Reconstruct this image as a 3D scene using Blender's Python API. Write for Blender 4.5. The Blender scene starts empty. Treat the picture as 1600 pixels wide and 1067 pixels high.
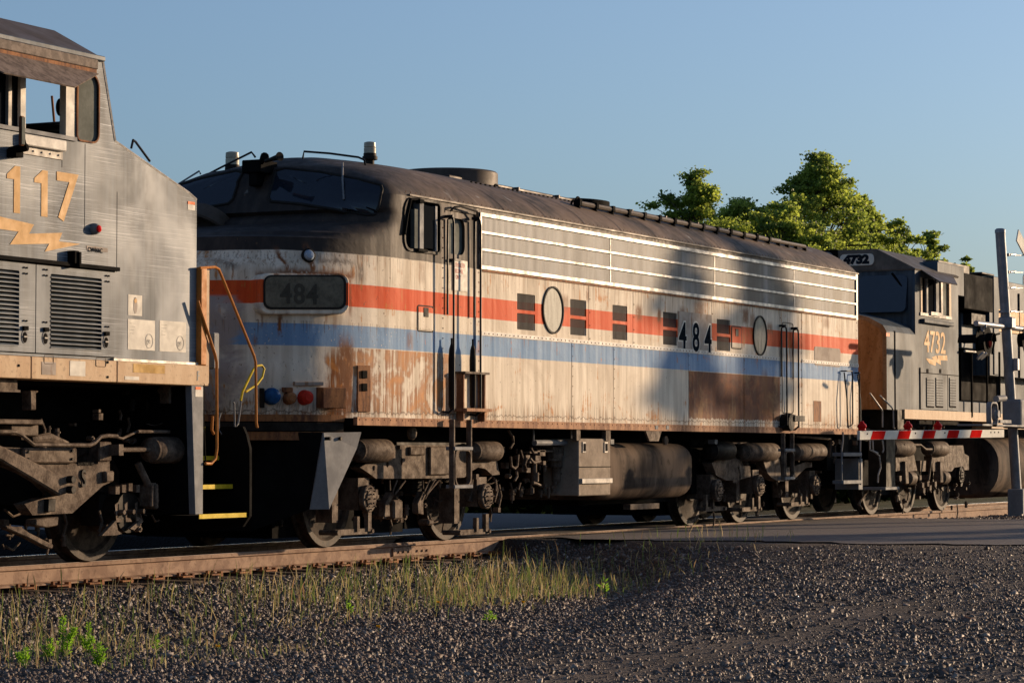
import bpy, math, random
import numpy as np
from mathutils import Vector, Matrix
random.seed(7); rng = np.random.default_rng(7)
scn = bpy.context.scene
COL = scn.collection

# ------------------------------------------------------------------ camera, sky, sun, exposure
FPX = 4240.0; W0, H0 = 1600.0, 1067.0
ALPHA = math.atan(2137.0 / FPX); PITCH = math.atan(175.5 / FPX)
CAM = Vector((0.0, -14.0, 1.0))
FWD = Vector((math.cos(ALPHA) * math.cos(PITCH), math.sin(ALPHA) * math.cos(PITCH), math.sin(PITCH)))
RGT = Vector((math.sin(ALPHA), -math.cos(ALPHA), 0.0))
UPV = RGT.cross(FWD).normalized()
cd = bpy.data.cameras.new('camera'); cam = bpy.data.objects.new('camera', cd); COL.objects.link(cam)
cd.sensor_fit = 'HORIZONTAL'; cd.sensor_width = 36.0; cd.lens = 36.0 * FPX / W0
cd.clip_start = 0.5; cd.clip_end = 6000
cam.matrix_world = Matrix((( RGT.x, UPV.x, -FWD.x, CAM.x), (RGT.y, UPV.y, -FWD.y, CAM.y), (RGT.z, UPV.z, -FWD.z, CAM.z), (0, 0, 0, 1)))
scn.camera = cam

SUN_EL = math.radians(9.0)
SUN_DIR = Vector((0.885 * math.cos(SUN_EL), -0.465 * math.cos(SUN_EL), math.sin(SUN_EL))).normalized()  # towards the sun
world = bpy.data.worlds.new('World'); scn.world = world; world.use_nodes = True
wn = world.node_tree; wn.nodes.clear()
sky = wn.nodes.new('ShaderNodeTexSky'); sky.sky_type = 'NISHITA'; sky.sun_disc = False
sky.sun_elevation = SUN_EL; sky.sun_rotation = math.atan2(SUN_DIR.x, SUN_DIR.y)
sky.altitude = 0; sky.air_density = 1.0; sky.dust_density = 1.6; sky.ozone_density = 5.0
bg = wn.nodes.new('ShaderNodeBackground'); bg.inputs['Strength'].default_value = 0.132
wo = wn.nodes.new('ShaderNodeOutputWorld')
hs = wn.nodes.new('ShaderNodeHueSaturation'); hs.inputs['Saturation'].default_value = 0.80; wn.links.new(sky.outputs[0], hs.inputs['Color'])
wn.links.new(hs.outputs[0], bg.inputs[0]); wn.links.new(bg.outputs[0], wo.inputs[0])
sd = bpy.data.lights.new('sun', 'SUN'); sd.energy = 5.0; sd.angle = math.radians(0.6); sd.color = (1.0, 0.72, 0.46)
sun = bpy.data.objects.new('sun', sd); COL.objects.link(sun)
sun.rotation_euler = SUN_DIR.to_track_quat('Z', 'Y').to_euler()
scn.view_settings.view_transform = 'Standard'; scn.view_settings.look = 'None'
scn.view_settings.gamma = 1.0; scn.view_settings.exposure = 0.35; scn.view_settings.use_curve_mapping = False

# ------------------------------------------------------------------ pixel -> place on a real plane
def ray(u, v): return (FWD * FPX + RGT * (u - 800.0) + UPV * (533.5 - v)).normalized()
def at(u, v, Y=0.0):
    d = ray(u, v); t = (Y - CAM.y) / d.y
    return CAM + d * t
def atg(u, v, z):
    d = ray(u, v); t = (z - CAM.z) / d.z
    return CAM + d * t
def XZ(u, v, Y=0.0):
    p = at(u, v, Y); return (p.x, p.z)

# ------------------------------------------------------------------ node material helpers
class NT:
    def __init__(s, name):
        s.m = bpy.data.materials.new(name); s.m.use_nodes = True
        s.t = s.m.node_tree; s.t.nodes.clear()
        s.out = s.n('ShaderNodeOutputMaterial'); s.b = s.n('ShaderNodeBsdfPrincipled')
        s.l(s.b.outputs[0], s.out.inputs[0])
        g = s.n('ShaderNodeNewGeometry'); s.pos = g.outputs['Position']
        sp = s.n('ShaderNodeSeparateXYZ'); s.l(s.pos, sp.inputs[0]); s.x, s.y, s.z = sp.outputs
        s.nrm = g.outputs['Normal']
    def n(s, k): return s.t.nodes.new(k)
    def l(s, a, b): s.t.links.new(a, b)
    def put(s, sock, v):
        if isinstance(v, bpy.types.NodeSocket): s.l(v, sock)
        elif isinstance(v, (tuple, list)): sock.default_value = (*v, 1.0) if len(v) == 3 and sock.type == 'RGBA' else v
        else: sock.default_value = v
    def math(s, op, a, b=None, clamp=False):
        n = s.n('ShaderNodeMath'); n.operation = op; n.use_clamp = clamp
        s.put(n.inputs[0], a)
        if b is not None: s.put(n.inputs[1], b)
        return n.outputs[0]
    def mul(s, *a):
        r = a[0]
        for k in a[1:]: r = s.math('MULTIPLY', r, k)
        return r
    def step(s, v, a, b, lo=0.0, hi=1.0):
        n = s.n('ShaderNodeMapRange'); n.interpolation_type = 'SMOOTHSTEP'
        s.put(n.inputs['Value'], v); n.inputs['From Min'].default_value = a; n.inputs['From Max'].default_value = b
        n.inputs['To Min'].default_value = lo; n.inputs['To Max'].default_value = hi
        return n.outputs[0]
    def lin(s, v, a, b, lo=0.0, hi=1.0):
        n = s.n('ShaderNodeMapRange'); s.put(n.inputs['Value'], v); n.inputs['From Min'].default_value = a
        n.inputs['From Max'].default_value = b; n.inputs['To Min'].default_value = lo; n.inputs['To Max'].default_value = hi
        return n.outputs[0]
    def band(s, v, a, b, soft=0.01):
        return s.mul(s.step(v, a - soft, a + soft), s.step(v, b - soft, b + soft, 1.0, 0.0))
    def noise(s, scale=(1, 1, 1), det=4.0, rough=0.55, dist=0.0, off=(0, 0, 0)):
        mp = s.n('ShaderNodeMapping'); s.l(s.pos, mp.inputs[0]); mp.inputs['Scale'].default_value = scale; mp.inputs['Location'].default_value = off
        n = s.n('ShaderNodeTexNoise'); s.l(mp.outputs[0], n.inputs['Vector']); n.inputs['Scale'].default_value = 1.0
        n.inputs['Detail'].default_value = det; n.inputs['Roughness'].default_value = rough; n.inputs['Distortion'].default_value = dist
        return n.outputs[0]
    def voro(s, scale=(1, 1, 1), feature='F1'):
        mp = s.n('ShaderNodeMapping'); s.l(s.pos, mp.inputs[0]); mp.inputs['Scale'].default_value = scale
        n = s.n('ShaderNodeTexVoronoi'); s.l(mp.outputs[0], n.inputs['Vector']); n.inputs['Scale'].default_value = 1.0; n.feature = feature
        return n.outputs['Distance'], n.outputs['Color'] if 'Color' in n.outputs else None
    def mix(s, f, a, b):
        n = s.n('ShaderNodeMix'); n.data_type = 'RGBA'
        s.put(n.inputs[0], f); s.put(n.inputs[6], a); s.put(n.inputs[7], b); return n.outputs[2]
    def bump(s, h, strength=0.3, dist=0.01):
        n = s.n('ShaderNodeBump'); s.put(n.inputs['Height'], h); n.inputs['Strength'].default_value = strength; n.inputs['Distance'].default_value = dist
        s.l(n.outputs[0], s.b.inputs['Normal'])
    def fin(s, col=None, rough=None, metal=None, spec=None):
        if col is not None: s.put(s.b.inputs['Base Color'], col)
        if rough is not None: s.put(s.b.inputs['Roughness'], rough)
        if metal is not None: s.put(s.b.inputs['Metallic'], metal)
        if spec is not None: s.put(s.b.inputs['Specular IOR Level'], spec)
        return s.m

def plain(name, c, rough=0.6, metal=0.0, var=0.35, sc=6.0, dirt=None, bump=0.0, spec=0.06):
    t = NT(name); n1 = t.noise((sc, sc, sc), 5); n2 = t.noise((sc * 6, sc * 6, sc * 5.0), 4, .65, off=(3, 1, 7))
    f = t.math('ADD', t.mul(n1, 0.6), t.mul(n2, 0.4)); k = t.step(f, 0.35, 0.66)
    d = dirt if dirt else tuple(x * (1 - var) for x in c)
    col = t.mix(k, d, c)
    if bump: t.bump(f, bump, 0.01)
    return t.fin(col, t.lin(n1, 0.3, 0.7, min(1, rough + .12), max(0.03, rough - .1)), metal, spec)

# ------------------------------------------------------------------ mesh helpers
BASE = {}
def link(o, parent=None):
    COL.objects.link(o)
    if parent is not None: o.parent = parent; BASE[o.name] = BASE[parent.name]
    else: BASE[o.name] = Vector((0, 0, 0))
    return o
def thing(name, loc, label, cat, group=None, kind=None):
    o = bpy.data.objects.new(name, None); COL.objects.link(o); o.location = loc; o.empty_display_size = 0.2
    BASE[o.name] = Vector(loc); tag(o, label, cat, group, kind); return o
def tag(o, label=None, cat=None, group=None, kind=None):
    if label: o['label'] = label
    if cat: o['category'] = cat
    if group: o['group'] = group
    if kind: o['kind'] = kind
    return o

class MB:
    def __init__(s): s.v = []; s.f = []
    def add(s, vs, fs):
        k = len(s.v); s.v.extend([tuple(p) for p in vs]); s.f.extend([tuple(i + k for i in f) for f in fs]); return s
    def box(s, x0, x1, y0, y1, z0, z1):
        x0, x1 = min(x0, x1), max(x0, x1); y0, y1 = min(y0, y1), max(y0, y1); z0, z1 = min(z0, z1), max(z0, z1)
        v = [(x, y, z) for z in (z0, z1) for y in (y0, y1) for x in (x0, x1)]
        return s.add(v, [(0, 2, 3, 1), (4, 5, 7, 6), (0, 1, 5, 4), (2, 6, 7, 3), (0, 4, 6, 2), (1, 3, 7, 5)])
    def prism(s, poly, y0, y1):
        """poly in XZ, extruded in Y"""
        a = sum(poly[i][0] * poly[(i + 1) % len(poly)][1] - poly[(i + 1) % len(poly)][0] * poly[i][1] for i in range(len(poly)))
        if a < 0: poly = poly[::-1]
        n = len(poly); y0, y1 = min(y0, y1), max(y0, y1)
        v = [(x, y0, z) for x, z in poly] + [(x, y1, z) for x, z in poly]
        f = [tuple(range(n)), tuple(range(2 * n - 1, n - 1, -1))] + [(i, i + n, (i + 1) % n + n, (i + 1) % n) for i in range(n)]
        return s.add(v, f)
    def prism_x(s, poly, x0, x1):
        """poly in YZ, extruded in X"""
        n = len(poly); a = sum(poly[i][0] * poly[(i + 1) % n][1] - poly[(i + 1) % n][0] * poly[i][1] for i in range(n))
        if a < 0: poly = poly[::-1]
        v = [(x0, y, z) for y, z in poly] + [(x1, y, z) for y, z in poly]
        f = [tuple(range(n - 1, -1, -1)), tuple(range(n, 2 * n))] + [(i, (i + 1) % n, (i + 1) % n + n, i + n) for i in range(n)]
        return s.add(v, f)
    def cyl(s, a, b, r, n=14, r2=None, cap=True):
        a = Vector(a); b = Vector(b); r2 = r if r2 is None else r2
        d = (b - a).normalized(); t = d.orthogonal().normalized(); w = d.cross(t)
        v = []
        for p, rr in ((a, r), (b, r2)):
            for i in range(n):
                an = 2 * math.pi * i / n; v.append(p + t * rr * math.cos(an) + w * rr * math.sin(an))
        f = [(i, (i + 1) % n, (i + 1) % n + n, i + n) for i in range(n)]
        if cap: f += [tuple(range(n - 1, -1, -1)), tuple(range(n, 2 * n))]
        return s.add(v, f)
    def tube(s, pts, r, n=7, rs=None):
        pts = [Vector(p) for p in pts]; m = len(pts); rings = []
        prev = None
        for i, p in enumerate(pts):
            d = (pts[min(i + 1, m - 1)] - pts[max(i - 1, 0)]).normalized()
            if prev is None: t = d.orthogonal().normalized()
            else:
                t = prev - d * prev.dot(d)
                t = t.normalized() if t.length > 1e-6 else d.orthogonal().normalized()
            prev = t; w = d.cross(t); rr = rs[i] if rs else r
            rings.append([p + t * rr * math.cos(2 * math.pi * k / n) + w * rr * math.sin(2 * math.pi * k / n) for k in range(n)])
        v = [q for R in rings for q in R]
        f = [(i * n + k, i * n + (k + 1) % n, (i + 1) * n + (k + 1) % n, (i + 1) * n + k) for i in range(m - 1) for k in range(n)]
        f += [tuple(range(n - 1, -1, -1)), tuple(range((m - 1) * n, m * n))]
        return s.add(v, f)
    def lathe(s, c, axis, prof, n=20):
        """prof: (radius, distance along axis)"""
        c = Vector(c); d = Vector(axis).normalized(); t = d.orthogonal().normalized(); w = d.cross(t)
        v = []; m = len(prof)
        for r, h in prof:
            for k in range(n):
                an = 2 * math.pi * k / n; v.append(c + d * h + (t * math.cos(an) + w * math.sin(an)) * r)
        f = [(i * n + k, i * n + (k + 1) % n, (i + 1) * n + (k + 1) % n, (i + 1) * n + k) for i in range(m - 1) for k in range(n)]
        f += [tuple(range(n - 1, -1, -1)), tuple(range((m - 1) * n, m * n))]
        return s.add(v, f)
    def ball(s, c, r, n=8, sc=(1, 1, 1)):
        prof = [(max(1e-4, math.sin(math.pi * i / n)), -math.cos(math.pi * i / n)) for i in range(n + 1)]
        k = len(s.v); s.lathe((0, 0, 0), (0, 0, 1), prof, n + 4)
        for i in range(k, len(s.v)):
            p = s.v[i]; s.v[i] = (c[0] + p[0] * r * sc[0], c[1] + p[1] * r * sc[1], c[2] + p[2] * r * sc[2])
        return s
    def build(s, name, mat, parent=None, smooth=False, bevel=0.0, kind=None, label=None, seg=1):
        off = BASE[parent.name] if parent is not None else Vector((0, 0, 0))
        me = bpy.data.meshes.new(name)
        me.from_pydata([(p[0] - off.x, p[1] - off.y, p[2] - off.z) for p in s.v], [], s.f); me.validate()
        return finish(me, name, mat, parent, smooth, bevel, kind, label, seg)
def finish(me, name, mat, parent=None, smooth=False, bevel=0.0, kind=None, label=None, seg=1):
    for m in (mat if isinstance(mat, (list, tuple)) else [mat]): me.materials.append(m)
    if smooth:
        me.polygons.foreach_set('use_smooth', [True] * len(me.polygons))
        me.set_sharp_from_angle(angle=math.radians(38 if smooth is True else smooth))
    o = bpy.data.objects.new(name, me); link(o, parent)
    if bevel:
        b = o.modifiers.new('bevel', 'BEVEL'); b.width = bevel; b.segments = seg; b.limit_method = 'ANGLE'; b.angle_limit = math.radians(40)
    if kind: o['kind'] = kind
    if label: o['label'] = label
    return o
def inst(o, dx=0, dy=0, dz=0):
    c = o.copy(); COL.objects.link(c); c.location = o.location + Vector((dx, dy, dz)); BASE[c.name] = BASE[o.name]; return c

def from_curve(make, name, mat, parent, M, thick, kind=None, label=None, bev=0.0):
    """mesh from a 2D curve; M maps local xy(+z thickness) to the world"""
    cu = make(); cu.extrude = thick / 2
    tmp = bpy.data.objects.new('tmp', cu); COL.objects.link(tmp)
    dg = bpy.context.evaluated_depsgraph_get(); me = bpy.data.meshes.new_from_object(tmp.evaluated_get(dg))
    bpy.data.objects.remove(tmp); bpy.data.curves.remove(cu)
    me.transform(M); off = BASE[parent.name] if parent is not None else Vector((0, 0, 0)); me.transform(Matrix.Translation(-off))
    me.name = name; me.materials.clear()
    return finish(me, name, mat, parent, False, bev, kind, label)
def frame(o, ex, ey):
    ex = Vector(ex).normalized(); ey = Vector(ey); ey = (ey - ex * ey.dot(ex)).normalized(); ez = ex.cross(ey)
    return Matrix(((ex.x, ey.x, ez.x, o[0]), (ex.y, ey.y, ez.y, o[1]), (ex.z, ey.z, ez.z, o[2]), (0, 0, 0, 1)))
def plate(loops, y, thick, name, mat, parent, **k):
    """XZ loops (first outline, rest holes) -> plate whose outer face is at y, thickness going to +Y"""
    def mk():
        cu = bpy.data.curves.new('c', 'CURVE'); cu.dimensions = '2D'; cu.fill_mode = 'BOTH'
        for L in loops:
            sp = cu.splines.new('POLY'); sp.points.add(len(L) - 1)
            for q, (a, b) in zip(sp.points, L): q.co = (a, b, 0, 1)
            sp.use_cyclic_u = True
        return cu
    return from_curve(mk, name, mat, parent, frame((0, y + thick / 2, 0), (1, 0, 0), (0, 0, 1)), thick, **k)
def text(s, o, h, mat, parent, ex=(1, 0, 0), ez=(0, 0, 1), xs=1.0, sp=1.0, thick=0.004, bold=0.0, name='lettering', align='LEFT', label=None):
    def mk():
        cu = bpy.data.curves.new('t', 'FONT'); cu.body = s; cu.size = h / 0.69; cu.space_character = sp; cu.offset = bold; cu.align_x = align
        cu.resolution_u = 4; cu.space_line = 0.95
        return cu
    M = frame(o, ex, ez) @ Matrix.Diagonal((xs, 1, 1, 1))
    return from_curve(mk, name, mat, parent, M, thick, label=label)
def rrect(x0, x1, z0, z1, r, n=5, r4=None):
    """rounded rectangle loop"""
    rr = r4 or (r, r, r, r); P = []
    for (cx, cz, a0, q) in ((x1, z1, 0, rr[0]), (x0, z1, 90, rr[1]), (x0, z0, 180, rr[2]), (x1, z0, 270, rr[3])):
        q = max(q, 1e-4); ccx = cx + (q if cx == x0 else -q); ccz = cz + (q if cz == z0 else -q)
        for i in range(n + 1):
            a = math.radians(a0 + 90 * i / n); P.append((ccx + q * math.cos(a), ccz + q * math.sin(a)))
    return P
def ell(cx, cz, rx, rz, n=28): return [(cx + rx * math.cos(2 * math.pi * i / n), cz + rz * math.sin(2 * math.pi * i / n)) for i in range(n)]
def uvpoly(pts, Y): return [XZ(u, v, Y) for u, v in pts]
def crop(pts, u0, v0, k): return [(u0 + a / k, v0 + b / k) for a, b in pts]

# ------------------------------------------------------------------ materials
def paint_passenger():
    t = NT('weathered_striped_paint')
    x, z = t.x, t.z
    streak = t.noise((9, 9, 0.5), 5, 0.6); big = t.noise((0.9, 0.9, 1.1), 4, 0.6, 0.6); fine = t.noise((22, 22, 16), 4)
    blot = t.noise((2.2, 2.2, 3.0), 5, 0.6, 0.8, (5, 2, 1)); vs = t.noise((26, 26, 1.1), 4, 0.6, 0, (1, 9, 3))
    zz = t.math('ADD', z, t.mul(t.math('SUBTRACT', fine, 0.5), 0.006))
    white = t.mix(t.step(streak, 0.36, 0.62), (0.56, 0.48, 0.375), (0.72, 0.64, 0.52))
    white = t.mix(t.mul(t.step(big, 0.45, 0.68), 0.55), white, (0.45, 0.37, 0.28))
    white = t.mix(t.mul(t.step(vs, 0.58, 0.75), 0.30), white, (0.27, 0.22, 0.17))
    red = t.mix(t.step(streak, 0.34, 0.66), (0.55, 0.072, 0.02), (0.66, 0.10, 0.026))
    blue = t.mix(t.step(streak, 0.34, 0.66), (0.15, 0.26, 0.42), (0.21, 0.33, 0.49))
    red = t.mix(t.mul(t.step(vs, 0.58, 0.78), 0.3), red, (0.16, 0.05, 0.03))
    blue = t.mix(t.mul(t.step(vs, 0.58, 0.78), 0.4), blue, (0.10, 0.10, 0.10))
    blue = t.mix(t.mul(t.step(t.noise((40, 40, 40), 2), 0.66, 0.7), t.step(x, 26.5, 25)), blue, (0.5, 0.48, 0.44))
    c = white
    nose = t.step(x, 24.5, 24.0)
    # grey primer touch-up on the nose front
    prim = t.mul(nose, t.step(t.math('ADD', x, t.mul(t.math('SUBTRACT', blot, 0.5), 0.5)), 23.22, 23.08), t.band(z, 1.4, 2.60, 0.02))
    c = t.mix(t.band(zz, 2.52, 2.755, 0.004), c, red)
    c = t.mix(t.band(zz, 2.10, 2.325, 0.004), c, blue)
    c = t.mix(prim, c, (0.33, 0.28, 0.26))
    # brown primer panel and rust areas under the blue stripe
    low = t.step(zz, 2.10, 2.085)
    peel = t.math('ADD', z, t.mul(t.math('SUBTRACT', t.noise((14, 14, 4), 5, 0.7), 0.5), 0.16))
    pm = t.mul(low, t.band(x, PX0, PX1, 0.01), t.step(peel, 1.46, 1.475))
    rustc = t.mix(t.step(blot, 0.4, 0.65), (0.20, 0.065, 0.02), (0.46, 0.18, 0.04))
    prc = t.mix(t.step(blot, 0.42, 0.66), (0.14, 0.050, 0.030), (0.28, 0.095, 0.038))
    pn = t.noise((1.6, 1.6, 1.2), 5, .65, .9, (9, 4, 3)); prc = t.mix(t.mul(t.step(t.math('ADD', t.mul(pn, .7), t.mul(vs, .3)), .47, .60), .8), prc, (0.36, 0.20, 0.09)); prc = t.mix(t.mul(t.step(vs, .56, .68), .5), prc, (0.09, 0.035, 0.022))
    c = t.mix(pm, c, prc)
    oc = t.mul(low, t.band(x, 24.0, 26.35, 0.2), t.step(peel, 1.40, 1.45))
    c = t.mix(t.mul(oc, t.step(t.math('ADD', t.mul(vs, 0.5), t.mul(blot, 0.5)), 0.44, 0.52), 0.85), c, rustc)
    nr = t.mul(t.step(z, 2.1, 1.95), t.band(t.math('ADD', x, t.mul(t.math('SUBTRACT', blot, 0.5), 0.3)), 23.95, 24.25, 0.05), t.step(vs, 0.38, 0.5))
    c = t.mix(nr, c, rustc)
    # streaky rust everywhere, heavier low down and under the grille band
    w = t.math('ADD', t.mul(t.step(z, 1.9, 1.4), 0.045), t.mul(t.band(z, 2.6, 3.1, 0.25), 0.03))
    rs = t.step(t.math('ADD', t.math('ADD', t.mul(vs, 0.45), t.mul(blot, 0.55)), w), 0.575, 0.66)
    c = t.mix(t.mul(rs, 0.85, t.step(z, 3.2, 3.0)), c, rustc)
    # drips that start at the grille sill, the belt rail and the lower lip
    vn = t.noise((17, 17, 0.35), 4, 0.7, 0, (6, 1, 2)); vn2 = t.noise((48, 48, 1.2), 3, 0.6, 0, (2, 7, 2))
    d1_ = t.mul(t.step(z, 2.62, 3.05), t.step(z, 3.07, 3.06)); d2_ = t.mul(t.step(z, 1.72, 1.40), low); d3_ = t.mul(t.step(z, 2.15, 2.34), t.step(z, 2.36, 2.35))
    dr = t.math('MAXIMUM', t.math('MAXIMUM', t.mul(d1_, .7), t.mul(d2_, 1.1)), t.mul(d3_, .55))
    c = t.mix(t.mul(t.step(t.math('ADD', vn, t.mul(dr, 0.13)), 0.61, 0.74), t.step(dr, 0, .5), .5), c, (0.27, 0.13, 0.05))
    c = t.mix(t.mul(t.step(t.math('ADD', vn2, t.mul(dr, 0.12)), 0.62, 0.72), t.step(dr, 0, .3), .5), c, (0.10, 0.065, 0.045))
    dn = t.noise((30, 30, 30), 2, .5, 0, (4, 4, 4)); c = t.mix(t.mul(t.step(dn, .70, .73), .7), c, (0.10, 0.06, 0.04))
    # flaked lower lip
    c = t.mix(t.mul(t.band(peel, 1.425, 1.437, 0.004), 0.8), c, (0.10, 0.07, 0.05))
    # black top coat, dusty
    dust = t.step(t.math('ADD', t.mul(big, 0.5), t.mul(streak, 0.5)), 0.38, 0.64)
    blk = t.mix(t.mul(dust, t.lin(x, 24.6, 26.6, .28, 1.0)), (0.026, 0.021, 0.019), (0.13, 0.092, 0.065))
    sp = t.mul(t.step(t.noise((2.6, 2.6, 1.0), 4, 0.6, 0.4, (8, 8, 2)), 0.62, 0.7), t.step(z, 3.72, 3.8), t.step(z, 4.2, 4.0))
    blk = t.mix(t.mul(t.step(z, 3.72, 3.8), t.step(x, 25.3, 26.5), t.step(big, .35, .65), .55), blk, (0.20, 0.135, 0.09))
    blk = t.mix(t.mul(sp, 0.6), blk, (0.36, 0.34, 0.31))
    top = t.step(t.math('ADD', zz, t.mul(t.math('SUBTRACT', big, 0.5), 0.05)), 3.06, 3.075)
    cabz = t.step(x, 27.0, 26.98)
    far_ = t.math('SUBTRACT', 1.0, cabz)
    tm = t.math('MAXIMUM', t.mul(top, cabz), t.mul(far_, t.step(z, 3.71, 3.72)))
    c = t.mix(tm, c, blk)
    c = t.mix(t.mul(t.step(fine, 0.67, 0.72), 0.6), c, (0.12, 0.07, 0.04))
    wav = t.noise((2.6, 2.6, 1.5), 3, .5, .3, (1, 5, 2)); t.bump(t.math('ADD', t.math('ADD', t.mul(big, 1.0), t.mul(wav, .5)), t.mul(fine, 0.10)), 0.5, 0.03)
    return t.fin(c, t.lin(streak, 0.3, 0.7, 0.75, 0.55), 0.0, t.lin(tm, 0, 1, 0.06, 0.16))
PX0 = at(1076, 600).x; PX1 = at(1219, 600).x

def scratched(name, base, light, amt=0.55, spec=0.12, rough=0.5, sheen=None):
    t = NT(name)
    def lines(rot, sc, off, dist, det=6):
        mp = t.n('ShaderNodeMapping'); t.l(t.pos, mp.inputs[0]); mp.inputs['Rotation'].default_value = (0, math.radians(rot), 0); mp.inputs['Location'].default_value = off
        mp.inputs['Scale'].default_value = sc
        n = t.n('ShaderNodeTexNoise'); t.l(mp.outputs[0], n.inputs['Vector']); n.inputs['Scale'].default_value = 1.0; n.inputs['Detail'].default_value = det; n.inputs['Roughness'].default_value = 0.7; n.inputs['Distortion'].default_value = dist
        return n.outputs[0]
    big = t.noise((1.1, 1.1, 0.8), 4, 0.6, 0.4); st = t.noise((9, 9, 0.45), 5, 0.6); st2 = t.noise((28, 28, 0.9), 3, 0.6)
    a1 = t.step(lines(7, (0.9, 0.9, 95), (0, 0, 0), 0.25), 0.52, 0.66); a2 = t.step(lines(13, (1.3, 1.3, 130), (3, 1, 5), 0.3), 0.56, 0.68); a3 = t.step(lines(28, (.7, .7, 60), (7, 2, 1), 0.5), 0.67, 0.72); a4 = t.step(lines(-20, (.7, .7, 60), (1, 8, 4), 0.5), 0.69, 0.73)
    m1 = t.step(t.noise((.8, .8, 1.4), 3, .5, 0, (2, 2, 2)), 0.40, 0.62)
    s = t.math('MAXIMUM', t.mul(t.math('MAXIMUM', a1, a2), m1), t.mul(t.math('MAXIMUM', a3, a4), .8)); s = t.mul(s, amt)
    c = t.mix(t.step(st, 0.35, 0.65), tuple(q * .55 for q in base), base)
    c = t.mix(t.mul(t.step(st2, .56, .7), .5), c, tuple(q * .4 for q in base))
    c = t.mix(t.mul(t.step(big, 0.4, 0.68), 0.5), c, tuple(min(1, q * 1.6) for q in base))
    if sheen:  # silvery sheen towards the front corner, painted into the colour
        c = t.mix(t.mul(t.step(t.x, sheen[0], sheen[1]), t.step(big, .38, .60), .26), c, light)
    c = t.mix(s, c, light)
    t.bump(t.math('ADD', big, t.mul(st, 0.3)), 0.12, 0.02)
    return t.fin(c, t.lin(big, 0.3, 0.7, rough + 0.1, rough - 0.06), 0.0, spec)

def rusty(name, c1, c2, sc=5.0, rough=0.75, vert=True):
    t = NT(name); n1 = t.noise((sc * 2, sc * 2, sc * (0.5 if vert else 2)), 5, 0.65, 0.5); n2 = t.noise((sc * 8, sc * 8, sc * 8), 4)
    c = t.mix(t.step(n1, 0.36, 0.62), c1, c2); c = t.mix(t.mul(t.step(n2, 0.55, 0.7), 0.5), c, tuple(q * 0.4 for q in c1))
    t.bump(n2, 0.3, 0.006); return t.fin(c, rough, 0.0, 0.12)

M = {}
M['paint'] = paint_passenger()
M['ge_body'] = scratched('scratched_dark_blue_grey_paint', (0.085, 0.108, 0.132), (0.46, 0.485, 0.51), 1.0, .12, .5, (19.3, 20.9))
M['rear_body'] = scratched('dusty_blue_grey_paint', (0.06, 0.08, 0.10), (0.13, 0.135, 0.135), 0.3, 0.06, 0.55)
M['rear_roof'] = plain('dusty_roof_paint', (0.13, 0.115, 0.10), 0.55, 0.1, 0.4, 3)
M['roofgrey'] = plain('sooty_roof_paint', (0.10, 0.08, 0.066), 0.5, 0.1, 0.35, 3)
M['tan'] = rusty('faded_tan_sill_paint', (0.42, 0.27, 0.15), (0.50, 0.35, 0.21), 3.0, 0.6)
M['orange'] = plain('orange_handrail_paint', (0.52, 0.20, 0.045), 0.5, 0, 0.3, 9)
M['yellow'] = plain('yellow_step_paint', (0.72, 0.52, 0.03), 0.5, 0, 0.35, 9)
M['rust_sill'] = rusty('rusty_sill_steel', (0.19, 0.085, 0.045), (0.40, 0.21, 0.11), 4.0)
M['boxgrey'] = plain('dusty_tan_box_paint', (0.33, 0.27, 0.21), 0.8, 0, 0.3, 6, bump=.3, spec=.04)
M['darklens'] = plain('unlit_red_lens', (0.05, 0.008, 0.008), 0.95, 0, 0.2, 5, spec=0)
M['rust'] = rusty('rust_brown_steel', (0.12, 0.05, 0.028), (0.30, 0.13, 0.05), 5.0)
M['railsteel'] = rusty('rusty_rail_steel', (0.20, 0.125, 0.088), (0.32, 0.215, 0.15), 2.5, 0.8, False)
M['ownrail'] = plain('dull_rail_head', (0.20, 0.16, 0.14), 0.4, 0.3, 0.3, 5)
M['polished'] = plain('polished_rail_head', (0.55, 0.56, 0.58), 0.28, 1.0, 0.2, 5)
M['truck'] = plain('dusty_brown_truck_casting', (0.175, 0.13, 0.095), 0.7, 0, 0.0, 9, dirt=(0.055, 0.038, 0.028), bump=0.7, spec=0.07)
M['truckdk'] = plain('oily_dark_steel', (0.028, 0.023, 0.019), 0.6, 0.1, 0.5, 8, bump=0.2)
M['wheel'] = rusty('dirty_wheel_steel', (0.025, 0.018, 0.014), (0.07, 0.05, 0.036), 6.0, 0.65, False)  # dirty steel darkened further for the shade behind the side frames
M['black'] = plain('sooty_black_paint', (0.007, 0.0065, 0.006), 0.9, 0, 0.4, 4)
M['blackrail'] = plain('black_handrail_paint', (0.02, 0.02, 0.022), 0.4, 0, 0.3, 9)
M['grey'] = plain('light_grey_metal', (0.42, 0.39, 0.35), 0.55, 0.1, 0.35, 7)
M['silver'] = plain('bright_aluminium_trim', (0.56, 0.52, 0.46), 0.45, 0.1, 0.6, 8, spec=.25)
def fin_mat():
    t = NT('stained_aluminium_fins'); st = t.noise((3.2, 3.2, 0.35), 5, 0.6, 0, (2, 0, 0)); f = t.noise((30, 30, 0.6), 3)
    rear_dark = t.mul(t.step(t.x, 31.5, 34.5), t.step(t.noise((0.9, 0.9, 0.3), 3, 0.5, 0, (4, 0, 0)), 0.42, 0.56))  # patchy darkening that grows towards the rear of the band
    c = t.mix(t.step(st, 0.35, 0.65), (0.125, 0.13, 0.135), (0.30, 0.305, 0.305)); c = t.mix(t.mul(t.step(f, 0.6, 0.75), 0.35), c, (0.42, 0.25, 0.12))
    c = t.mix(t.mul(rear_dark, 0.75), c, (0.075, 0.062, 0.05))
    return t.fin(c, 0.55, 0.0, 0.25)
M['fins'] = fin_mat()
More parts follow.
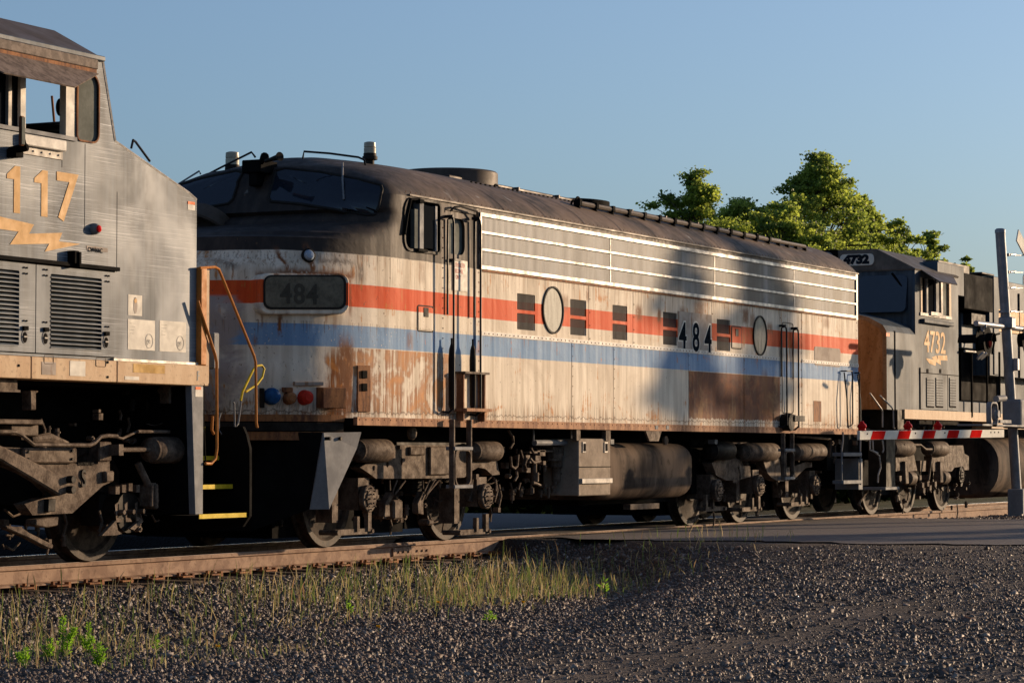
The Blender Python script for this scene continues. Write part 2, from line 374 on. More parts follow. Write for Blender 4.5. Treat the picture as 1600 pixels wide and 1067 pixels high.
M['glass'] = plain('dark_blue_window_glass', (0.012, 0.018, 0.028), 0.02, 0, 0.2, 3, spec=0.5)
M['hazeglass'] = plain('dusty_window_pane', (0.16, 0.17, 0.15), 0.7, 0, 0.35, 3, spec=0.03)
M['porthole'] = rusty('fogged_porthole_cover', (0.065, 0.072, 0.062), (0.165, 0.175, 0.15), 6, 0.5)
M['sideglass'] = plain('dark_side_window_glass', (0.012, 0.014, 0.017), 0.95, 0, 0.2, 3, spec=0.0)
M['rubber'] = plain('black_rubber_seal', (0.03, 0.028, 0.026), 0.7, 0, 0.3, 9)
M['mesh'] = None
M['white'] = plain('dirty_white_paint', (0.68, 0.64, 0.57), 0.5, 0, 0.2, 8)
M['sticker'] = plain('faded_white_decal', (0.62, 0.58, 0.50), 0.5, 0, 0.12, 14)
M['stickerink'] = plain('faint_grey_print', (0.40, 0.38, 0.34), 0.6, 0, 0.1, 14)
M['red'] = plain('red_paint', (0.52, 0.035, 0.02), 0.45, 0, 0.25, 9)
M['redlamp'] = plain('red_plastic_lens', (0.60, 0.015, 0.012), 0.18, 0, 0.2, 5)
M['bluecap'] = plain('blue_connector_cover', (0.02, 0.09, 0.24), 0.6, 0, 0.4, 20)
M['numdark'] = plain('dark_blue_numeral_paint', (0.014, 0.018, 0.024), 0.8, 0, 0.2, 9, spec=0)
M['numyel'] = plain('faded_yellow_numeral_paint', (0.66, 0.40, 0.17), 0.55, 0, 0.2, 9)
M['boardgl'] = plain('grimy_number_board_glass', (0.17, 0.15, 0.11), 0.3, 0, 0.5, 6)
M['boardnum'] = plain('dim_board_numeral', (0.07, 0.062, 0.048), 0.4, 0, 0.3, 6)
M['galv'] = plain('galvanised_steel', (0.26, 0.27, 0.29), 0.45, 0.3, 0.3, 6)
M['galvpaint'] = plain('aluminium_painted_steel', (0.22, 0.222, 0.225), 0.6, 0.0, 0.25, 5)
M['armwhite'] = plain('reflective_white_sheeting', (0.60, 0.59, 0.53), 0.6, 0, 0.12, 6, spec=.02)
M['armred'] = plain('reflective_red_sheeting', (0.50, 0.014, 0.012), 0.7, 0, 0.2, 8, spec=0)
M['wood'] = rusty('weathered_brown_board', (0.10, 0.075, 0.06), (0.20, 0.155, 0.125), 5, 0.7, False)
M['tie'] = rusty('weathered_tie_timber', (0.06, 0.04, 0.03), (0.14, 0.10, 0.075), 5, 0.9, False)
M['beacon'] = plain('yellowed_beacon_lens', (0.50, 0.44, 0.33), 0.25, 0, 0.3, 12)
M['amber'] = plain('orange_label_ink', (0.75, 0.16, 0.03), 0.5, 0, 0.1, 9)
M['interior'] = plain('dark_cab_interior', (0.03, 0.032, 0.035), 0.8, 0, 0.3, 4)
def grille_mat():
    t = NT('dark_grille_screen')
    red = t.band(t.z, 2.52, 2.755, 0.004); st = t.noise((8, 8, 2), 4)
    c = t.mix(red, (0.115, 0.10, 0.088), (0.13, 0.025, 0.02)); c = t.mix(t.step(st, 0.4, 0.65), c, t.mix(0.5, c, (0.03, 0.025, 0.02)))
    return t.fin(c, 0.7)
M['mesh'] = grille_mat()
def number_patch():
    t = NT('grimy_number_patch'); n = t.noise((3, 3, 3), 5, 0.6, 0.5); r = t.noise((9, 9, 2), 4)
    c = t.mix(t.step(n, 0.4, 0.6), (0.33, 0.28, 0.235), (0.44, 0.38, 0.32)); c = t.mix(t.mul(t.step(r, 0.56, 0.66), 0.7), c, (0.22, 0.11, 0.05))
    return t.fin(c, 0.8, 0, .03)
M['patch'] = number_patch()
# ------------------------------------------------------------------ ground, road, track
YN, YF = 0.8825 + 0.035, 2.3175 - 0.035 + 0.07    # rail head centre lines
RX0, RX1 = 29.3, 41.0
def sm(a, b, x):
    t = np.clip((x - a) / (b - a), 0, 1); return t * t * (3 - 2 * t)
def hnoise(x, y, sc, seed):
    r = np.random.default_rng(seed); z = 0
    for i in range(7):
        a = r.uniform(0, 2 * math.pi); k = sc * r.uniform(0.6, 1.8); z = z + np.sin((x * math.cos(a) + y * math.sin(a)) * k + r.uniform(0, 6.28)) * np.sin((x * math.sin(a * 2) - y * math.cos(a)) * k * 0.8 + r.uniform(0, 6.28)) / 7
    return z
def G(x, y):
    x = np.asarray(x, float); y = np.asarray(y, float)
    p = -0.235 - 0.235 * sm(0.1, -1.9, y) - 0.0 * x
    p = np.where(y > 1.6, -0.235 - 0.4 * sm(3.2, 6.0, y), p)
    p = p + 0.03 * hnoise(x, y, 1.7, 3) * sm(0.3, -1.5, y)
    edge = 28.4 + 0.6 * sm(-2.0, 0.0, y)
    wd = 0.9 + 12.0 * sm(-1.2, -6.0, y); r = np.clip((x - (edge + .35 - wd)) / wd, 0, 1); r = r * (1 - .35 * (1 - r) * sm(-1.2, -6.0, y))
    r = r * (1 - sm(RX1 + 0.1, RX1 + 0.8, x) * np.where(y > 0.3, 1, 0)) * np.where((y > 0.3), sm(RX0 - .5, RX0, x), 1)
    far = sm(RX1 + 0.1, RX1 + 1.2, x)
    top = -0.02 - 0.0 * x
    z = p * (1 - r) + top * r
    z = np.where(y <= 0.3, z - far * 0.10 * (1 - sm(-0.4, -1.0, y) * 0.9), z)
    return z
def build_ground():
    xs = np.concatenate([[-2500, -600, -150, -50, -10, 5], np.arange(12, 46.01, 0.12), np.arange(46.5, 60, 0.5), [65, 75, 90, 120, 200, 500, 1200, 3000]])
    ys = np.concatenate([[-2500, -600, -150, -50, -25, -14], np.arange(-11, 4.51, 0.12), [5, 6, 8, 12, 20, 40, 80, 150, 400, 1000, 3000]])
    X, Y = np.meshgrid(xs, ys); Z = G(X, Y); nx, ny = len(xs), len(ys)
    v = np.stack([X.ravel(), Y.ravel(), Z.ravel()], 1)
    i, j = np.meshgrid(np.arange(nx - 1), np.arange(ny - 1)); a = (j * nx + i).ravel()
    q = np.stack([a, a + 1, a + 1 + nx, a + nx], 1)
    me = np_mesh('ground', v, q)
    t = NT('gravel_ground'); n1 = t.noise((0.8, 0.8, 0.8), 5); d, c = t.voro((28, 28, 28)); d2, c2 = t.voro((70, 70, 70))
    n2 = t.noise((60, 60, 60), 4)
    col = t.mix(t.step(n2, 0.35, 0.65), (0.04, 0.030, 0.024), (0.115, 0.086, 0.066))
    col = t.mix(t.step(n1, 0.4, 0.65), col, t.mix(0.5, col, (0.11, 0.084, 0.066)))
    dirt = t.mul(t.step(t.y, -3.6, -5.2), t.step(n1, 0.35, 0.6)); col = t.mix(t.mul(dirt, 0.6), col, (0.13, 0.10, 0.08))
    far = t.math('MAXIMUM', t.step(t.x, 60, 90), t.step(t.y, 25, 35)); col = t.mix(t.step(t.y, 1.0, 3.0), col, t.mix(t.step(n2, .35, .65), (.006, .0055, .005), (.016, .014, .012))); col = t.mix(far, col, t.mix(t.step(t.noise((.3, .3, .3), 4), .4, .6), (0.05, 0.06, 0.02), (0.09, 0.08, 0.04)))  # ground under and beyond the train coloured dark for its shade
    t.bump(t.math('ADD', t.mul(d, 1.0), t.mul(d2, 0.5)), 0.9, 0.03)
    m = t.fin(col, 0.9, 0, 0.2)
    o = finish(me, 'ground', m, None, True); o['kind'] = 'structure'
    me.polygons.foreach_set('use_smooth', [True] * len(me.polygons))
def np_mesh(name, v, q, mi=None, smooth=False):
    """v (n,3), q (m,k) equal-sized polygons"""
    me = bpy.data.meshes.new(name); k = q.shape[1]
    me.vertices.add(len(v)); me.vertices.foreach_set('co', np.ascontiguousarray(v, dtype=np.float32).ravel())
    me.loops.add(q.size); me.loops.foreach_set('vertex_index', np.ascontiguousarray(q, dtype=np.int32).ravel())
    me.polygons.add(len(q)); me.polygons.foreach_set('loop_start', np.arange(len(q), dtype=np.int32) * k)
    if mi is not None: me.polygons.foreach_set('material_index', np.asarray(mi, dtype=np.int32))
    if smooth: me.polygons.foreach_set('use_smooth', np.ones(len(q), dtype=bool))
    me.update(calc_edges=True); return me
build_ground()

# asphalt road: crosses the track between RX0 and RX1 (sheet a little above the ground)
def asphalt(name, x0, x1, y0, y1, z, jit=0.0):
    xs = np.arange(x0, x1 + .01, 0.25); ys = np.arange(y0, y1 + .01, 0.25) if y1 - y0 < 60 else np.linspace(y0, y1, 80)
    X, Y = np.meshgrid(xs, ys); e = (xs == xs[0])
    Xj = X.copy()
    if jit: Xj[:, 0] += jit * (np.sin(Y[:, 0] * 2.1) + 0.7 * np.sin(Y[:, 0] * 5.3) + .5 * np.sin(Y[:, 0] * 11)) ; 
    Z = z + 0.0 * X + 0.010 * hnoise(X, Y, 2.0, 9)
    nx, ny = len(xs), len(ys); v = np.stack([Xj.ravel(), Y.ravel(), Z.ravel()], 1)
    i, j = np.meshgrid(np.arange(nx - 1), np.arange(ny - 1)); a = (j * nx + i).ravel(); q = np.stack([a, a + 1, a + 1 + nx, a + nx], 1)
    return np_mesh(name, v, q, smooth=True)
t = NT('worn_asphalt'); n1 = t.noise((1.1, 0.5, 1), 5); n2 = t.noise((90, 90, 90), 3)
col = t.mix(t.step(n2, 0.35, 0.7), (0.085, 0.072, 0.068), (0.17, 0.145, 0.135)); col = t.mix(t.mul(t.step(n1, 0.45, 0.62), 0.5), col, (0.11, 0.088, 0.076))
t.bump(n2, 0.6, 0.01); M['asphalt'] = t.fin(col, 0.85, 0, 0.3)
o = finish(asphalt('road', RX0, RX1, -24, 0.60, -0.005, 0.22), 'road', M['asphalt'], None); o['kind'] = 'structure'
o = finish(asphalt('crossing_pavement', RX0 + .2, RX1, 1.06, 2.16, -0.008), 'crossing_pavement', M['asphalt'], None); o['kind'] = 'structure'
o = finish(asphalt('road_beyond_the_track', RX0 + .2, RX1, 2.52, 60, -0.006), 'road_beyond_the_track', M['asphalt'], None); o['kind'] = 'structure'

# track: rails, ties, plates
track = thing('railway_track', (30, 1.6, -0.2), None, None, None, 'structure')
def rail_prof(yc):
    return [(yc - .07, -.185), (yc - .07, -.172), (yc - .012, -.155), (yc - .009, -.048), (yc - .036, -.036), (yc - .036, -.006), (yc - .028, -.001), (yc + .028, -.001), (yc + .036, -.006), (yc + .036, -.036), (yc + .009, -.048), (yc + .012, -.155), (yc + .07, -.172), (yc + .07, -.185)]
XJ = at(641, 860, YN).x
for yc, segs in ((YN, ((4, XJ - .006), (XJ + .006, 47), (47.01, 150))), (YF, ((4, 33), (33.01, 150)))):
    for a, b in segs:
        r = MB().prism_x(rail_prof(yc), a, b).build('rail', M['railsteel'], track, smooth=30)
        MB().box(a, b, yc - .027, yc + .027, -.0015, .002).build('running_band', M['polished'] if yc > 1.6 else M['ownrail'], r)
j = MB().box(XJ - .45, XJ + .45, YN - .034, YN - .0095, -.145, -.055)
for dx in (-.33, -.22, -.1, .1, .22, .33): j.cyl((XJ + dx, YN - .034, -.1), (XJ + dx, YN - .05, -.1), .014, 8)
j.build('joint_bar', M['railsteel'], track)
ties = None
for i, x in enumerate(np.arange(14.6, 56, 0.51)):
    if RX0 - .3 < x < RX1 + .2: continue
    dx = x - 14.6
    if ties is None:
        ties = MB().box(x - .11, x + .11, .32, 2.88, -.36, -.2).build('tie', M['tie'], track)
        pl = MB().box(x - .09, x + .09, YN - .17, YN + .17, -.2, -.185)
        for k in (-.05, .05): pl.box(x + k - .012, x + k + .012, YN - .105, YN - .075, -.185, -.155)
        plates = pl.build('tie_plate', M['rust'], track)
        an = MB().box(x + .112, x + .135, YN - .13, YN + .09, -.235, -.19).box(x + .105, x + .142, YN - .15, YN - .1, -.22, -.165)
        anchors = an.build('rail_anchor', M['rust'], track)
    else:
        inst(ties, dx, random.uniform(-.06, .06), random.uniform(-.02, .0)); inst(plates, dx + random.uniform(-.01, .01)); inst(anchors, dx + random.uniform(-.03, .03))

# loose stones: real low-poly rocks merged in one mesh
def rock_field(name, n, region, size, mats, wt=None, seed=1, sink=0.25):
    r = np.random.default_rng(seed)
    b = np.array([(-1, -1, -1), (1, -1, -1), (1, 1, -1), (-1, 1, -1), (-1, -1, 1), (1, -1, 1), (1, 1, 1), (-1, 1, 1)], float) * .62
    f = np.array([(0, 2, 1), (0, 3, 2), (4, 5, 6), (4, 6, 7), (0, 1, 5), (0, 5, 4), (1, 2, 6), (1, 6, 5), (2, 3, 7), (2, 7, 6), (3, 0, 4), (3, 4, 7)])
    x, y = region(r, n); m = len(x)
    s = size(r, m, x, y)
    P = (b[None] * r.uniform(.55, 1.35, (m, 8, 1)) + r.normal(0, .10, (m, 8, 3))) * np.stack([r.uniform(.75, 1.3, m), r.uniform(.6, 1.05, m), r.uniform(.28, .75, m)], 1)[:, None]
    # random rotation
    q = r.normal(size=(m, 4)); q[:, 0] += 0.6; q /= np.linalg.norm(q, axis=1)[:, None]; w, a, c, d = q.T
    R = np.stack([1 - 2 * (c * c + d * d), 2 * (a * c - w * d), 2 * (a * d + w * c), 2 * (a * c + w * d), 1 - 2 * (a * a + d * d), 2 * (c * d - w * a), 2 * (a * d - w * c), 2 * (c * d + w * a), 1 - 2 * (a * a + c * c)], 1).reshape(m, 3, 3)
    P = np.einsum('mij,mkj->mki', R, P) * s[:, None, None] * .5
    z = G(x, y) - s * .10 + s * (0.5 - sink) * r.uniform(.2, 1.0, m) * .6
    P += np.stack([x, y, z], 1)[:, None]
    F = (f[None] + (np.arange(m) * 8)[:, None, None]).reshape(-1, 3)
    mi = np.repeat(r.integers(0, len(mats), m), 12) if wt is None else np.repeat(r.choice(len(mats), m, p=wt), 12)
    me = np_mesh(name, P.reshape(-1, 3), F, mi)
    for k in mats: me.materials.append(k)
    o = bpy.data.objects.new(name, me); link(o); return o
def stone_mat(n, c):
    t = NT(n); a = t.noise((30, 30, 30), 4); return t.fin(t.mix(t.step(a, .35, .65), tuple(q * .6 for q in c), tuple(q * 1.15 for q in c)), .62, 0, .45)
ST = [stone_mat('charcoal_stone', (.066, .049, .040)), stone_mat('grey_brown_stone', (.17, .125, .096)), stone_mat('purple_grey_stone', (.125, .094, .078)), stone_mat('pale_stone', (.30, .245, .20)), stone_mat('rusty_stone', (.13, .075, .05))]
def visible(x, y, z=-.5, pad=60):
    dx, dy, dz = x - CAM.x, y - CAM.y, z - CAM.z
    d = dx * FWD.x + dy * FWD.y + dz * FWD.z; u = 800 + FPX * (dx * RGT.x + dy * RGT.y) / d
    v = 533.5 - FPX * (dx * UPV.x + dy * UPV.y + dz * UPV.z) / d
    return (d > 1) & (u > -pad) & (u < 1600 + pad) & (v < 1067 + pad)
def reg(x0, x1, y0, y1, keep):
    def f(r, n):
        x = r.uniform(x0, x1, n); y = r.uniform(y0, y1, n); k = visible(x, y) & keep(r, x, y); return x[k], y[k]
    return f
def roadmask(x, y): return (x < 28.6 + 0.6 * sm(-2, 0, y)) | ((x > RX1 + .3) & (y < .3))
o = rock_field('ballast_stones', 340000, reg(14, 44, -9.5, .62, lambda r, x, y: roadmask(x, y) & ((y > -2.6) | (r.random(len(x)) < (1.0 - .62 * sm(-2.8, -6.5, y) * sm(-.02, .14, hnoise(x, y, .8, 5)) ) * (1 - .55 * sm(-3.5, -7.5, y)) * (1 - .6 * sm(23, 27, x) * sm(-2.2, -3.2, y)) * (1 - .8 * sm(25.5, 29, x)) * (1 - .75 * np.exp(-((y + 6.6 + .05 * x - 1.0) / .45) ** 2))))),
    lambda r, m, x, y: (0.016 + 0.095 * r.beta(1.0, 4.8, m)) * np.where(y > -2.2, 1.15, 1.0), ST, [.36, .30, .2, .09, .05], 2)
tag(o, 'dark crushed ballast stones spread over the ground beside the rail', 'gravel', None, 'stuff')
o = rock_field('scattered_gravel', 110000, reg(22, 40, -9.5, -1.2, lambda r, x, y: (r.random(len(x)) < sm(35.5, 28, x) * (0.2 + .85 * (hnoise(x, y, 1.3, 8) > -.05))) & ((y < -3.4) | (x < 28.6))),
    lambda r, m, x, y: 0.012 + 0.03 * r.beta(1.1, 4.5, m), ST, [.36, .30, .2, .09, .05], 5)
tag(o, 'fine loose gravel scattered on the gritty road edge', 'gravel', None, 'stuff')

# grass stalks
def blades(name, n, region, hgt, mats, wt, seed, width=.0026, heads=.35, lean=.18):
    r = np.random.default_rng(seed); x, y = region(r, n); m = len(x); h = hgt(r, m, x, y); z = G(x, y) - .01
    a = r.uniform(0, 2 * math.pi, m); ln = r.normal(0, lean, (m, 2)); w = width * r.uniform(.7, 1.4, m)
    tt = np.array([0, .35, .7, 1.0]); side = np.stack([RGT.x + 0 * a + .5 * np.cos(a), RGT.y + .5 * np.sin(a), 0 * a], 1); side /= np.linalg.norm(side, axis=1)[:, None]
    prof = np.array([1, .9, .7, .15]); hd = r.random(m) < heads
    V = []
    for k, t_ in enumerate(tt):
        c = np.stack([x + ln[:, 0] * h * t_ ** 2, y + ln[:, 1] * h * t_ ** 2, z + h * t_ * (1 - .12 * t_ * np.abs(ln).sum(1))], 1)
        ww = w * prof[k]
        if k == 2: ww = np.where(hd, w * 1.9, ww)
        V += [c - side * ww[:, None], c + side * ww[:, None]]
    V = np.stack(V, 1); q = np.array([(0, 1, 3, 2), (2, 3, 5, 4), (4, 5, 7, 6)])
    F = (q[None] + (np.arange(m) * 8)[:, None, None]).reshape(-1, 4); mi = np.repeat(r.choice(len(mats), m, p=wt), 3)
    me = np_mesh(name, V.reshape(-1, 3), F, mi)
    for k in mats: me.materials.append(k)
    o = bpy.data.objects.new(name, me); link(o); return o
def leafmat(n, c, tr=.35):
    t = NT(n); a = t.noise((9, 9, 9), 3); col = t.mix(t.step(a, .35, .65), tuple(q * .7 for q in c), c)
    t.fin(col, .55, 0, .3); tb = t.n('ShaderNodeBsdfTranslucent'); t.put(tb.inputs[0], t.mix(.5, col, tuple(min(1, q * 1.6) for q in c)))
    mx = t.n('ShaderNodeMixShader'); mx.inputs[0].default_value = tr; t.l(t.b.outputs[0], mx.inputs[1]); t.l(tb.outputs[0], mx.inputs[2]); t.l(mx.outputs[0], t.out.inputs[0]); return t.m
GR = [leafmat('green_grass', (.17, .24, .06)), leafmat('straw_grass', (.52, .42, .22)), leafmat('olive_grass', (.28, .27, .10)), leafmat('brown_grass', (.36, .24, .12))]
def gdens(r, x, y):
    d = np.exp(-((y + 1.25 + .12 * (x - 22)* .3) / .62) ** 2) * (.10 + .95 * sm(19.6, 22.6, x)) * (1 - .88 * sm(25.6, 28.0, x))
    d = d * (.25 + .75 * sm(-.12, .1, hnoise(x, y, 2.4, 12))) * .62 + .035 * sm(-3.0, -1.4, y) * (y < .2) * (x < 28.6) + .08 * sm(18.6, 17.4, x) * (y > -3.6)
    return r.random(len(x)) < d
o = blades('tall_grass', 30000, reg(15, 31, -4.2, .3, gdens), lambda r, m, x, y: .07 + .24 * r.beta(2, 2.4, m) * sm(-3.4, -1.0, y) + .02, GR, [.34, .26, .32, .08], 4)
tag(o, 'thin dry and green grass stalks along the foot of the ballast', 'grass', None, 'stuff')
o = blades('short_grass', 15000, reg(15, 30, -4.0, .1, gdens), lambda r, m, x, y: .03 + .07 * r.random(m), GR, [.25, .35, .3, .1], 6, .004, 0, .5)
tag(o, 'short tufts of grass among the ballast stones', 'grass', None, 'stuff')

o = blades('dead_grass_litter', 9000, reg(15, 30, -4.0, .1, gdens), lambda r, m, x, y: .05 + .12 * r.random(m), GR, [.05, .6, .1, .25], 16, .003, 0, 1.6)
tag(o, 'dead straw lying tangled at the foot of the grass stalks', 'grass', None, 'stuff')
# leafy weeds and flowers, each a plant of its own
WM = leafmat('bright_weed_leaf', (.24, .44, .03), .5); WS = leafmat('pale_green_stem', (.16, .24, .05)); YF_ = leafmat('yellow_petal', (.75, .45, .01), .3); OR_ = leafmat('orange_leaf', (.62, .10, .01), .3)
def weed(u, v, hpx, label, wide=.3, n=260, seed=0, leaf=.03):
    r = random.Random(seed); z0 = -.47
    for _ in range(5):
        p = atg(u, v, z0); z0 = float(G(p.x, p.y))
    p.z = z0; h = hpx * (p - CAM).dot(FWD) / FPX
    root = thing('weed', p, label, 'weed', 'bright green weeds in the gravel'); st = MB(); lf = MB()
    ns = 3 if h > .14 else 2
    for s in range(ns):
        a = r.uniform(0, 6.28); top = p + Vector((math.cos(a) * wide * h * .6 * (s > 0), math.sin(a) * wide * h * .6 * (s > 0), h * (1 if s == 0 else r.uniform(.55, .85))))
        mid = (p + top) / 2 + Vector((0, 0, h * .05)); st.tube([p, mid, top], .003, 5, [.005, .004, .002])
        for i in range(n // ns):
            k = r.random() ** .7; b = p.lerp(top, .12 + .88 * k); az = r.uniform(0, 6.28); L = leaf * r.uniform(.6, 1.3) * (1.25 - .5 * k)
            d = Vector((math.cos(az), math.sin(az), r.uniform(.2, 1.3))).normalized(); b = b + d * r.uniform(0, wide * h * .22 * (1.3 - k)); sd_ = d.cross(Vector((r.uniform(-1, 1), r.uniform(-1, 1), .4))).normalized() * L * .17
            lf.add([b, b + d * L * .5 + sd_, b + d * L, b + d * L * .5 - sd_], [(0, 1, 2, 3)])
    st.build('stem', WS, root); o = lf.build('leaves', WM, root); o['kind'] = 'stuff'; return root
weed(98, 1030, 66, 'tallest bright green feathery weed left in the gravel foreground', .5, 420, 1)
weed(138, 1022, 48, 'bright green weed just right of the tallest feathery weed', .5, 300, 2)
weed(155, 1044, 40, 'low bright green weed nearest the camera beside two taller ones', .5, 240, 3)
weed(40, 1044, 30, 'low spreading green weed leftmost in the gravel foreground', .9, 200, 4)
weed(78, 1032, 36, 'short bright weed at the left foot of the tallest one', .6, 160, 5)
weed(245, 1018, 26, 'small lone green weed with a few leaves on grey stones', .5, 60, 6)
weed(547, 962, 34, 'bright green weed standing among the dense straw grass', .35, 70, 7)
weed(945, 930, 26, 'bright broad-leaved weed in the shade near the road edge', .7, 26, 8, .07)
weed(765, 972, 16, 'low round patch of green leaves below the tall grass', 2.2, 150, 9, .025)
def flower(u, v, hpx, label, seed):
    r = random.Random(seed); z0 = -.47
    for _ in range(5):
        p = atg(u, v + hpx, z0); z0 = float(G(p.x, p.y))
    p.z = z0; h = hpx * (p - CAM).dot(FWD) / FPX; root = thing('wildflower', p, label, 'flower', 'yellow wildflowers in the grass')
    MB().tube([p, p + Vector((.005, 0, h))], .0025, 5).build('stem', WS, root); b = MB()
    for i in range(26):
        a = r.uniform(0, 6.28); d = Vector((math.cos(a), math.sin(a), r.uniform(-.2, 1))).normalized() * .026; c = p + Vector((.005, 0, h)); s = d.cross(Vector((0, 0, 1))) * .4
        b.add([c, c + d * .6 + s, c + d, c + d * .6 - s], [(0, 1, 2, 3)])
    b.build('petals', YF_, root)
flower(684, 941, 16, 'yellow flower left of the middle in the dense grass', 1); flower(817, 941, 14, 'yellow flower rightmost in the dense grass', 2); flower(591, 979, 12, 'yellow flower low among the straw stalks left of the others', 3)
flower(793, 943, 12, 'yellow flower just left of the rightmost one', 4)
flower(340, 1010, 10, 'yellow flower furthest left at the grey stones', 5)
# ------------------------------------------------------------------ streamlined passenger locomotive
def interp(z, tab):
    for i in range(len(tab) - 1):
        if z <= tab[i + 1][0]:
            a, b = tab[i], tab[i + 1]; t = min(1, max(0, (z - a[0]) / (b[0] - a[0]))); return a[1] + (b[1] - a[1]) * t
    return tab[-1][1]
def smoothtab(tab, n=4):
    """Catmull-Rom refine"""
    P = [Vector(p) for p in tab]; out = []
    for i in range(len(P) - 1):
        p0, p1, p2, p3 = P[max(0, i - 1)], P[i], P[i + 1], P[min(len(P) - 1, i + 2)]
        for k in range(n):
            t = k / n; out.append(tuple(.5 * ((2 * p1) + (p2 - p0) * t + (2 * p0 - 5 * p1 + 4 * p2 - p3) * t * t + (3 * p1 - 3 * p0 + p3 - p2) * t ** 3)))
    out.append(tuple(P[-1])); return out
XFT = smoothtab([(.95, 23.22), (1.3, 23.06), (1.8, 22.96), (2.4, 22.97), (2.8, 23.07), (3.1, 23.28), (3.22, 23.55), (3.33, 23.92), (3.39, 24.25), (3.45, 24.50), (3.56, 24.62), (3.9, 24.78), (3.99, 24.88), (4.07, 24.99), (4.16, 25.16), (4.23, 25.42), (4.28, 25.9), (4.31, 27.0)], 3)
XB = 25.12; SBZ = 1.38; REAR = at(1341, 600).x; ZT = 3.75; ZC = 4.31
def Xf(z): return interp(z, XFT)
def wz(z):
    if z <= ZT: return 1.6
    t = min(1, (z - ZT) / (ZC - ZT)); return 1.6 * max(0.0, 1 - t ** 1.35) ** (1 / 2.1)
def nz(z): return interp(z, [(.9, 2.25), (3.2, 2.3), (3.5, 2.7), (3.65, 3.3), (3.95, 3.3), (4.2, 2.6), (4.5, 2.3)])
def Xb(z): return interp(z, [(.9, XB + .1), (3.9, XB + .1), (4.1, 26.2), (4.32, 28.6)])
def inside(p):
    z = p.z
    if z < .95 or z > ZC: return False
    w = wz(z)
    if w < 1e-3: return False
    dy = abs(p.y - 1.6) / w
    if dy >= 1: return False
    if p.x >= Xb(z): return True
    dx = (Xb(z) - p.x) / (Xb(z) - Xf(z)); return dx < 1 and dx ** nz(z) + dy ** nz(z) < 1
def shell_hit(u, v, off=0.0, mirror=False):
    d = ray(u, v); t0 = 20.0; t = t0
    while t < 45:
        if inside(CAM + d * t): break
        t += .03
    a, b = t - .03, t
    for _ in range(22):
        m_ = (a + b) / 2
        if inside(CAM + d * m_): b = m_
        else: a = m_
    p = CAM + d * b; n = shell_n(p)
    return p + n * off, n
def fval(p):
    z = min(max(p.z, .951), ZC - .001); w = wz(z); dy = abs(p.y - 1.6) / w
    if p.x >= Xb(z): return dy - 1
    dx = (Xb(z) - p.x) / (Xb(z) - Xf(z)); n = nz(z); return (max(dx, 0) ** n + dy ** n) ** (1 / n) - 1
def shell_n(p):
    e = .006; g = Vector([fval(p + Vector([e if k == i else 0 for k in range(3)])) - fval(p - Vector([e if k == i else 0 for k in range(3)])) for i in range(3)])
    return g.normalized()
def outline_pt(z, th, xb=None):
    """plan outline at height z: th 0 centre front .. 1 full side"""
    n = nz(z); a = math.pi / 2 * th; c, s = math.cos(a), math.sin(a); B = Xb(z)
    return (B - (B - Xf(z)) * c ** (2 / n), wz(z) * s ** (2 / n))
def loft(zs, ths, extra_x, name, mat, parent, closed_mirror=True):
    rows = []
    for z in zs:
        half = [outline_pt(z, t) for t in ths] + [(x, wz(z)) for x in extra_x]
        L = [(x, 1.6 - w, z) for x, w in half]; R = [(x, 1.6 + w, z) for x, w in half]
        rows.append(L[::-1] + R[1:])
    n = len(rows[0]); b = MB(); v = [p for r in rows for p in r]
    f = [(i * n + k, (i + 1) * n + k, (i + 1) * n + k + 1, i * n + k + 1) for i in range(len(rows) - 1) for k in range(n - 1)]
    b.add(v, f); o = b.build(name, mat, parent, smooth=50); return o

F9 = thing('passenger_locomotive', (24, 1.6, 0), 'weathered rounded-nose passenger locomotive with red, white and blue stripes, number 484', 'locomotive')
ths = [0] + [((i / 26)) for i in range(1, 27)]
zlow = list(np.linspace(1.34, 3.0, 20)) + list(np.linspace(3.05, 3.75, 22))
loft(zlow, ths, [], 'nose', M['paint'], F9)
# roof over the whole length: low part follows the cab front, the rest is swept to the rear end
zr = [3.75, 3.78, 3.81, 3.85, 3.89, 3.93, 3.97, 4.01, 4.05, 4.09, 4.13, 4.17, 4.21, 4.245, 4.275, 4.295, 4.3095]
def roofz(y): return ZT + (ZC - ZT) * (1 - (abs(1.6 - y) / 1.6) ** 2.1) ** (1 / 1.35)
loft(zr, ths, [29.2, 31, 34, 37, REAR], 'roof', M['paint'], F9)
# end wall, far side, dark interior
sec = [(0.004, SBZ)] + [(1.6 - wz(z) + .004, z) for z in zr[:-1]] + [(1.6, 4.305)] + [(1.6 + wz(z) - .004, z) for z in zr[:-1][::-1]] + [(3.196, SBZ)]
MB().prism_x(sec, REAR - .06, REAR - .002).build('end_wall', M['paint'], F9)
MB().box(XB + .05, REAR - .06, 3.17, 3.2, SBZ, 3.75).build('far_side_wall', M['paint'], F9)
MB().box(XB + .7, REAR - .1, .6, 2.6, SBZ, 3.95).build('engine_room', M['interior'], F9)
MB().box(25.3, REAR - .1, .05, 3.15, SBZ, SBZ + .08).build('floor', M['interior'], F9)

# side panels: lower row, upper row, letter of seams taken from the photograph
SEAMZ = 2.352
CAB0, CAB1 = XB + .1, at(689, 500).x; D0, D1 = at(694, 500).x, at(746, 500).x
RD0, RD1 = at(1218, 560).x, at(1253, 560).x
def X0(u, v=520): return at(u, v).x
TH = .03
def winrow(u0, u1, v0, v1, Y=0): a = XZ(u0, v0); b = XZ(u1, v1); return (a[0], b[0], b[1], a[1])
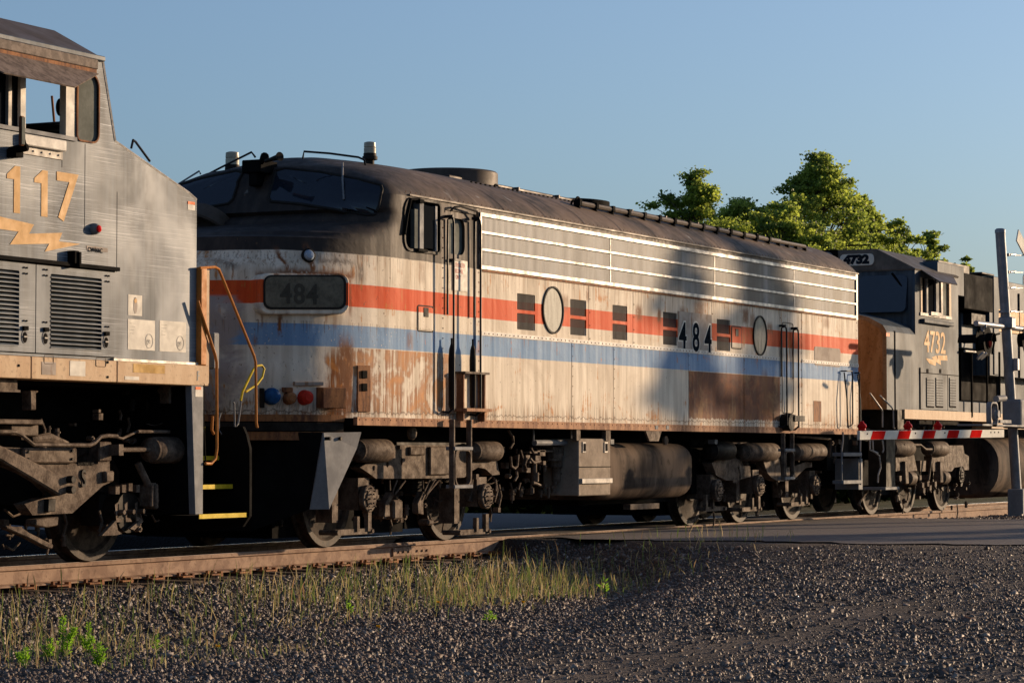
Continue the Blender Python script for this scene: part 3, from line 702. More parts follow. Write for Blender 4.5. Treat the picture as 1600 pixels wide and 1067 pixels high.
# cab panel with the side window
cw = rrect(X0(632) + .0, X0(686), 3.19, 3.72 - .0, .09, 5, (.05, .16, .10, .05))
cabp = plate([[(CAB0, SBZ), (CAB1, SBZ), (CAB1, ZT), (CAB0, ZT)], cw], 0.0, TH, 'cab_side_panel', M['paint'], F9)
# lower panels
le = [CAB1 + .0, D0]
lo = [X0(752), X0(893), X0(958), X0(1075), X0(1162), RD0]
for a, b in zip(lo, lo[1:]): MB().box(a + .008, b - .008, -.001, TH, SBZ, SEAMZ - .0).build('lower_side_panel', M['paint'], F9)
MB().box(RD1 + .004, REAR, -.001, TH, SBZ, SEAMZ).build('lower_side_panel', M['paint'], F9)
# upper panels with port holes / grille openings
G0 = X0(748)
up = [X0(752), X0(920), X0(989), X0(1112), RD0]
PORT = [((X0(847) + X0(880)) / 2, at(863, 484.5).z, .27, .27), ((X0(1175.5) + X0(1198.5)) / 2, at(1187, 524.5).z, .25, .27)]
GRL = [(808, 836, 458, 517), (891, 916, 467, 525), (957, 980, 476, 532), (1036, 1058, 487, 540), (1120, 1141, 498, 549)]
GR_ = []
for u0, u1, v0, v1 in GRL:
    a = XZ(u0, v0); b = XZ(u1, v1); GR_.append((a[0], b[0], 2.34 + .01 if False else b[1], a[1]))
ZUP = 3.055
for a, b in zip(up, up[1:]):
    holes = [ell(cx, cz, rx, rz) for cx, cz, rx, rz in PORT if a < cx < b]
    for g in GR_:
        if a < g[0] < b:
            zm = (g[2] + g[3]) / 2; holes += [rrect(g[0], g[1], g[2], zm - .02, .008, 1), rrect(g[0], g[1], zm + .02, g[3], .008, 1)]
    plate([[(a + .007, SEAMZ), (b - .007, SEAMZ), (b - .007, ZUP), (a + .007, ZUP)]] + holes, 0.001, TH, 'upper_side_panel', M['paint'], F9)
MB().box(RD1 + .004, REAR, .001, TH, SEAMZ, ZUP).build('upper_side_panel', M['paint'], F9)
for g in GR_:
    zm = (g[2] + g[3]) / 2; s = MB().box(g[0] - .02, g[1] + .02, .024, .05, g[2] - .02, g[3] + .02).build('side_grille', M['mesh'], F9)
    b = MB(); k = g[0] + .02
    while k < g[1] - .01: b.box(k, k + .006, .010, .024, g[2], zm - .02).box(k, k + .006, .010, .024, zm + .02, g[3]); k += .03
    b.build('grille_bars', M['mesh'], s, kind='stuff')
for cx, cz, rx, rz in PORT:
    p = MB(); L0 = ell(cx, cz, rx + .012, rz + .012, 36); L1 = ell(cx, cz, rx - .010, rz - .010, 36); n = 36
    p.add([(x, -.016, z) for x, z in L0] + [(x, -.016, z) for x, z in L1] + [(x, .01, z) for x, z in L0] + [(x, .015, z) for x, z in L1],
          [(i, (i + 1) % n, (i + 1) % n + n, i + n) for i in range(n)] + [(i + 2 * n, (i + 1) % n + 2 * n, (i + 1) % n, i) for i in range(n)] + [(i + n, (i + 1) % n + n, (i + 1) % n + 3 * n, i + 3 * n) for i in range(n)])
    fr = p.build('porthole', M['rubber'], F9, smooth=True)
    MB().prism(ell(cx, cz, rx, rz, 36), -.004, .012).build('pane', M['porthole'], fr)
# strips between panels and along the seams, rivets
b = MB(); b.box(X0(752), RD0, -.009, 0, SEAMZ - .022, SEAMZ + .024).box(RD1, REAR, -.009, 0, SEAMZ - .022, SEAMZ + .024)
b.build('belt_rail', M['white'], F9)
rv = MB()
def rivets(x0, x1, z, d=.105, y=-.010, r=.0085):
    x = x0
    while x < x1: rv.lathe((x, y, z), (0, -1, 0), [(r, 0), (r * .8, .004), (.001, .006)], 6); x += d
def rivv(x, z0, z1, d=.12, y=-.001):
    z = z0
    while z < z1: rv.lathe((x, y, z), (0, -1, 0), [(.0075, 0), (.006, .004), (.001, .006)], 6); z += d
rivets(X0(756), RD0 - .03, SEAMZ); rivets(RD1 + .05, REAR - .05, SEAMZ)
rivets(X0(560), REAR - .05, 1.405 - .05, .13, -.018)
for x in lo[1:-1]: rivv(x + .03, 1.45, 2.3)
for x in up[1:-1]: rivv(x + .03, 2.4, 3.0, .16)
rivv(D0 - .03, 1.6, 3.68, .11); rivv(D1 + .03, 1.6, 3.68, .11); rivv(RD0 + .04, 1.5, 2.95); rivv(RD1 - .03, 1.5, 2.95); rivv(REAR - .06, 1.45, 3.6)
x = XB + .1
while x < REAR - .05: rv.lathe((x, -.020, 3.79), (0, -1, 0), [(.009, 0), (.006, .004), (.001, .006)], 6); x += .11
rv.build('rivets', M['rust'], F9, kind='stuff')
# louvred grille band
GZ0, GZ1 = 3.075, 3.70
MB().box(G0, REAR - .13, .020, .04, GZ0, GZ1).build('grille_backing', M['truckdk'], F9)
b = MB(); x = G0 + .03
while x < REAR - .13: b.add([(x, -.004, GZ0), (x + .017, -.004, GZ0), (x + .017, -.004, GZ1), (x, -.004, GZ1), (x, .018, GZ0), (x, .018, GZ1)], [(0, 1, 2, 3), (4, 0, 3, 5)]); x += .030
b.build('grille_fins', M['fins'], F9, kind='stuff')
for z, h in ((3.685, .024), (3.487, .017), (3.292, .017), (3.094, .024)):
    MB().box(G0, REAR - .1, -.022, .0, z - h, z + h).build('grille_trim', M['silver'], F9, bevel=.004)
MB().box(G0, G0 + .035, -.023, .0, GZ0, GZ1).build('grille_end_trim', M['silver'], F9)
MB().box(REAR - .125, REAR - .09, -.023, .0, GZ0, GZ1).build('grille_end_trim', M['silver'], F9)
for u in (953, 1116, 1240):
    x = X0(u); MB().box(x - .008, x + .008, -.010, .0, GZ0, GZ1).build('grille_joint', M['silver'], F9)
MB().box(REAR - .09, REAR, -.001, TH, ZUP, ZT).build('corner_panel', M['silver'], F9)
MB().box(X0(752), REAR - .1, -.012, TH, GZ0 - .03, GZ0 - .005).build('grille_sill', M['rust'], F9)
MB().box(X0(752), REAR - .1, .0, TH, GZ1 + .005, ZT).build('grille_header', M['paint'], F9)
MB().box(XB + .2, REAR, -.020, .01, 3.755, 3.772).build('drip_rail', M['roofgrey'], F9)
# bottom sill
MB().box(at(556, 660).x, REAR, -.018, .03, 1.295, SBZ).build('side_sill', M['rust_sill'], F9)
MB().box(at(556, 660).x, REAR, .95, 2.25, 1.12, 1.30).build('underframe', M['black'], F9)
MB().box(at(556, 660).x, REAR, .03, 3.17, 1.30, SBZ - .01).build('deck_frame', M['black'], F9)
MB().box(24.3, REAR, 1.1, 2.1, .55, 1.15).build('centre_sill', M['black'], F9)

# cab door
dz0, dz1 = 1.42, 3.72
dh = rrect(X0(703.5), X0(729), 3.20, 3.60, .07, 5, (.10, .05, .05, .10))
door = plate([[(D0 + .03, dz0 + .02), (D1 - .03, dz0 + .02), (D1 - .03, dz1 - .05), (D0 + .03, dz1 - .05)], dh], .022, TH, 'cab_door', M['paint'], F9)
MB().box(X0(700), X0(733), .058, .066, 3.17, 3.63).build('pane', M['hazeglass'], door)
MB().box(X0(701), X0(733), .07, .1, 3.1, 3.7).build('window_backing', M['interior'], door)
b = MB(); hx = X0(706); b.cyl((hx, .02, at(700, 405).z), (hx, -.035, at(700, 405).z), .012); b.box(hx, hx + .14, -.04, -.025, at(700, 405).z - .012, at(700, 405).z + .012); b.build('door_handle', M['blackrail'], door)
sg = MB().box(X0(709), X0(732), .013, .0215, 2.80, 3.14).build('warning_sign', M['sticker'], door)
text('AUTHORIZED\nPERSONNEL\n     ONLY', (X0(709) + .012, .0125, 3.06), .048, M['red'], sg and door, xs=.62, thick=.002)
for a, b_ in ((CAB1, D0 + .028), (D1 - .028, X0(752))):
    MB().box(a, b_, .002, TH, SBZ, ZT).build('door_post', M['paint'], F9)
MB().box(D0 + .028, D1 - .028, .003, TH, dz1 - .045, ZT).build('door_header', M['paint'], F9)
MB().box(D0 + .028, D1 - .028, .003, TH, SBZ, dz0 + .015).build('door_sill', M['paint'], F9)
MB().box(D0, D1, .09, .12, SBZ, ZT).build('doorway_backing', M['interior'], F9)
# dark pocket above the side window: gutter bar
MB().tube([(X0(700), -.03, 3.66), (X0(703), -.055, 3.705), (X0(712), -.06, 3.725), (X0(738), -.06, 3.70), (X0(742), -.03, 3.62)], .012).build('door_drip_hood', M['truckdk'], F9, smooth=True)
# cab window: frame, panes, mirror-like wind deflector
fr = MB(); L0 = cw; cxm = sum(p[0] for p in cw) / len(cw); czm = sum(p[1] for p in cw) / len(cw)
def ringband(b, L, grow, y0, y1):
    n = len(L); cx = sum(p[0] for p in L) / n; cz = sum(p[1] for p in L) / n
    O = []
    for i in range(n):
        a, c = Vector(L[i - 1]), Vector(L[(i + 1) % n]); d = (c - a).normalized(); O.append((L[i][0] + d.y * grow, L[i][1] - d.x * grow))
    b.add([(x, y0, z) for x, z in O] + [(x, y0, z) for x, z in L] + [(x, y1, z) for x, z in O] + [(x, y1, z) for x, z in L],
          [(i, (i + 1) % n, (i + 1) % n + n, i + n) for i in range(n)] + [(i + 2 * n, (i + 1) % n + 2 * n, (i + 1) % n, i) for i in range(n)] + [(i + n, (i + 1) % n + n, (i + 1) % n + 3 * n, i + 3 * n) for i in range(n)])
    return b
wf = ringband(fr, cw, .028, -.016, .02).build('cab_window', M['truckdk'], F9, smooth=True)
MB().box(X0(632), X0(689), .055, .062, 3.15, 3.74).build('pane', M['sideglass'], wf)
MB().box(X0(652), X0(658), -.03, .05, 3.2, 3.70).build('window_post', M['galvpaint'], wf)
MB().box(X0(660), X0(679), .0, .02, 3.22, 3.68).build('sliding_pane', M['sideglass'], wf)
MB().box(X0(679), X0(682), -.01, .03, 3.2, 3.69).build('window_post', M['galvpaint'], wf)
MB().box(X0(645), X0(650), -.02, .03, 3.20, 3.62).build('quarter_pane', M['hazeglass'], wf)
MB().box(X0(650), X0(656), -.05, -.0, 3.69, 3.73).build('window_bracket', M['black'], wf); MB().box(X0(648), X0(662), -.05, -.0, 3.17, 3.20).build('window_bracket', M['black'], wf)
# dark seal running down in front of the side window
b = MB(); b.tube([(X0(652) , -.022, 3.735), (X0(639), -.022, 3.72), (X0(633.5), -.022, 3.55), (X0(629), -.022, 3.33)], .016); b.build('window_gutter', M['black'], F9, smooth=True)

# hand rails beside the doors
def grab(u, vt, vb, Y=-.12, r=.013, wide=.0, name='grab_rail'):
    """vertical bar with returns to the body"""
    p, q = at(u, vt, Y), at(u, vb, Y); x = p.x
    return MB().tube([(x, .01, q.z - .02), (x, Y * .7, q.z - .015), (x, Y, q.z + .03), (x, Y, p.z - .03), (x, Y * .7, p.z + .015), (x, .01, p.z + .02)], r).build(name, M['blackrail'], F9, smooth=True)
for u, vt, vb, w in ((709, 342, 640, 9), (751, 345, 645, 9), (1229, 512, 664, 8), (1247.5, 516, 668, 8)):
    a, c = at(u, vt, -.12), at(u, vb, -.12); x = a.x; xl = at(u - w, vt, -.02).x
    b = MB().tube([(x, -.12, c.z), (x, -.12, a.z - .05), (x - .02, -.12, a.z), ((x + xl) / 2, -.08, a.z + .02), (xl, -.02, a.z), (xl, -.015, a.z - .3), (xl, -.015, (a.z + c.z) / 2)], .0125)
    b.cyl(((x + xl) / 2, 0, a.z + .03), ((x + xl) / 2, -.1, a.z + .03), .018); b.tube([(x, -.12, c.z + .02), (x, -.06, c.z - .03), (x - .03, .0, c.z - .02)], .013)
    b.build('door_handrail', M['blackrail'], F9, smooth=True)
for u0, u1, vt, vb in ((1319, 1332, 580, 667), (1340, 1343, 582, 668)):
    a, c = at(u1, vt, -.12), at(u0, vb, -.12); x0_, x1_ = at(u0, vt, -.05).x, a.x
    MB().tube([(x0_, 0, a.z), (x0_ + .01, -.08, a.z), (x1_, -.11, a.z), (x1_, -.12, a.z - .06), (x1_, -.12, c.z + .05), (x0_ + .03, -.1, c.z), (x0_, -.1, c.z + .1), (x0_ - .02, -.1, (a.z + c.z) / 2), (x0_, -.05, a.z - .02)], .011).build('corner_handrail', M['blackrail'], F9, smooth=True)
# hanging bottles of the old antenna/vent units beside the door base
for u in (704.5, 737.5):
    p = at(u, 560, -.06); b = MB(); b.lathe((p.x, -.07, at(u, 640).z), (0, 0, 1), [(.02, 0), (.035, .05), (.038, .55), (.03, .66), (.012, .72), (.012, .78)], 12); b.build('side_cylinder', M['truckdk'], F9, smooth=True)
# door step plate and ladder
p0, p1 = at(713, 640), at(749, 640)
b = MB(); b.box(p0.x - .03, p1.x, -.13, 0, at(730, 583).z - .012, at(730, 583).z + .012); b.build('kick_step', M['truck'], F9)
b = MB(); b.box(p0.x - .05, p1.x, -.16, 0, at(730, 641).z - .015, at(730, 641).z + .02).box(p0.x, p0.x + .022, -.09, 0, 1.36, at(730, 583).z); b.box(p1.x - .045, p1.x - .022, -.09, 0, 1.36, at(730, 583).z).build('step_bracket', M['rust_sill'], F9)
def ladder(uL, uR, vt, vb, rungs, Y=-.11, loop=None, w=.035):
    xl, xr = at(uL, vt, Y).x, at(uR, vt, Y).x; zt, zb = at(uL, vt, Y).z, at(uL, vb, Y).z
    b = MB(); b.box(xl, xl + w, Y - .012, Y + .05, zb, zt).box(xr - w, xr, Y - .012, Y + .05, zb, zt)
    L = b.build('ladder', M['truck'], F9, bevel=.006)
    for v in rungs:
        z = at((uL + uR) / 2, v, Y).z; MB().box(xl + .002, xr - .002, Y - .025, Y + .09, z - .02, z + .02).build('rung', M['galvpaint'], L, bevel=.006)
    if loop:
        zz0, zz1 = at(uL, loop[1], Y).z, at(uL, loop[0], Y).z
        b = MB(); ringband(b, rrect(xl + .05, xr - .05, zz0, zz1, .07), .022, Y - .02, Y + .02); b.build('toe_loop', M['truck'], L, smooth=True)
    return L
ladder(707.5, 736.5, 655, 763, (700.5, 760), loop=(704, 757))
ladder(1224.5, 1240, 676, 750, (703, 747), loop=(706, 745))
xl, xr = at(1315, 700, -.1).x, at(1344, 700, -.1).x
b = MB(); 
b.tube([(xl + .06, -.1, 1.33), (xl + .06, -.1, 1.2), (xl, -.1, 1.05), (xl, -.1, at(1315, 755).z)], .014); b.tube([(xr + .02, -.1, 1.33), (xr, -.1, 1.1), (xr, -.1, at(1344, 757).z)], .014)
L = b.build('end_ladder', M['galvpaint'], F9, smooth=True)
for v in (709, 752): z = at(1330, v, -.1).z; MB().box(xl, xr, -.13, .05, z - .035, z + .02).build('tread', M['galvpaint'], L, bevel=.005)
p = at(1350, 752, -.05); MB().box(xr - .02, xr + .16, -.08, .3, p.z - .12, p.z + .35).build('end_bracket', M['galvpaint'], F9)

# number on the side, patch behind it
z0, z1 = at(1083, 547).z, at(1083, 503).z
MB().box(X0(1059), X0(1112) - .004, -.0028, .0005, SEAMZ + .03, z1 + .12).build('number_patch', M['patch'], F9)
for k, (u, u2) in enumerate(((1060, 1073), (1081, 1093), (1100, 1112))):
    vv = (503.5, 504.5, 508)[k]; vb = (542, 546.5, 548)[k]; zb, zt_ = at(u, vb + 1).z, at(u, vv).z; wd = X0(u2) - X0(u)
    ch = '484'[k]; hh = zt_ - zb; xs = wd / (hh * .78)
    text(ch, (X0(u) - .0, -.0055, zb), hh, M['white'], F9, xs=xs, thick=.003, bold=.03, name='numeral_outline')
    text(ch, (X0(u) - .0, -.0095, zb), hh, M['numdark'], F9, xs=xs, thick=.003, bold=.008, name='numeral')
# filler hatches, patch plates
def hatch(u0, u1, v0, v1):
    a, c = XZ(u0, v0), XZ(u1, v1); b = MB(); ringband(b, rrect(a[0] + .02, c[0] - .02, c[1] + .02, a[1] - .02, .03), .014, -.004, .0); o = b.build('filler_hatch', M['rubber'], F9)
    MB().box(a[0] + .03, c[0] - .03, -.008, .0, c[1] + .03, a[1] - .03).build('cover', M['paint'], o)
    mx = (a[0] + c[0]) / 2; MB().box(mx - .05, mx + .05, -.014, .0, (a[1] + c[1]) / 2 + .02, (a[1] + c[1]) / 2 + .12).build('latch', M['truckdk'], o)
hatch(651, 678, 475, 521); hatch(1142, 1159, 508, 547)
a, c = XZ(1272, 541), XZ(1313, 574); MB().prism(rrect(a[0], c[0], c[1], a[1], .06), -.004, .0).build('patch_plate', M['patch'], F9)
a, c = XZ(1271, 626), XZ(1283, 659); MB().box(a[0], c[0], -.005, 0, c[1], a[1]).build('brown_plate', M['rust'], F9)
a, c = XZ(1223, 497), XZ(1238, 645); 
b = MB(); ringband(b, rrect(X0(1222), X0(1239), at(1230, 645).z, at(1230, 505).z, .05), .008, -.006, 0); b.build('rear_door_seam', M['rubber'], F9)
MB().box(RD0 + .004, RD1 - .004, .004, TH, SBZ, ZUP).build('rear_door', M['paint'], F9)
p = at(1222, 660); b = MB(); b.cyl((p.x + .02, -.0, p.z), (p.x + .02, -.14, p.z), .12, 14).box(p.x + .1, p.x + .5, -.16, 0, p.z + .02, p.z + .1).cyl((p.x + .1, -.05, p.z + .08), (p.x + .32, -.05, p.z + .06), .06); b.build('step_housing', M['truckdk'], F9, smooth=True)
# battered jack-plate below the number board (rusty receptacle)
h, nn = shell_hit(566, 605, .0)
a, c = XZ(556, 571, .0), XZ(577, 640, .0)
def onshell(u0, u1, v0, v1, name, mat, thick, parent=F9, off=0.0, r=None, bev=.004, **k):
    """slab lying on the shell, corners found on the real surface"""
    pts = rrect(u0, u1, v0, v1, r, 4) if r else [(u1, v1), (u0, v1), (u0, v0), (u1, v0)]
    P = []; N = []
    for u, v in pts:
        p, n = shell_hit(u, v); P.append(p); N.append(n)
    nm = sum(N, Vector()).normalized(); n = len(P)
    b = MB(); b.add([p + nm * (off + thick) for p in P] + [p - nm * .02 for p in P], [tuple(range(n)), tuple(range(2 * n - 1, n - 1, -1))] + [(i, i + n, (i + 1) % n + n, (i + 1) % n) for i in range(n)])
    o = b.build(name, mat, parent, bevel=bev, **k); fix_normals(o); return o, P, nm
def fix_normals(o):
    import bmesh
    bm = bmesh.new(); bm.from_mesh(o.data); bmesh.ops.recalc_face_normals(bm, faces=bm.faces); bm.to_mesh(o.data); bm.free()
j, P, nm = onshell(557, 577, 571, 643, 'jack_plate', M['rust'], .02)
for v in (585, 605): onshell(563, 571, v - 6, v + 6, 'socket', M['black'], .03, j)
# number board housing
hb, P, nm = onshell(408, 546, 427, 490, 'number_board', M['paint'], .0, r=13, bev=0)
def board():
    # plane through three shell points, pushed out
    a, n1 = shell_hit(413, 462); b_, n2 = shell_hit(543, 462); c_, n3 = shell_hit(480, 485)
    ex = (b_ - a); ex.z = 0; ex.normalize(); ez = Vector((0, 0, 1)); n = ex.cross(ez).normalized()
    if n.dot(shell_n(a)) < 0: n = -n
    # outermost point of the shell under the board
    mx = max((shell_hit(u, v)[0] - a).dot(n) for u in range(412, 545, 12) for v in (432, 460, 486)); o = a + n * (mx + .02); return o, ex, n
bo, bex, bn = board()
def onboard(u, v, d=0.0):
    r_ = ray(u, v); o = bo + bn * d; t = (o - CAM).dot(bn) / r_.dot(bn); return CAM + r_ * t
def board_slab(u0, u1, v0, v1, r, d0, d1, name, mat, parent, **k):
    L = [(a, b_) for a, b_ in rrect(u0, u1, v0, v1, r, 5)]
    A = [onboard(u, v, d1) for u, v in L]; B = [p - bn * (d1 - d0) for p in A]; n = len(A)
    b = MB().add(A + B, [tuple(range(n)), tuple(range(2 * n - 1, n - 1, -1))] + [(i, i + n, (i + 1) % n + n, (i + 1) % n) for i in range(n)])
    o = b.build(name, mat, parent, **k); fix_normals(o); return o
bpy.data.objects.remove(hb)
hb = board_slab(405, 546, 427, 491, 15, -.5, .035, 'number_board', M['paint'], F9, bevel=.012)
sl = board_slab(412, 541, 430, 483.5, 12, .0352, .045, 'seal', M['rubber'], hb)
gl = board_slab(415, 537, 432.5, 480, 10, .0455, .052, 'board_glass', M['boardgl'], hb)
hgt = (onboard(470, 445) - onboard(470, 475)).length
text('484', onboard(438, 473, .055), hgt, M['boardnum'], hb, ex=bex, xs=.95, sp=1.15, thick=.002, bold=.006)
M['beaconblue'] = plain('pale_blue_glass_lens', (.34, .42, .52), .2, 0, .2, 8, spec=.4)
# class light above the board
p, n = shell_hit(481, 400); b = MB(); b.lathe(p - n * .03, n, [(.075, 0), (.075, .06), (.062, .065), (.05, .05), (.001, .05)], 20); cl = b.build('class_light', M['truckdk'], F9, smooth=True)
MB().lathe(p - n * .0, n, [(.06, .0), (.057, .035), (.04, .06), (.001, .07)], 18).build('lens', M['beaconblue'], cl, smooth=True)
def add_marks(m, marks, col=(0.19, 0.075, 0.03)):
    nt = m.node_tree; bs = [n for n in nt.nodes if n.type == 'BSDF_PRINCIPLED'][0]; lk = bs.inputs['Base Color'].links[0].from_socket
    t = NT.__new__(NT); t.m = m; t.t = nt; g = [n for n in nt.nodes if n.type == 'NEW_GEOMETRY'][0]; t.pos = g.outputs['Position']; sp = [n for n in nt.nodes if n.type == 'SEPXYZ'][0]; t.x, t.y, t.z = sp.outputs
    wob = t.noise((18, 18, 9), 5, .7, 0, (3, 3, 3)); wz_ = t.math('SUBTRACT', wob, .5); acc = None; side = t.step(t.y, 1.7, 1.6)
    xx = t.math('ADD', t.x, t.mul(wz_, .06)); zz = t.math('ADD', t.z, t.mul(wz_, .12))
    for (u0, u1, v0, v1, k) in marks:
        a, _ = shell_hit(u0, (v0 + v1) / 2) if u1 < 620 else (at(u0, (v0 + v1) / 2), 0); b_, _ = shell_hit(u1, (v0 + v1) / 2) if u1 < 620 else (at(u1, (v0 + v1) / 2), 0)
        c, _ = shell_hit((u0 + u1) / 2, v0) if u1 < 620 else (at((u0 + u1) / 2, v0), 0); d, _ = shell_hit((u0 + u1) / 2, v1) if u1 < 620 else (at((u0 + u1) / 2, v1), 0)
        k = min(1, k * 1.15); mk = t.mul(t.band(xx, min(a.x, b_.x), max(a.x, b_.x), .25 * abs(b_.x - a.x) + .004), t.band(zz, d.z, c.z, .03 + .12 * (c.z - d.z)), k)
        acc = mk if acc is None else t.math('MAXIMUM', acc, mk)
    acc = t.mul(acc, side, t.step(wob, .30, .48)); t.put(bs.inputs['Base Color'], t.mix(acc, lk, col))
add_marks(M['paint'], [(445, 451, 390, 428, .9), (484, 493, 385, 430, .9), (420, 545, 421, 431, .95), (400, 414, 424, 448, .8), (434, 441, 490, 522, .9), (408, 412, 488, 510, .6), (538, 552, 426, 436, .8), (528, 552, 530, 640, .85), (545, 549, 430, 490, .6),
  (520, 527, 490, 512, .4), (508, 512, 490, 505, .5), (395, 402, 525, 545, .4), (470, 478, 640, 652, .7), (1160, 1170, 482, 506, .8), (1172, 1180, 490, 512, .6), (1199, 1207, 505, 520, .7), (993, 1003, 478, 500, .75), (1027, 1033, 483, 502, .8), (975, 980, 478, 500, .6), (916, 921, 450, 470, .6), (878, 888, 462, 484, .55), (1286, 1296, 497, 512, .5), (1084, 1100, 470, 500, .6), (1062, 1070, 480, 500, .6), (655, 664, 410, 440, .3), (636, 645, 520, 545, .5), (1190, 1199, 580, 650, .5)])
add_marks(M['paint'], [(500, 552, 406.5, 410, .9), (560, 568, 415, 442, .5), (350, 372, 405, 420, .5)], (.05, .035, .03))
# windshields: near one by its picture outline, far one mirrored
def wshield(poly, mirror=False):
    P = []
    poly2 = []
    for i in range(len(poly)):
        a, c = poly[i], poly[(i + 1) % len(poly)]
        for k in range(6): poly2.append((a[0] + (c[0] - a[0]) * k / 6, a[1] + (c[1] - a[1]) * k / 6))
    for u, v in poly2: P.append(shell_hit(u, v))
    ctr, cn = shell_hit(sum(p[0] for p in poly2) / len(poly2), sum(p[1] for p in poly2) / len(poly2))
    rings = []
    N = len(P)
    def grid(k, off): # ring at fraction k between centre and rim on surface
        out = []
        cu = sum(p[0] for p in poly2) / N; cv = sum(p[1] for p in poly2) / N
        for u, v in poly2: q, n = shell_hit(cu + (u - cu) * k, cv + (v - cv) * k); out.append(q + n * off)
        return out
    R = [grid(k, .007) for k in (1.0, .8, .6, .4, .2)]; cpt = shell_hit(sum(p[0] for p in poly2) / N, sum(p[1] for p in poly2) / N)[0]
    mir = lambda p: Vector((p.x, 3.2 - p.y, p.z)) if mirror else p
    b = MB(); v = [mir(p) for r in R for p in r] + [mir(cpt + cn * .007)]
    f = [(i * N + k, (i + 1) * N + k, (i + 1) * N + (k + 1) % N, i * N + (k + 1) % N) for i in range(4) for k in range(N)] + [(4 * N + k, 5 * N, 4 * N + (k + 1) % N) for k in range(N)]
    b.add(v, f); ws = b.build('windshield', M['glass'], F9, smooth=True); fix_normals(ws)
    g = MB(); g.tube([mir(p) for p in grid(1.01, .005)] + [mir(grid(1.01, .005)[0])], .017, 6); g.build('window_seal', M['rubber'], ws, smooth=True)
    return ws
WS = [(432, 268), (446, 264), (500, 270), (560, 281), (594, 290), (596, 297), (591, 322), (585, 335), (572, 336), (520, 327), (470, 319), (424, 315), (421, 309), (426, 290)]
w1 = wshield(WS); w2 = wshield(WS, True)
for ww, mir in ((w1, False), (w2, True)):
    top, n = shell_hit(535, 262); bot, n2 = shell_hit(538, 313); mid, n3 = shell_hit(537, 285)
    f_ = (lambda p: Vector((p.x, 3.2 - p.y, p.z))) if mir else (lambda p: p)
    MB().tube([f_(top + n * .01), f_(top + n * .05), f_(mid + n3 * .045), f_(bot + n2 * .02)], .011, 6).build('wiper', M['galvpaint'], ww, smooth=True)
# far side shutter/mirror shape at the far cheek of the nose, windscreen roof rails, horn, beacons
def roofrail(pts, h=.09):
    P = [shell_hit(u, v + 14)[0] for u, v in pts]
    return P
def pt(u, v, Y): return at(u, v, Y)
r1 = [pt(473, 248, .95), pt(475, 237, .95), pt(515, 240, .75), pt(560, 246, .55), pt(569, 250, .5), pt(571, 258, .5)]
MB().tube(r1, .012, 7).build('roof_handrail', M['blackrail'], F9, smooth=True)
r2 = [Vector((p.x, 3.2 - p.y, p.z)) for p in r1]
r2 = [pt(296, 294, 2.75), pt(299, 286, 2.75), pt(345, 262, 2.3), pt(393, 238, 1.85), pt(399, 246, 1.8)]
MB().tube(r2, .012, 7).build('roof_handrail', M['blackrail'], F9, smooth=True)
p = pt(396, 262, 1.55); b = MB(); b.box(p.x - .05, p.x + .3, p.y - .12, p.y + .12, p.z - .06, p.z + .08).box(p.x - .02, p.x + .3, p.y - .05, p.y + .05, p.z - .2, p.z - .05).cyl((p.x, p.y - .1, p.z + .05), (p.x - .12, p.y - .22, p.z + .1), .03, 10, .05)
b.build('horn_bracket', M['black'], F9, bevel=.01)
p = pt(415, 252, 1.3); MB().lathe(p, (-.4, -.9, .1), [(.02, 0), (.022, .1), (.03, .22), (.05, .27)], 12).build('horn', M['truckdk'], F9, smooth=True)
for (u, vt, vb, Y, lab, rr) in ((578, 222, 240, .95, 'tall yellowed beacon on a dark stalk', .068), (363, 237.5, 258, 2.55, 'squat yellowed beacon behind the windshields', .078)):
    a, c = pt(u, vt, Y), pt(u, vb, Y); zb = a.z - .02
    b = MB(); b.lathe((c.x, Y, c.z - .28), (0, 0, 1), [(.05, 0), (.05, .2), (.085, .21), (.085, .245), (rr + .005, .25), (rr + .005, .28)], 20); s = b.build('beacon', M['truckdk'], F9, smooth=True, label=lab)
    h = a.z - c.z; MB().lathe((c.x, Y, c.z), (0, 0, 1), [(rr, 0), (rr, h * .45), (rr * .9, h * .5), (rr, h * .55), (rr * .96, h * .93), (rr * .6, h)], 20).build('lens', M['beacon'], s, smooth=True)
# roof equipment: big round exhaust/fan housing, second fan, eye bolts, conduit
def fan(u0, u1, vt, vb, Y, ry):
    a, c = pt(u0, vb, Y), pt(u1, vb, Y); cx, r = (a.x + c.x) / 2, (c.x - a.x) / 2 * .5
    return cx, r
p = pt(699, 285, 1.6); zt = pt(699, 270, 1.6).z; rf = .62
b = MB().lathe((p.x, 1.6, 4.2), (0, 0, 1), [(rf, -.15), (rf, zt - 4.2 - .02), (rf - .02, zt - 4.2), (rf - .05, zt - 4.2 - .01), (rf - .06, zt - 4.35)], 48); b.build('roof_fan_housing', M['roofgrey'], F9, smooth=True)
MB().cyl((p.x, 1.6, 4.2), (p.x, 1.6, zt - .09), rf - .05, 40).build('fan_grille', M['black'], F9)
p = pt(880, 315, 1.6); zt = pt(870, 310, 1.6).z; MB().lathe((p.x, 1.6, 4.15), (0, 0, 1), [(.62, 0), (.62, .19), (.56, .2), (.5, .16)], 40).build('roof_fan_housing', M['black'], F9, smooth=True)
p = pt(790, 303, 1.6)
for u, v, Y in ((775, 297, .85), (903, 316, .55), (896, 321, .45)):
    p = pt(u, v, Y); n = 16; b = MB(); L = [(p.x + .062 * math.cos(2 * math.pi * i / n), Y, p.z + .062 * math.sin(2 * math.pi * i / n)) for i in range(n + 1)]; b.tube(L, .014, 7); b.cyl((p.x, Y, p.z - .065), (p.x, Y, p.z - .16), .016); b.build('lifting_eye', M['black'], F9, smooth=True)
YC = .38
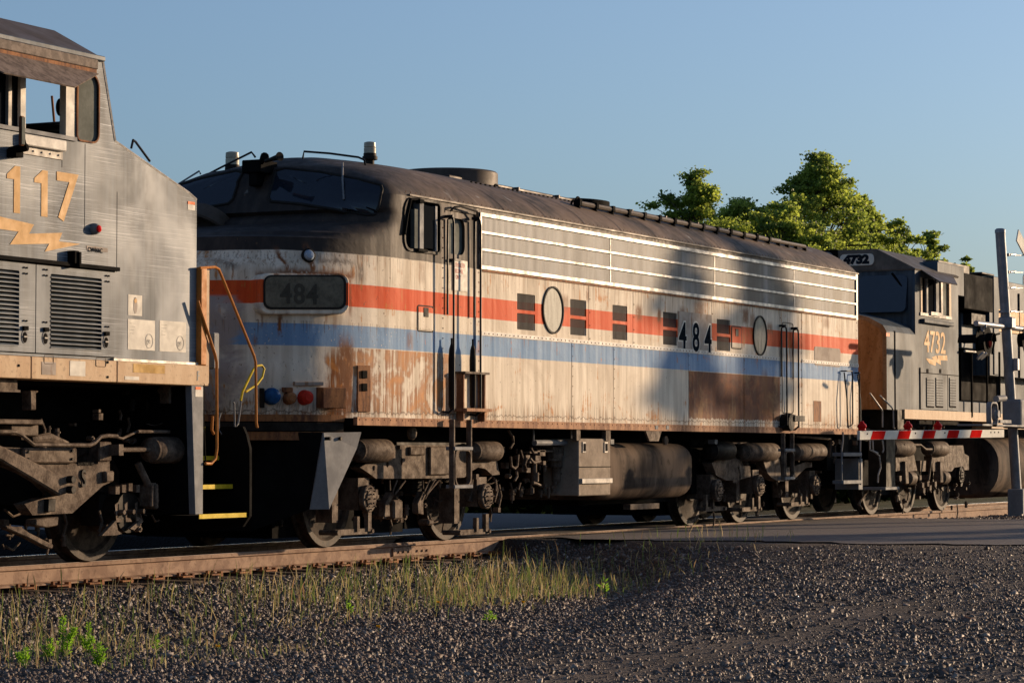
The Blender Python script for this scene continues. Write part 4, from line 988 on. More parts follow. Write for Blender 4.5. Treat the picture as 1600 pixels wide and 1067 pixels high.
cp = [pt(903, 318, YC), pt(1000, 341, YC), pt(1100, 363, YC), pt(1170, 378, YC), pt(1200, 386.5, YC), pt(1216, 391, YC), pt(1257, 400, YC)]
for p in cp: p.z = max(p.z, roofz(YC) + .055)
b = MB().tube(cp[:5], .034, 8).tube(cp[3:], .03, 8); b.build('roof_conduit', M['roofgrey'], F9, smooth=True)
b = MB(); 
for i in range(14):
    p = cp[0].lerp(cp[4], i / 13); b.box(p.x - .015, p.x + .015, YC - .03, YC + .03, p.z - .13, p.z - .02).box(p.x - .03, p.x + .03, YC - .045, YC + .045, p.z - .03, p.z + .042)
for i in range(4): p = cp[5].lerp(cp[6], i / 3); b.box(p.x - .015, p.x + .015, YC - .03, YC + .03, p.z - .1, p.z - .02)
b.build('conduit_brackets', M['black'], F9)
p = pt(1205, 388, .5); MB().box(p.x - .15, p.x + .25, .42, .65, p.z - .05, p.z + .03).build('junction_box', M['black'], F9, bevel=.01)
b = MB(); b.cyl((26.3, .02 + .56, 4.10), (REAR - .3, .02 + .56, 4.10), .012, 6)
b = MB()
for i in range(92):
    x = 28.0 + i * .12; b.box(x, x + .022, .64, .662, roofz(.64) - .01, roofz(.66) + .012)
b.build('roof_bolts', M['black'], F9, kind='stuff')
# longitudinal roof walkway / hatch ridge
MB().box(28.4, REAR - .25, 1.15, 2.05, 4.2, 4.318).build('roof_hatches', M['roofgrey'], F9, bevel=.01)
for i in range(9): x = 29 + i * 1.15; MB().box(x, x + .03, 1.1, 2.1, 4.2, 4.3205).build('hatch_joint', M['roofgrey'], F9)
for i in range(11):
    x = 27.6 + i * 1.08; s = MB()
    pts_ = [(1.6 - wz(z) - .004, z + .003) for z in zr[1:-3]]
    s.add([(x + dx, y, z) for dx in (0, .02) for y, z in pts_], [(k, k + 1, k + 1 + len(pts_), k + len(pts_)) for k in range(len(pts_) - 1)]); o = s.build('roof_seam', M['roofgrey'], F9); fix_normals(o)

# pilot skirt at the front, stepped anticlimber mouldings
def skirt_pts(z, grow, xs=.0):
    return [(lambda q: (q[0] - grow + xs, 1.6 - q[1] - grow * .3))(outline_pt(z, t)) for t in [0] + [i / 18 for i in range(1, 19)]]
for k, (za, zb_, gr) in enumerate(((1.33, 1.40, .03), (1.235, 1.32, .05), (1.14, 1.225, .03))):
    L = skirt_pts(1.3, gr); R = [(x, 3.2 - y) for x, y in L[::-1]][:-1]; n_ = L[::-1] ; C = n_[:-1] + [L[0]] + [(x, 3.2 - y) for x, y in L[1:]]
    C = [q for q in C if q[0] < at(556, 660).x]
    C2 = [(x + .12, 1.6 + (y - 1.6) * .95) for x, y in C]; n = len(C)
    b = MB().add([(x, y, za) for x, y in C] + [(x, y, zb_) for x, y in C] + [(x, y, za) for x, y in C2] + [(x, y, zb_) for x, y in C2], [(i, i + 1, i + 1 + n, i + n) for i in range(n - 1)] + [(i + 2 * n, i, i + n, i + 3 * n) for i in (0,)] + [(i + n, i + 1 + n, i + 1 + 3 * n, i + 3 * n) for i in range(n - 1)] + [(i + 2 * n, i + 1 + 2 * n, i + 1, i) for i in range(n - 1)])
    o = b.build('buffer_moulding', M['rust'] if k != 1 else M['truckdk'], F9); fix_normals(o)
# pilot plate: near wing is the grey tapering plate
xa = at(505, 690, .15).x; xe = at(557, 690, .1).x; xlow = at(521, 795, .1).x
b = MB(); L = [(23.55, .55), (xa - .05, .16), (xe, .1)]
zt_, zb_ = at(540, 676, .1).z, at(520, 795, .12).z
def wing(s):
    f = (lambda y: y) if s > 0 else (lambda y: 3.2 - y)
    V = [(23.35, f(1.6), zt_), (23.45, f(.7), zt_), (xa, f(.16), zt_), (xe, f(.06), zt_ + .01), (23.3, f(1.6), .22), (23.4, f(.75), .22), (xa - .02, f(.30), zb_ + .0), (xlow, f(.16), zb_), (xe - .04, f(.09), at(555, 700, .1).z)]
    b_ = MB().add([V[k] for k in (0, 1, 2, 4, 5, 6)], [(0, 1, 4, 3), (1, 2, 5, 4)]); b_.build('pilot_front', M['black'], F9)  # front sheet made black for the shade on its turned-away face
    b_ = MB().add([V[k] for k in (2, 3, 8, 7, 6)], [(0, 1, 2, 3), (0, 3, 4)]); o_ = b_.build('pilot_plate', M['galvpaint'] if s > 0 else M['black'], F9)
    md = o_.modifiers.new('solid', 'SOLIDIFY'); md.thickness = .02; return o_
wing(1); wing(-1)
b = MB()
for u, v in ((514, 685), (531, 685), (548, 686)): q = at(u, v, .1); b.cyl((q.x, .14, q.z), (q.x, .08, q.z), .018, 8)
b.build('pilot_bolts', M['truckdk'], F9)
# buffer beam, connectors (blue, yellowish, red) and rusty box
def near(u, v, Y): return at(u, v, Y)
for u, v, mat, r_, lab in ((424, 619, M['bluecap'], .085, 'blue wrapped connector cap'), (451, 622, M['rust'], .065, 'dull round connector cap'), (475, 621, M['red'], .075, 'red connector cap')):
    p, n = shell_hit(u, v); n.z = 0; n.normalize(); MB().lathe(p - n * .02, n, [(r_ * 1.05, 0), (r_ * 1.05, .03), (r_, .035), (r_ * .9, .1), (r_ * .5, .125)], 18).build('cable_socket', mat, F9, smooth=True, label=lab)
bx, P, nm = onshell(494, 530, 605, 637, 'rusty_box', M['rust'], .12, bev=.006)
bx, P, nm = onshell(458, 503, 596, 602, 'deflector_strip', M['patch'], .04)
onshell(440, 455, 605, 612, 'small_bracket', M['rust'], .05); onshell(405, 412, 606, 636, 'small_bracket', M['truckdk'], .05)
# far cheek bulge seen above the handrails (front headlight door pod)
p, n = shell_hit(330, 352); 
MB().lathe(p - n * .12, (n + Vector((-.2, .2, .05))).normalized(), [(.22, 0), (.22, .14), (.20, .16), (.17, .12), (.001, .10)], 28).build('headlight', M['roofgrey'], F9, smooth=True)

# trucks
def brake_cyl(parent, uc, vc, r, x0u, x1u, Y, mat=None, name='brake_cylinder'):
    z = at(uc, vc, Y).z; a, c = at(x0u, vc, Y).x, at(x1u, vc, Y).x
    b = MB().lathe((a, Y + r * .2, z), (1, 0, 0), [(r * .35, 0), (r * .5, .03), (r * .92, .06), (r * .95, .1), (r, .11), (r, (c - a) - .05), (r * .97, (c - a) - .02), (r * .8, (c - a))], 24)
    return b.build(name, mat or M['truck'], parent, smooth=True)
def wheelset(parent, X, r=.51, brk=True):
    for y0 in (YN - .06, YF - .06):
        b = MB().lathe((X, y0, r + .001), (0, 1, 0), [(r * .32, -.03), (r * .36, -.01), (r * .42, .0), (r * .80, .035), (r * .86, .005), (r * .985, .0), (r, .012), (r, .10), (r * 1.05, .115), (r * 1.05, .135), (r * .9, .14), (r * .4, .13)], 40)
        b.build('wheel', M['wheel'], parent, smooth=30)
    MB().cyl((X, .5, r), (X, 2.7, r), .085, 14).build('axle', M['truckdk'], parent, smooth=True)
def journal(parent, X, z, Y=.36, r=.145, bolts=8, box=True, mat='truck'):
    b = MB()
    if box: b.box(X - .12, X + .12, Y + .06, .75, z - .12, z + .22)
    b.lathe((X, Y + .04, z), (0, -1, 0), [(r, 0), (r, .05), (r * .92, .06), (r * .62, .06), (r * .6, .075), (r * .2, .085)], 24)
    o = b.build('journal_box', M[mat], parent, smooth=30)
    q = MB()
    for i in range(bolts):
        a = 2 * math.pi * i / bolts; q.cyl((X + math.cos(a) * r * .77, Y - .015, z + math.sin(a) * r * .77), (X + math.cos(a) * r * .77, Y - .045, z + math.sin(a) * r * .77), .008, 6)
    for i in range(6):
        a = 2 * math.pi * i / 6; q.cyl((X + math.cos(a) * r * .38, Y - .03, z + math.sin(a) * r * .38), (X + math.cos(a) * r * .38, Y - .06, z + math.sin(a) * r * .38), .009, 6)
    q.build('bolts', M['truck'], o); return o
def shoe(parent, X, s, z=.2, Y=.42):
    """brake head, hanger and rod hanging beside a wheel"""
    b = MB(); b.box(X + s * .30, X + s * .42, Y + .1, Y + .3, z + .1, z + .5).box(X - s * .25, X + s * .52, Y, Y + .05, z - .03, z + .03).box(X + s * .05, X + s * .1, Y - .02, Y + .03, z, z + .16).box(X - s * .2, X - s * .13, Y - .02, Y + .03, z, z + .2)
    b.cyl((X + s * .5, Y - .03, z), (X + s * .5, Y + .2, z), .028, 10).cyl((X - s * .22, Y - .03, z), (X - s * .22, Y + .1, z), .022, 8); b.build('brake_rigging', M['truck'], parent)
def hose(b, pts, r=.012): b.tube(pts, r, 6)
def C7(*pts): return crop(pts, 520, 640, 4.447)
def springs(parent, X, z0, z1, Y=.55, r=.09):
    b = MB(); n = 60; L = [(X + r * math.cos(i * .7), Y + r * math.sin(i * .7), z0 + (z1 - z0) * i / n) for i in range(n)]; b.tube(L, .018, 5); b.build('coil_spring', M['truckdk'], parent, smooth=True)

AX1 = [at(510, 850, YN - .06).x, at(697, 838, YN - .06).x]
t1 = thing('front', (0, 0, 0), None, None); bpy.data.objects.remove(t1)
def truck_empty(name, X, parent):
    o = MB().box(X - .15, X + .15, 1.0, 2.2, .55, 1.1).build(name, M['black'], parent); return o
TK = truck_empty('front_truck', sum(AX1) / 2, F9)
YS = .34
plate([uvpoly(C7((190, 400), (240, 372), (330, 365), (385, 335), (395, 252), (480, 245), (830, 245), (980, 300), (1040, 350), (1140, 350), (1160, 450), (1110, 455), (1060, 410), (1010, 400), (960, 430), (915, 470), (790, 475), (500, 478), (300, 478), (250, 440)), YS),
       [(p[0], p[1]) for p in ell(*XZ(*C7((380, 378))[0], YS), .028, .035, 10)], [(p[0], p[1]) for p in ell(*XZ(*C7((478, 358))[0], YS), .024, .045, 10)], [(p[0], p[1]) for p in ell(*XZ(*C7((727, 358))[0], YS), .03, .055, 10)]], YS, .14, 'side_frame', M['truck'], TK, bev=.01)
MB().box(AX1[0] - .5, AX1[1] + .5, 2.75, 2.9, .62, .95).build('side_frame', M['black'], TK)
b = MB()
for (a_, c_) in (((660, 250), (795, 470)), ((520, 250), (625, 335))):
    q = uvpoly(C7(a_, c_), YS); b.box(q[0][0], q[1][0], YS - .035, YS, q[1][1] + .03, q[0][1] - .01)
b.build('frame_boss', M['truck'], TK, bevel=.012)
brake_cyl(TK, 580, 704, .125, 556, 607, .28); brake_cyl(TK, 760, 705, .115, 738, 778, .28)
for X, u in ((AX1[0] + .62 - .0, 576), (AX1[1] + .62, 760)): pass
for X in AX1: wheelset(TK, X)
for u, v in ((576, 779), (760, 775)):
    p = at(u, v, .33); journal(TK, p.x, p.z, .33)
    shoe(TK, p.x - .12, -1, at(u, 832, .4).z + .02, .36)
b = MB()
for pts in (((395, 490), (398, 560)), ((447, 490), (420, 560), (415, 600)), ((503, 492), (430, 590)), ((625, 490), (628, 550)), ((672, 490), (636, 570)), ((706, 490), (650, 590)), ((738, 488), (660, 580), (640, 620))):
    hose(b, [Vector((q[0], .36, q[1])) for q in uvpoly(C7(*pts), .36)], .010)
b.build('brake_rods', M['truck'], TK)
for a_ in (((410, 570), (425, 600), (395, 650), (400, 740), (360, 745), (365, 650)), ((630, 565), (650, 590), (630, 640), (632, 730), (595, 720), (590, 650))):
    MB().prism(uvpoly(C7(*a_), .38), .38, .46).build('brake_hanger', M['truck'], TK, bevel=.006)
q = uvpoly(C7((400, 628), (462, 760)), .5); MB().box(q[0][0], q[1][0], .45, .7, q[1][1], q[0][1]).build('brake_shoe', M['truck'], TK, bevel=.02)
q = uvpoly(C7((640, 760), (680, 800)), .5); MB().box(q[0][0], q[1][0], .45, .6, q[1][1], q[0][1]).build('brake_shoe', M['truck'], TK, bevel=.02)
springs(TK, AX1[0] + 1.35, .55, .75); 
p = at(641, 676, .2); MB().lathe((p.x, .2, p.z), (0, -1, 0), [(.075, 0), (.078, .03), (.06, .05), (.02, .055)], 16).build('round_cover', M['truck'], F9, smooth=True)
MB().box(at(610, 690, .5).x, at(720, 690, .5).x, .42, .55, at(640, 697, .5).z, at(640, 691, .5).z).build('bolster', M['truckdk'], TK)

AX2 = [35.0, 36.85, 39.0]
def C3(*pts): return crop(pts, 1050, 640, 5.161)
TK2 = truck_empty('rear_truck', 36.9, F9)
plate([uvpoly(C3((320, 430), (370, 400), (480, 395), (560, 400), (570, 450), (630, 455), (635, 540), (560, 560), (530, 570), (525, 590), (495, 590), (490, 568), (440, 570), (360, 530)), YS)], YS, .14, 'side_frame', M['truck'], TK2, bev=.01)
plate([uvpoly(C3((735, 410), (800, 398), (870, 395), (875, 470), (980, 460), (1080, 420), (1130, 425), (1130, 465), (1080, 468), (1000, 545), (930, 575), (860, 575), (810, 555), (770, 510)), YS)], YS, .14, 'side_frame', M['truck'], TK2, bev=.01)
MB().box(34.6, 39.4, 2.75, 2.9, .62, .95).build('side_frame', M['black'], TK2)
brake_cyl(TK2, 1130, 704, .13, 1110, 1142, .28, M['truckdk']); brake_cyl(TK2, 1195, 706, .13, 1160, 1211, .28); brake_cyl(TK2, 1270, 706, .13, 1240, 1284, .28)
for X in AX2: wheelset(TK2, X)
for u, v in ((1122, 766), (1187, 758), (1275, 758)): p = at(u, v, .33); journal(TK2, p.x, p.z, .33, .155)
for u, v, s in ((1180, 795, -1), (1255, 787, -1), (1112, 795, 1)): p = at(u, v, .4); shoe(TK2, p.x, s, p.z)
b = MB(); q = [Vector((a, .3, c)) for a, c in uvpoly(C3((470, 270), (620, 268)), .3)]; b.tube(q, .012); q = [Vector((a, .2, c)) for a, c in uvpoly(C3((1000, 215), (1150, 225), (1280, 235), (1270, 380)), .2)]; b.tube(q, .02)
b.build('brake_pipes', M['truck'], TK2, smooth=True)
# fuel tank, box, valves
tu0, tu1 = at(925, 740, .25).x, at(1074, 740, .25).x
def rr_yz(y0, y1, z0, z1, r, n=7): return rrect(y0, y1, z0, z1, r, n)
b = MB(); sc_ = [(tu0, .55), (tu0 + .15, .8), (tu0 + .5, 1.0), (tu1 - .25, 1.0), (tu1 - .10, .985), (tu1 - .03, .95), (tu1, .89)]
rings = []
for x, s in sc_:
    zc, yc = .80, 1.6; L = rr_yz(yc - 1.42 * (0.96 + .04 * s), yc + 1.42 * (0.96 + .04 * s), zc - .38 * s, zc + .34 * s, .21 * s, 8); rings.append([(x, y, z) for y, z in L])
n = len(rings[0]); b.add([p for r_ in rings for p in r_], [(i * n + k, i * n + (k + 1) % n, (i + 1) * n + (k + 1) % n, (i + 1) * n + k) for i in range(len(rings) - 1) for k in range(n)] + [tuple(range(n)), tuple(range((len(rings) - 1) * n, len(rings) * n))])
M['tank'] = rusty('sooty_tank_steel', (0.035, 0.025, 0.02), (0.14, 0.10, 0.072), 1.0, 0.8)
M['tank'].node_tree.nodes[1].inputs['Specular IOR Level'].default_value = .05
o = b.build('fuel_tank', M['tank'], F9, smooth=45); fix_normals(o)
a, c = XZ(904, 685, .02), XZ(954, 773, .02)
bxo = MB().box(a[0], c[0], .02, .5, c[1], a[1]).build('equipment_box', M['boxgrey'], F9, bevel=.01)
b = MB(); zz = at(930, 729, .02).z; b.box(a[0] + .02, c[0] - .0, .012, .03, zz - .006, zz + .004); b.build('lid_seam', M['black'], bxo)
MB().box(a[0] + .03, c[0] - .01, -.015, .02, at(930, 755, .02).z, at(930, 747, .02).z).build('lid_bar', M['grey'], bxo, bevel=.005)
for u in (912, 946): p = at(u, 698, .02); MB().box(p.x - .045, p.x + .045, .008, .03, p.z - .07, p.z + .06).build('latch_plate', M['grey'], bxo); MB().box(p.x - .02, p.x + .025, -.0, .03, p.z - .05, p.z + .04).build('latch', M['black'], bxo)
for u0, u1 in ((901, 907), (947, 954)): MB().box(at(u0, 680).x, at(u1, 680).x, .0, .06, at(903, 688).z, 1.29).build('hanger_strap', M['truck'], F9)
MB().prism(uvpoly([(1008, 673), (1033, 673), (1028, 689), (1014, 689)], .0), -.01, .02).build('bracket', M['truck'], F9)
p = at(1041, 688, .15); MB().lathe((p.x, .18, p.z), (0, -1, 0), [(.06, 0), (.062, .03), (.03, .05)], 12).build('round_cover', M['truck'], F9, smooth=True)
for u in (1043, 1026): p = at(u, 667.5, -.02); MB().box(p.x - .04, p.x + .04, -.024, -.017, p.z - .025, p.z + .025).build('reflector', M['galvpaint'], F9)
for u in (945, 1108): p = at(u, 690, .3); MB().box(p.x - .04, p.x + .06, .2, .3, p.z - .03, p.z + .03).build('small_box', M['galvpaint'], F9)
def C8(*pts): return crop(pts, 780, 640, 5.0)
b = MB()
def vcyl(cx, y0, y1, r, Y=.3): 
    p, q = at(*C8((cx, y0))[0], Y), at(*C8((cx, y1))[0], Y); b.cyl((p.x, Y, q.z), (p.x, Y, p.z), r, 12)
def bx8(x0, x1, y0, y1, Y=.25, d=.15):
    p, q = at(*C8((x0, y0))[0], Y), at(*C8((x1, y1))[0], Y); b.box(p.x, q.x, Y, Y + d, q.z, p.z)
q = [at(*c_, .2) for c_ in C8((275, 258), (575, 258))]; b.cyl(q[0], q[1], .036, 12)
for x in (268, 563): q = [at(*c_, .2) for c_ in C8((x, 150), (x, 245))]; b.tube(q, .012)
b.build('air_reservoir_pipe', M['galvpaint'], F9, smooth=True)
b = MB()
vcyl(445, 450, 560, .055); vcyl(440, 385, 450, .085); vcyl(450, 300, 360, .09); vcyl(425, 345, 400, .11); vcyl(425, 620, 650, .035); vcyl(412, 590, 620, .02); vcyl(435, 560, 590, .03)
vcyl(278, 490, 560, .05); vcyl(275, 400, 490, .03); vcyl(265, 560, 590, .03); vcyl(253, 610, 650, .03); vcyl(250, 580, 610, .015)
bx8(285, 325, 358, 395); bx8(215, 245, 455, 490); bx8(210, 240, 355, 385); bx8(240, 320, 400, 415); bx8(320, 360, 315, 360); bx8(345, 365, 400, 430); bx8(300, 420, 318, 330); bx8(420, 490, 290, 345); bx8(240, 300, 325, 340); vcyl(250, 290, 330, .02); vcyl(490, 300, 330, .03); bx8(465, 490, 345, 450, .3)
o = b.build('brake_valves', M['truck'], F9, smooth=30)
b = MB()
for pts in (((70, 160), (105, 210), (110, 260), (85, 300)), ((90, 365), (95, 440), (120, 460), (140, 440), (148, 350)), ((135, 480), (140, 520), (120, 555)), ((215, 380), (200, 430), (215, 470)), ((240, 380), (270, 415), (320, 400)), ((265, 570), (290, 575), (320, 590)), ((385, 610), (385, 690)), ((245, 300), (270, 340))):
    q = [at(*c_, .25) for c_ in C8(*pts)]; b.tube(q, .017)
b.build('air_hoses', M['truck'], F9, smooth=True)
b = MB(); b.box(at(800, 720, .9).x, at(905, 720, .9).x, .8, 2.6, .72, 1.2).build('air_reservoir', M['black'], F9)
MB().box(26.2, 27.0, 1.0, 2.7, .12, 1.2).build('motor_infill', M['black'], F9); MB().box(24.2, 25.9, 1.0, 2.7, .12, 1.2).build('motor_infill', M['black'], F9); MB().box(27.05, 28.3, 1.0, 2.7, .15, 1.2).build('motor_infill', M['black'], F9); MB().box(34.4, 39.3, 1.05, 2.7, .15, 1.2).build('motor_infill', M['black'], F9)  # black blocks around the motors added so the gaps below read dark
b = MB(); b.box(at(960, 790, .3).x, at(1100, 790, .3).x, .8, 2.4, .35, .5); b.build('tank_keel', M['black'], F9)
MB().box(at(1080, 700, .6).x, at(1110, 700, .6).x, .6, 2.6, .45, 1.2).build('underfloor_box', M['black'], F9); MB().box(39.0, 39.45, .3, 2.9, .75, 1.2).build('underfloor_box', M['black'], F9)
b = MB(); q = [at(985, 792, .3), at(1030, 788, .3)]; b.box(q[0].x, q[1].x, .3, .4, q[1].z - .05, q[1].z + .02); b.build('tank_skid', M['truck'], F9)
# rear coupler + end hoses
b = MB(); b.box(REAR - .05, REAR + .75, 1.42, 1.78, .72, .98).box(REAR + .5, REAR + .95, 1.3, 1.9, .66, 1.04); b.build('coupler', M['truckdk'], F9, bevel=.03)
b = MB(); b.box(22.45, 23.5, 1.42, 1.78, .72, .98).box(22.35, 22.7, 1.3, 1.9, .66, 1.04); b.build('coupler', M['truckdk'], F9, bevel=.03)
MB().box(REAR, REAR + .25, .25, 2.95, 1.0, 1.35).build('end_beam', M['black'], F9)

def greeble(parent, u0, u1, v0, v1, Y, n, seed, mat='truck', name='underfloor_fittings', big=1.0):
    """small valves, pipe unions, brackets and pipe runs that hang under a locomotive"""
    r = random.Random(seed); b = MB()
    for i in range(n):
        p = at(r.uniform(u0, u1), r.uniform(v0, v1), Y + r.uniform(0, .35)); k = r.random(); s = big * r.uniform(.5, 1.3)
        if k < .3: b.cyl(p, p + Vector((0, 0, -.10 * s)), .022 * s, 8); b.cyl(p + Vector((0, 0, -.03 * s)), p + Vector((0, 0, -.045 * s)), .035 * s, 8)
        elif k < .5: b.box(p.x - .03 * s, p.x + .035 * s, p.y - .03, p.y + .04, p.z - .03 * s, p.z + .03 * s)
        elif k < .65: b.cyl(p, p + Vector((0, -.06, 0)), .03 * s, 8); b.cyl(p, p + Vector((0, -.075, 0)), .014 * s, 6)
        elif k < .85:
            q = p + Vector((r.uniform(-.3, .3), r.uniform(-.05, .05), r.uniform(-.08, .08))); b.tube([p, p.lerp(q, .5) + Vector((0, 0, -.04 * s)), q], .010 * s, 5)
        else:
            q = p + Vector((r.uniform(-.06, .06), 0, -.22 * s)); b.tube([p, p.lerp(q, .5) + Vector((.05 * s, 0, 0)), q], .013, 5)
    return b.build(name, M[mat], parent, smooth=30, kind='stuff')
greeble(F9, 806, 878, 700, 770, .25, 46, 1); greeble(F9, 757, 802, 690, 770, .35, 14, 2); greeble(TK, 590, 700, 745, 815, .45, 26, 3); greeble(TK, 560, 600, 735, 815, .36, 14, 4); greeble(TK, 735, 780, 735, 800, .36, 16, 5)
greeble(TK2, 1105, 1285, 725, 800, .42, 46, 6); greeble(TK, 575, 740, 692, 738, .29, 16, 7, big=.6); greeble(TK2, 1120, 1280, 690, 735, .30, 22, 8, big=.7)
greeble(F9, 1290, 1340, 680, 700, .2, 8, 9); greeble(F9, 395, 470, 700, 830, .9, 18, 10, 'truckdk')
# ------------------------------------------------------------------ near freight locomotive (left)
YG = .05
GE = thing('freight_locomotive', (18, 1.6, 0), 'scratched dark grey freight locomotive at the left edge, orange numerals ending 117', 'locomotive')
def g(u, v, Y=YG): return XZ(u, v, Y)
zE = at(160, 91, YG).z; xc = at(160, 91, YG).x; XL = 13.5
zs = 1.832; xN = at(307, 400, YG).x; zN0 = at(307, 312, YG).z
xw, zw = g(180, 220); xs_, zs_ = g(296, 302)
wx0, wx1, wz0, wz1 = at(-95, 200, YG).x, at(117, 200, YG).x, at(105, 213, YG).z, at(105, 116, YG).z
qx0, qx1, qz0, qz1 = at(121, 170, YG).x, at(153, 170, YG).x, at(140, 221, YG).z, at(140, 116, YG).z
side = [(XL, zs), (xN, zs), (xN, zN0), (xs_, zs_), (xw, zw), (xc, zE), (XL, zE)]
holes = [rrect(wx0, wx1, wz0, wz1, .03, 2), rrect(qx0, qx1, qz0, qz1, .1, 5, (.12, .04, .04, .08))]
dB0, dB1, dA0 = at(54, 500, YG).x, at(179, 500, YG).x, at(-85, 500, YG).x
dz1, dz0_ = at(100, 416, YG).z, zs + .02
dh = [(dA0, dz0_), (dB1, dz0_), (dB1, dz1), (dA0, dz1)]
plate([side] + holes + [dh], YG, .04, 'body_side', M['ge_body'], GE, bev=.0)
plate([side], 3.11, .04, 'body_side', M['ge_body'], GE)
# front wall of the cab with windshield openings, nose top and nose front
def quad(b, *p): b.add(list(p), [tuple(range(len(p)))])
def slope_wall(x0, z0, x1, z1, holes, name, mat, th=.04):
    """wall across the cab: local x = Y, local y = up the slope"""
    L = math.hypot(x1 - x0, z1 - z0)
    def mk():
        cu = bpy.data.curves.new('c', 'CURVE'); cu.dimensions = '2D'; cu.fill_mode = 'BOTH'
        for loop in [[(.09, 0), (3.11, 0), (3.11, L), (.09, L)]] + holes:
            sp = cu.splines.new('POLY'); sp.points.add(len(loop) - 1)
            for q, (a, b_) in zip(sp.points, loop): q.co = (a, b_, 0, 1)
            sp.use_cyclic_u = True
        return cu
    return from_curve(mk, name, mat, GE, frame((x0 - .02, 0, z0), (0, 1, 0), (x1 - x0, 0, z1 - z0)), th)
fw = slope_wall(xw, zw, xc, zE, [rrect(.40, 1.5, .20, .62, .04, 3), rrect(1.7, 2.98, .12, .62, .04, 3)], 'cab_front_wall', M['ge_body'])
slope_wall(xs_, zs_, xw, zw, [], 'nose_top', M['ge_body']); 
MB().box(xN - .04, xN, .09, 3.11, zs, zN0).build('nose_front', M['ge_body'], GE)
b = MB(); quad(b, (xN, .06, zN0), (xs_, .06, zs_), (xs_, 3.12, zs_), (xN, 3.12, zN0)); b.build('nose_edge', M['silver'], GE)
# bright worn edge along the nose top and the front corner
b = MB(); e = [(xw - .01, YG + .012, zw - .0), (xs_, YG + .012, zs_), (xN, YG + .012, zN0), ]; b.tube(e, .017, 6); b.build('worn_edge', M['silver'], GE)
MB().tube([(xc, YG + .01, zE), (xw, YG + .01, zw)], .02, 6).build('worn_edge', M['silver'], GE)
# roof
B1 = at(85, 48, .62); zr_ = B1.z
b = MB(); xr = B1.x
V = [(XL, YG, zE), (xc, YG, zE), (xr, .62, zr_), (XL, .62, zr_), (XL, 3.15, zE), (xc, 3.15, zE), (xr, 2.58, zr_), (XL, 2.58, zr_)]
b.add(V, [(0, 1, 2, 3), (3, 2, 6, 7), (7, 6, 5, 4), (1, 5, 6, 2), (0, 4, 5, 1)]); o = b.build('roof', M['roofgrey'], GE); fix_normals(o)
MB().box(XL, xc + .01, YG - .03, YG + .012, zE - .035, zE + .012).build('roof_gutter', M['ge_body'], GE, bevel=.008)
a = at(145, 97, YG); MB().box(XL, a.x, YG - .06, YG, zE - .125, zE - .038).build('visor_rail', M['wood'], GE, bevel=.006)
MB().box(XL, a.x - .01, YG - .05, YG, zE - .165, zE - .127).build('visor_hinge', M['rust'], GE)
# interior so the cab is closed behind the windows
MB().box(XL, xw - .02, .1, 3.1, zs, 3.1).build('cab_floor', M['interior'], GE)
MB().box(16.3, 16.4, .1, 3.1, 3.1, zE - .02).build('cab_rear_wall', M['interior'], GE)
MB().box(XL, xc - .1, .1, 3.1, zE - .03, zE - .01).build('cab_ceiling', M['interior'], GE)
MB().box(xw - .75, xw - .15, .5, 1.9, 3.1, zw - .08).build('control_desk', M['interior'], GE)
# window parts
wf = ringband(MB(), rrect(qx0, qx1, qz0, qz1, .1, 5, (.12, .04, .04, .08)), .016, YG - .012, YG + .02).build('quarter_window', M['rust'], GE, smooth=True)
MB().box(qx0, qx1, YG + .012, YG + .018, qz0, qz1).build('pane', M['hazeglass'], wf)
sw = MB().box(wx0, wx1 + .01, YG - .02, YG + .03, wz0 - .035, wz0).build('sliding_window', M['galvpaint'], GE)
MB().box(at(108, 170).x, at(121, 170).x, YG - .018, YG + .05, wz0, wz1).build('window_post', M['white'], sw)
MB().box(at(98, 170, .1).x, at(107, 170, .1).x, .09, .13, wz0, wz1).build('window_post', M['interior'], sw)
MB().box(at(38, 170).x, at(46, 170).x, YG - .012, YG + .05, wz0, wz1).build('window_post', M['white'], sw)
MB().box(at(19, 170).x, at(24, 170).x, YG - .012, YG + .05, wz0, wz1).build('window_post', M['grey'], sw)
MB().box(at(-90, 170).x, at(19, 170).x, YG + .02, YG + .026, wz0, wz1).build('pane', M['sideglass'], sw)
MB().box(at(24, 170).x, at(38, 170).x, YG + .02, YG + .026, wz0, wz1).build('pane', M['sideglass'], sw)
b = MB(); a, c = at(38, 208), at(104, 224); b.box(a.x, c.x, YG - .055, YG, a.z - .12 + .02, a.z - .005); b.build('arm_rest', M['white'], GE, bevel=.008)
b = MB(); b.box(a.x, c.x, YG - .012, YG, a.z - .17, a.z - .10)
for i in range(5): x = a.x + (c.x - a.x) * (i + .5) / 5; b.cyl((x, YG - .01, a.z - .135), (x, YG - .022, a.z - .135), .008, 6)
b.build('rest_bracket', M['grey'], GE)
b = MB(); p = at(30, 206, -.12); b.box(p.x - .028, p.x + .028, -.16, -.13, p.z - .12, p.z + .13); mr = b.build('mirror', M['rust'], GE, bevel=.01)
MB().box(p.x - .021, p.x + .021, -.165, -.161, p.z - .11, p.z + .12).build('mirror_glass', M['hazeglass'], mr)
b = MB(); q = at(28, 235, -.03); b.cyl((q.x, YG, q.z), (q.x, -.12, q.z + .02), .035, 10).box(q.x - .05, q.x + .05, -.05, YG, q.z - .06, q.z + .01).tube([(q.x, -.12, q.z), (p.x, -.15, p.z)], .012); b.build('mirror_bracket', M['black'], GE)
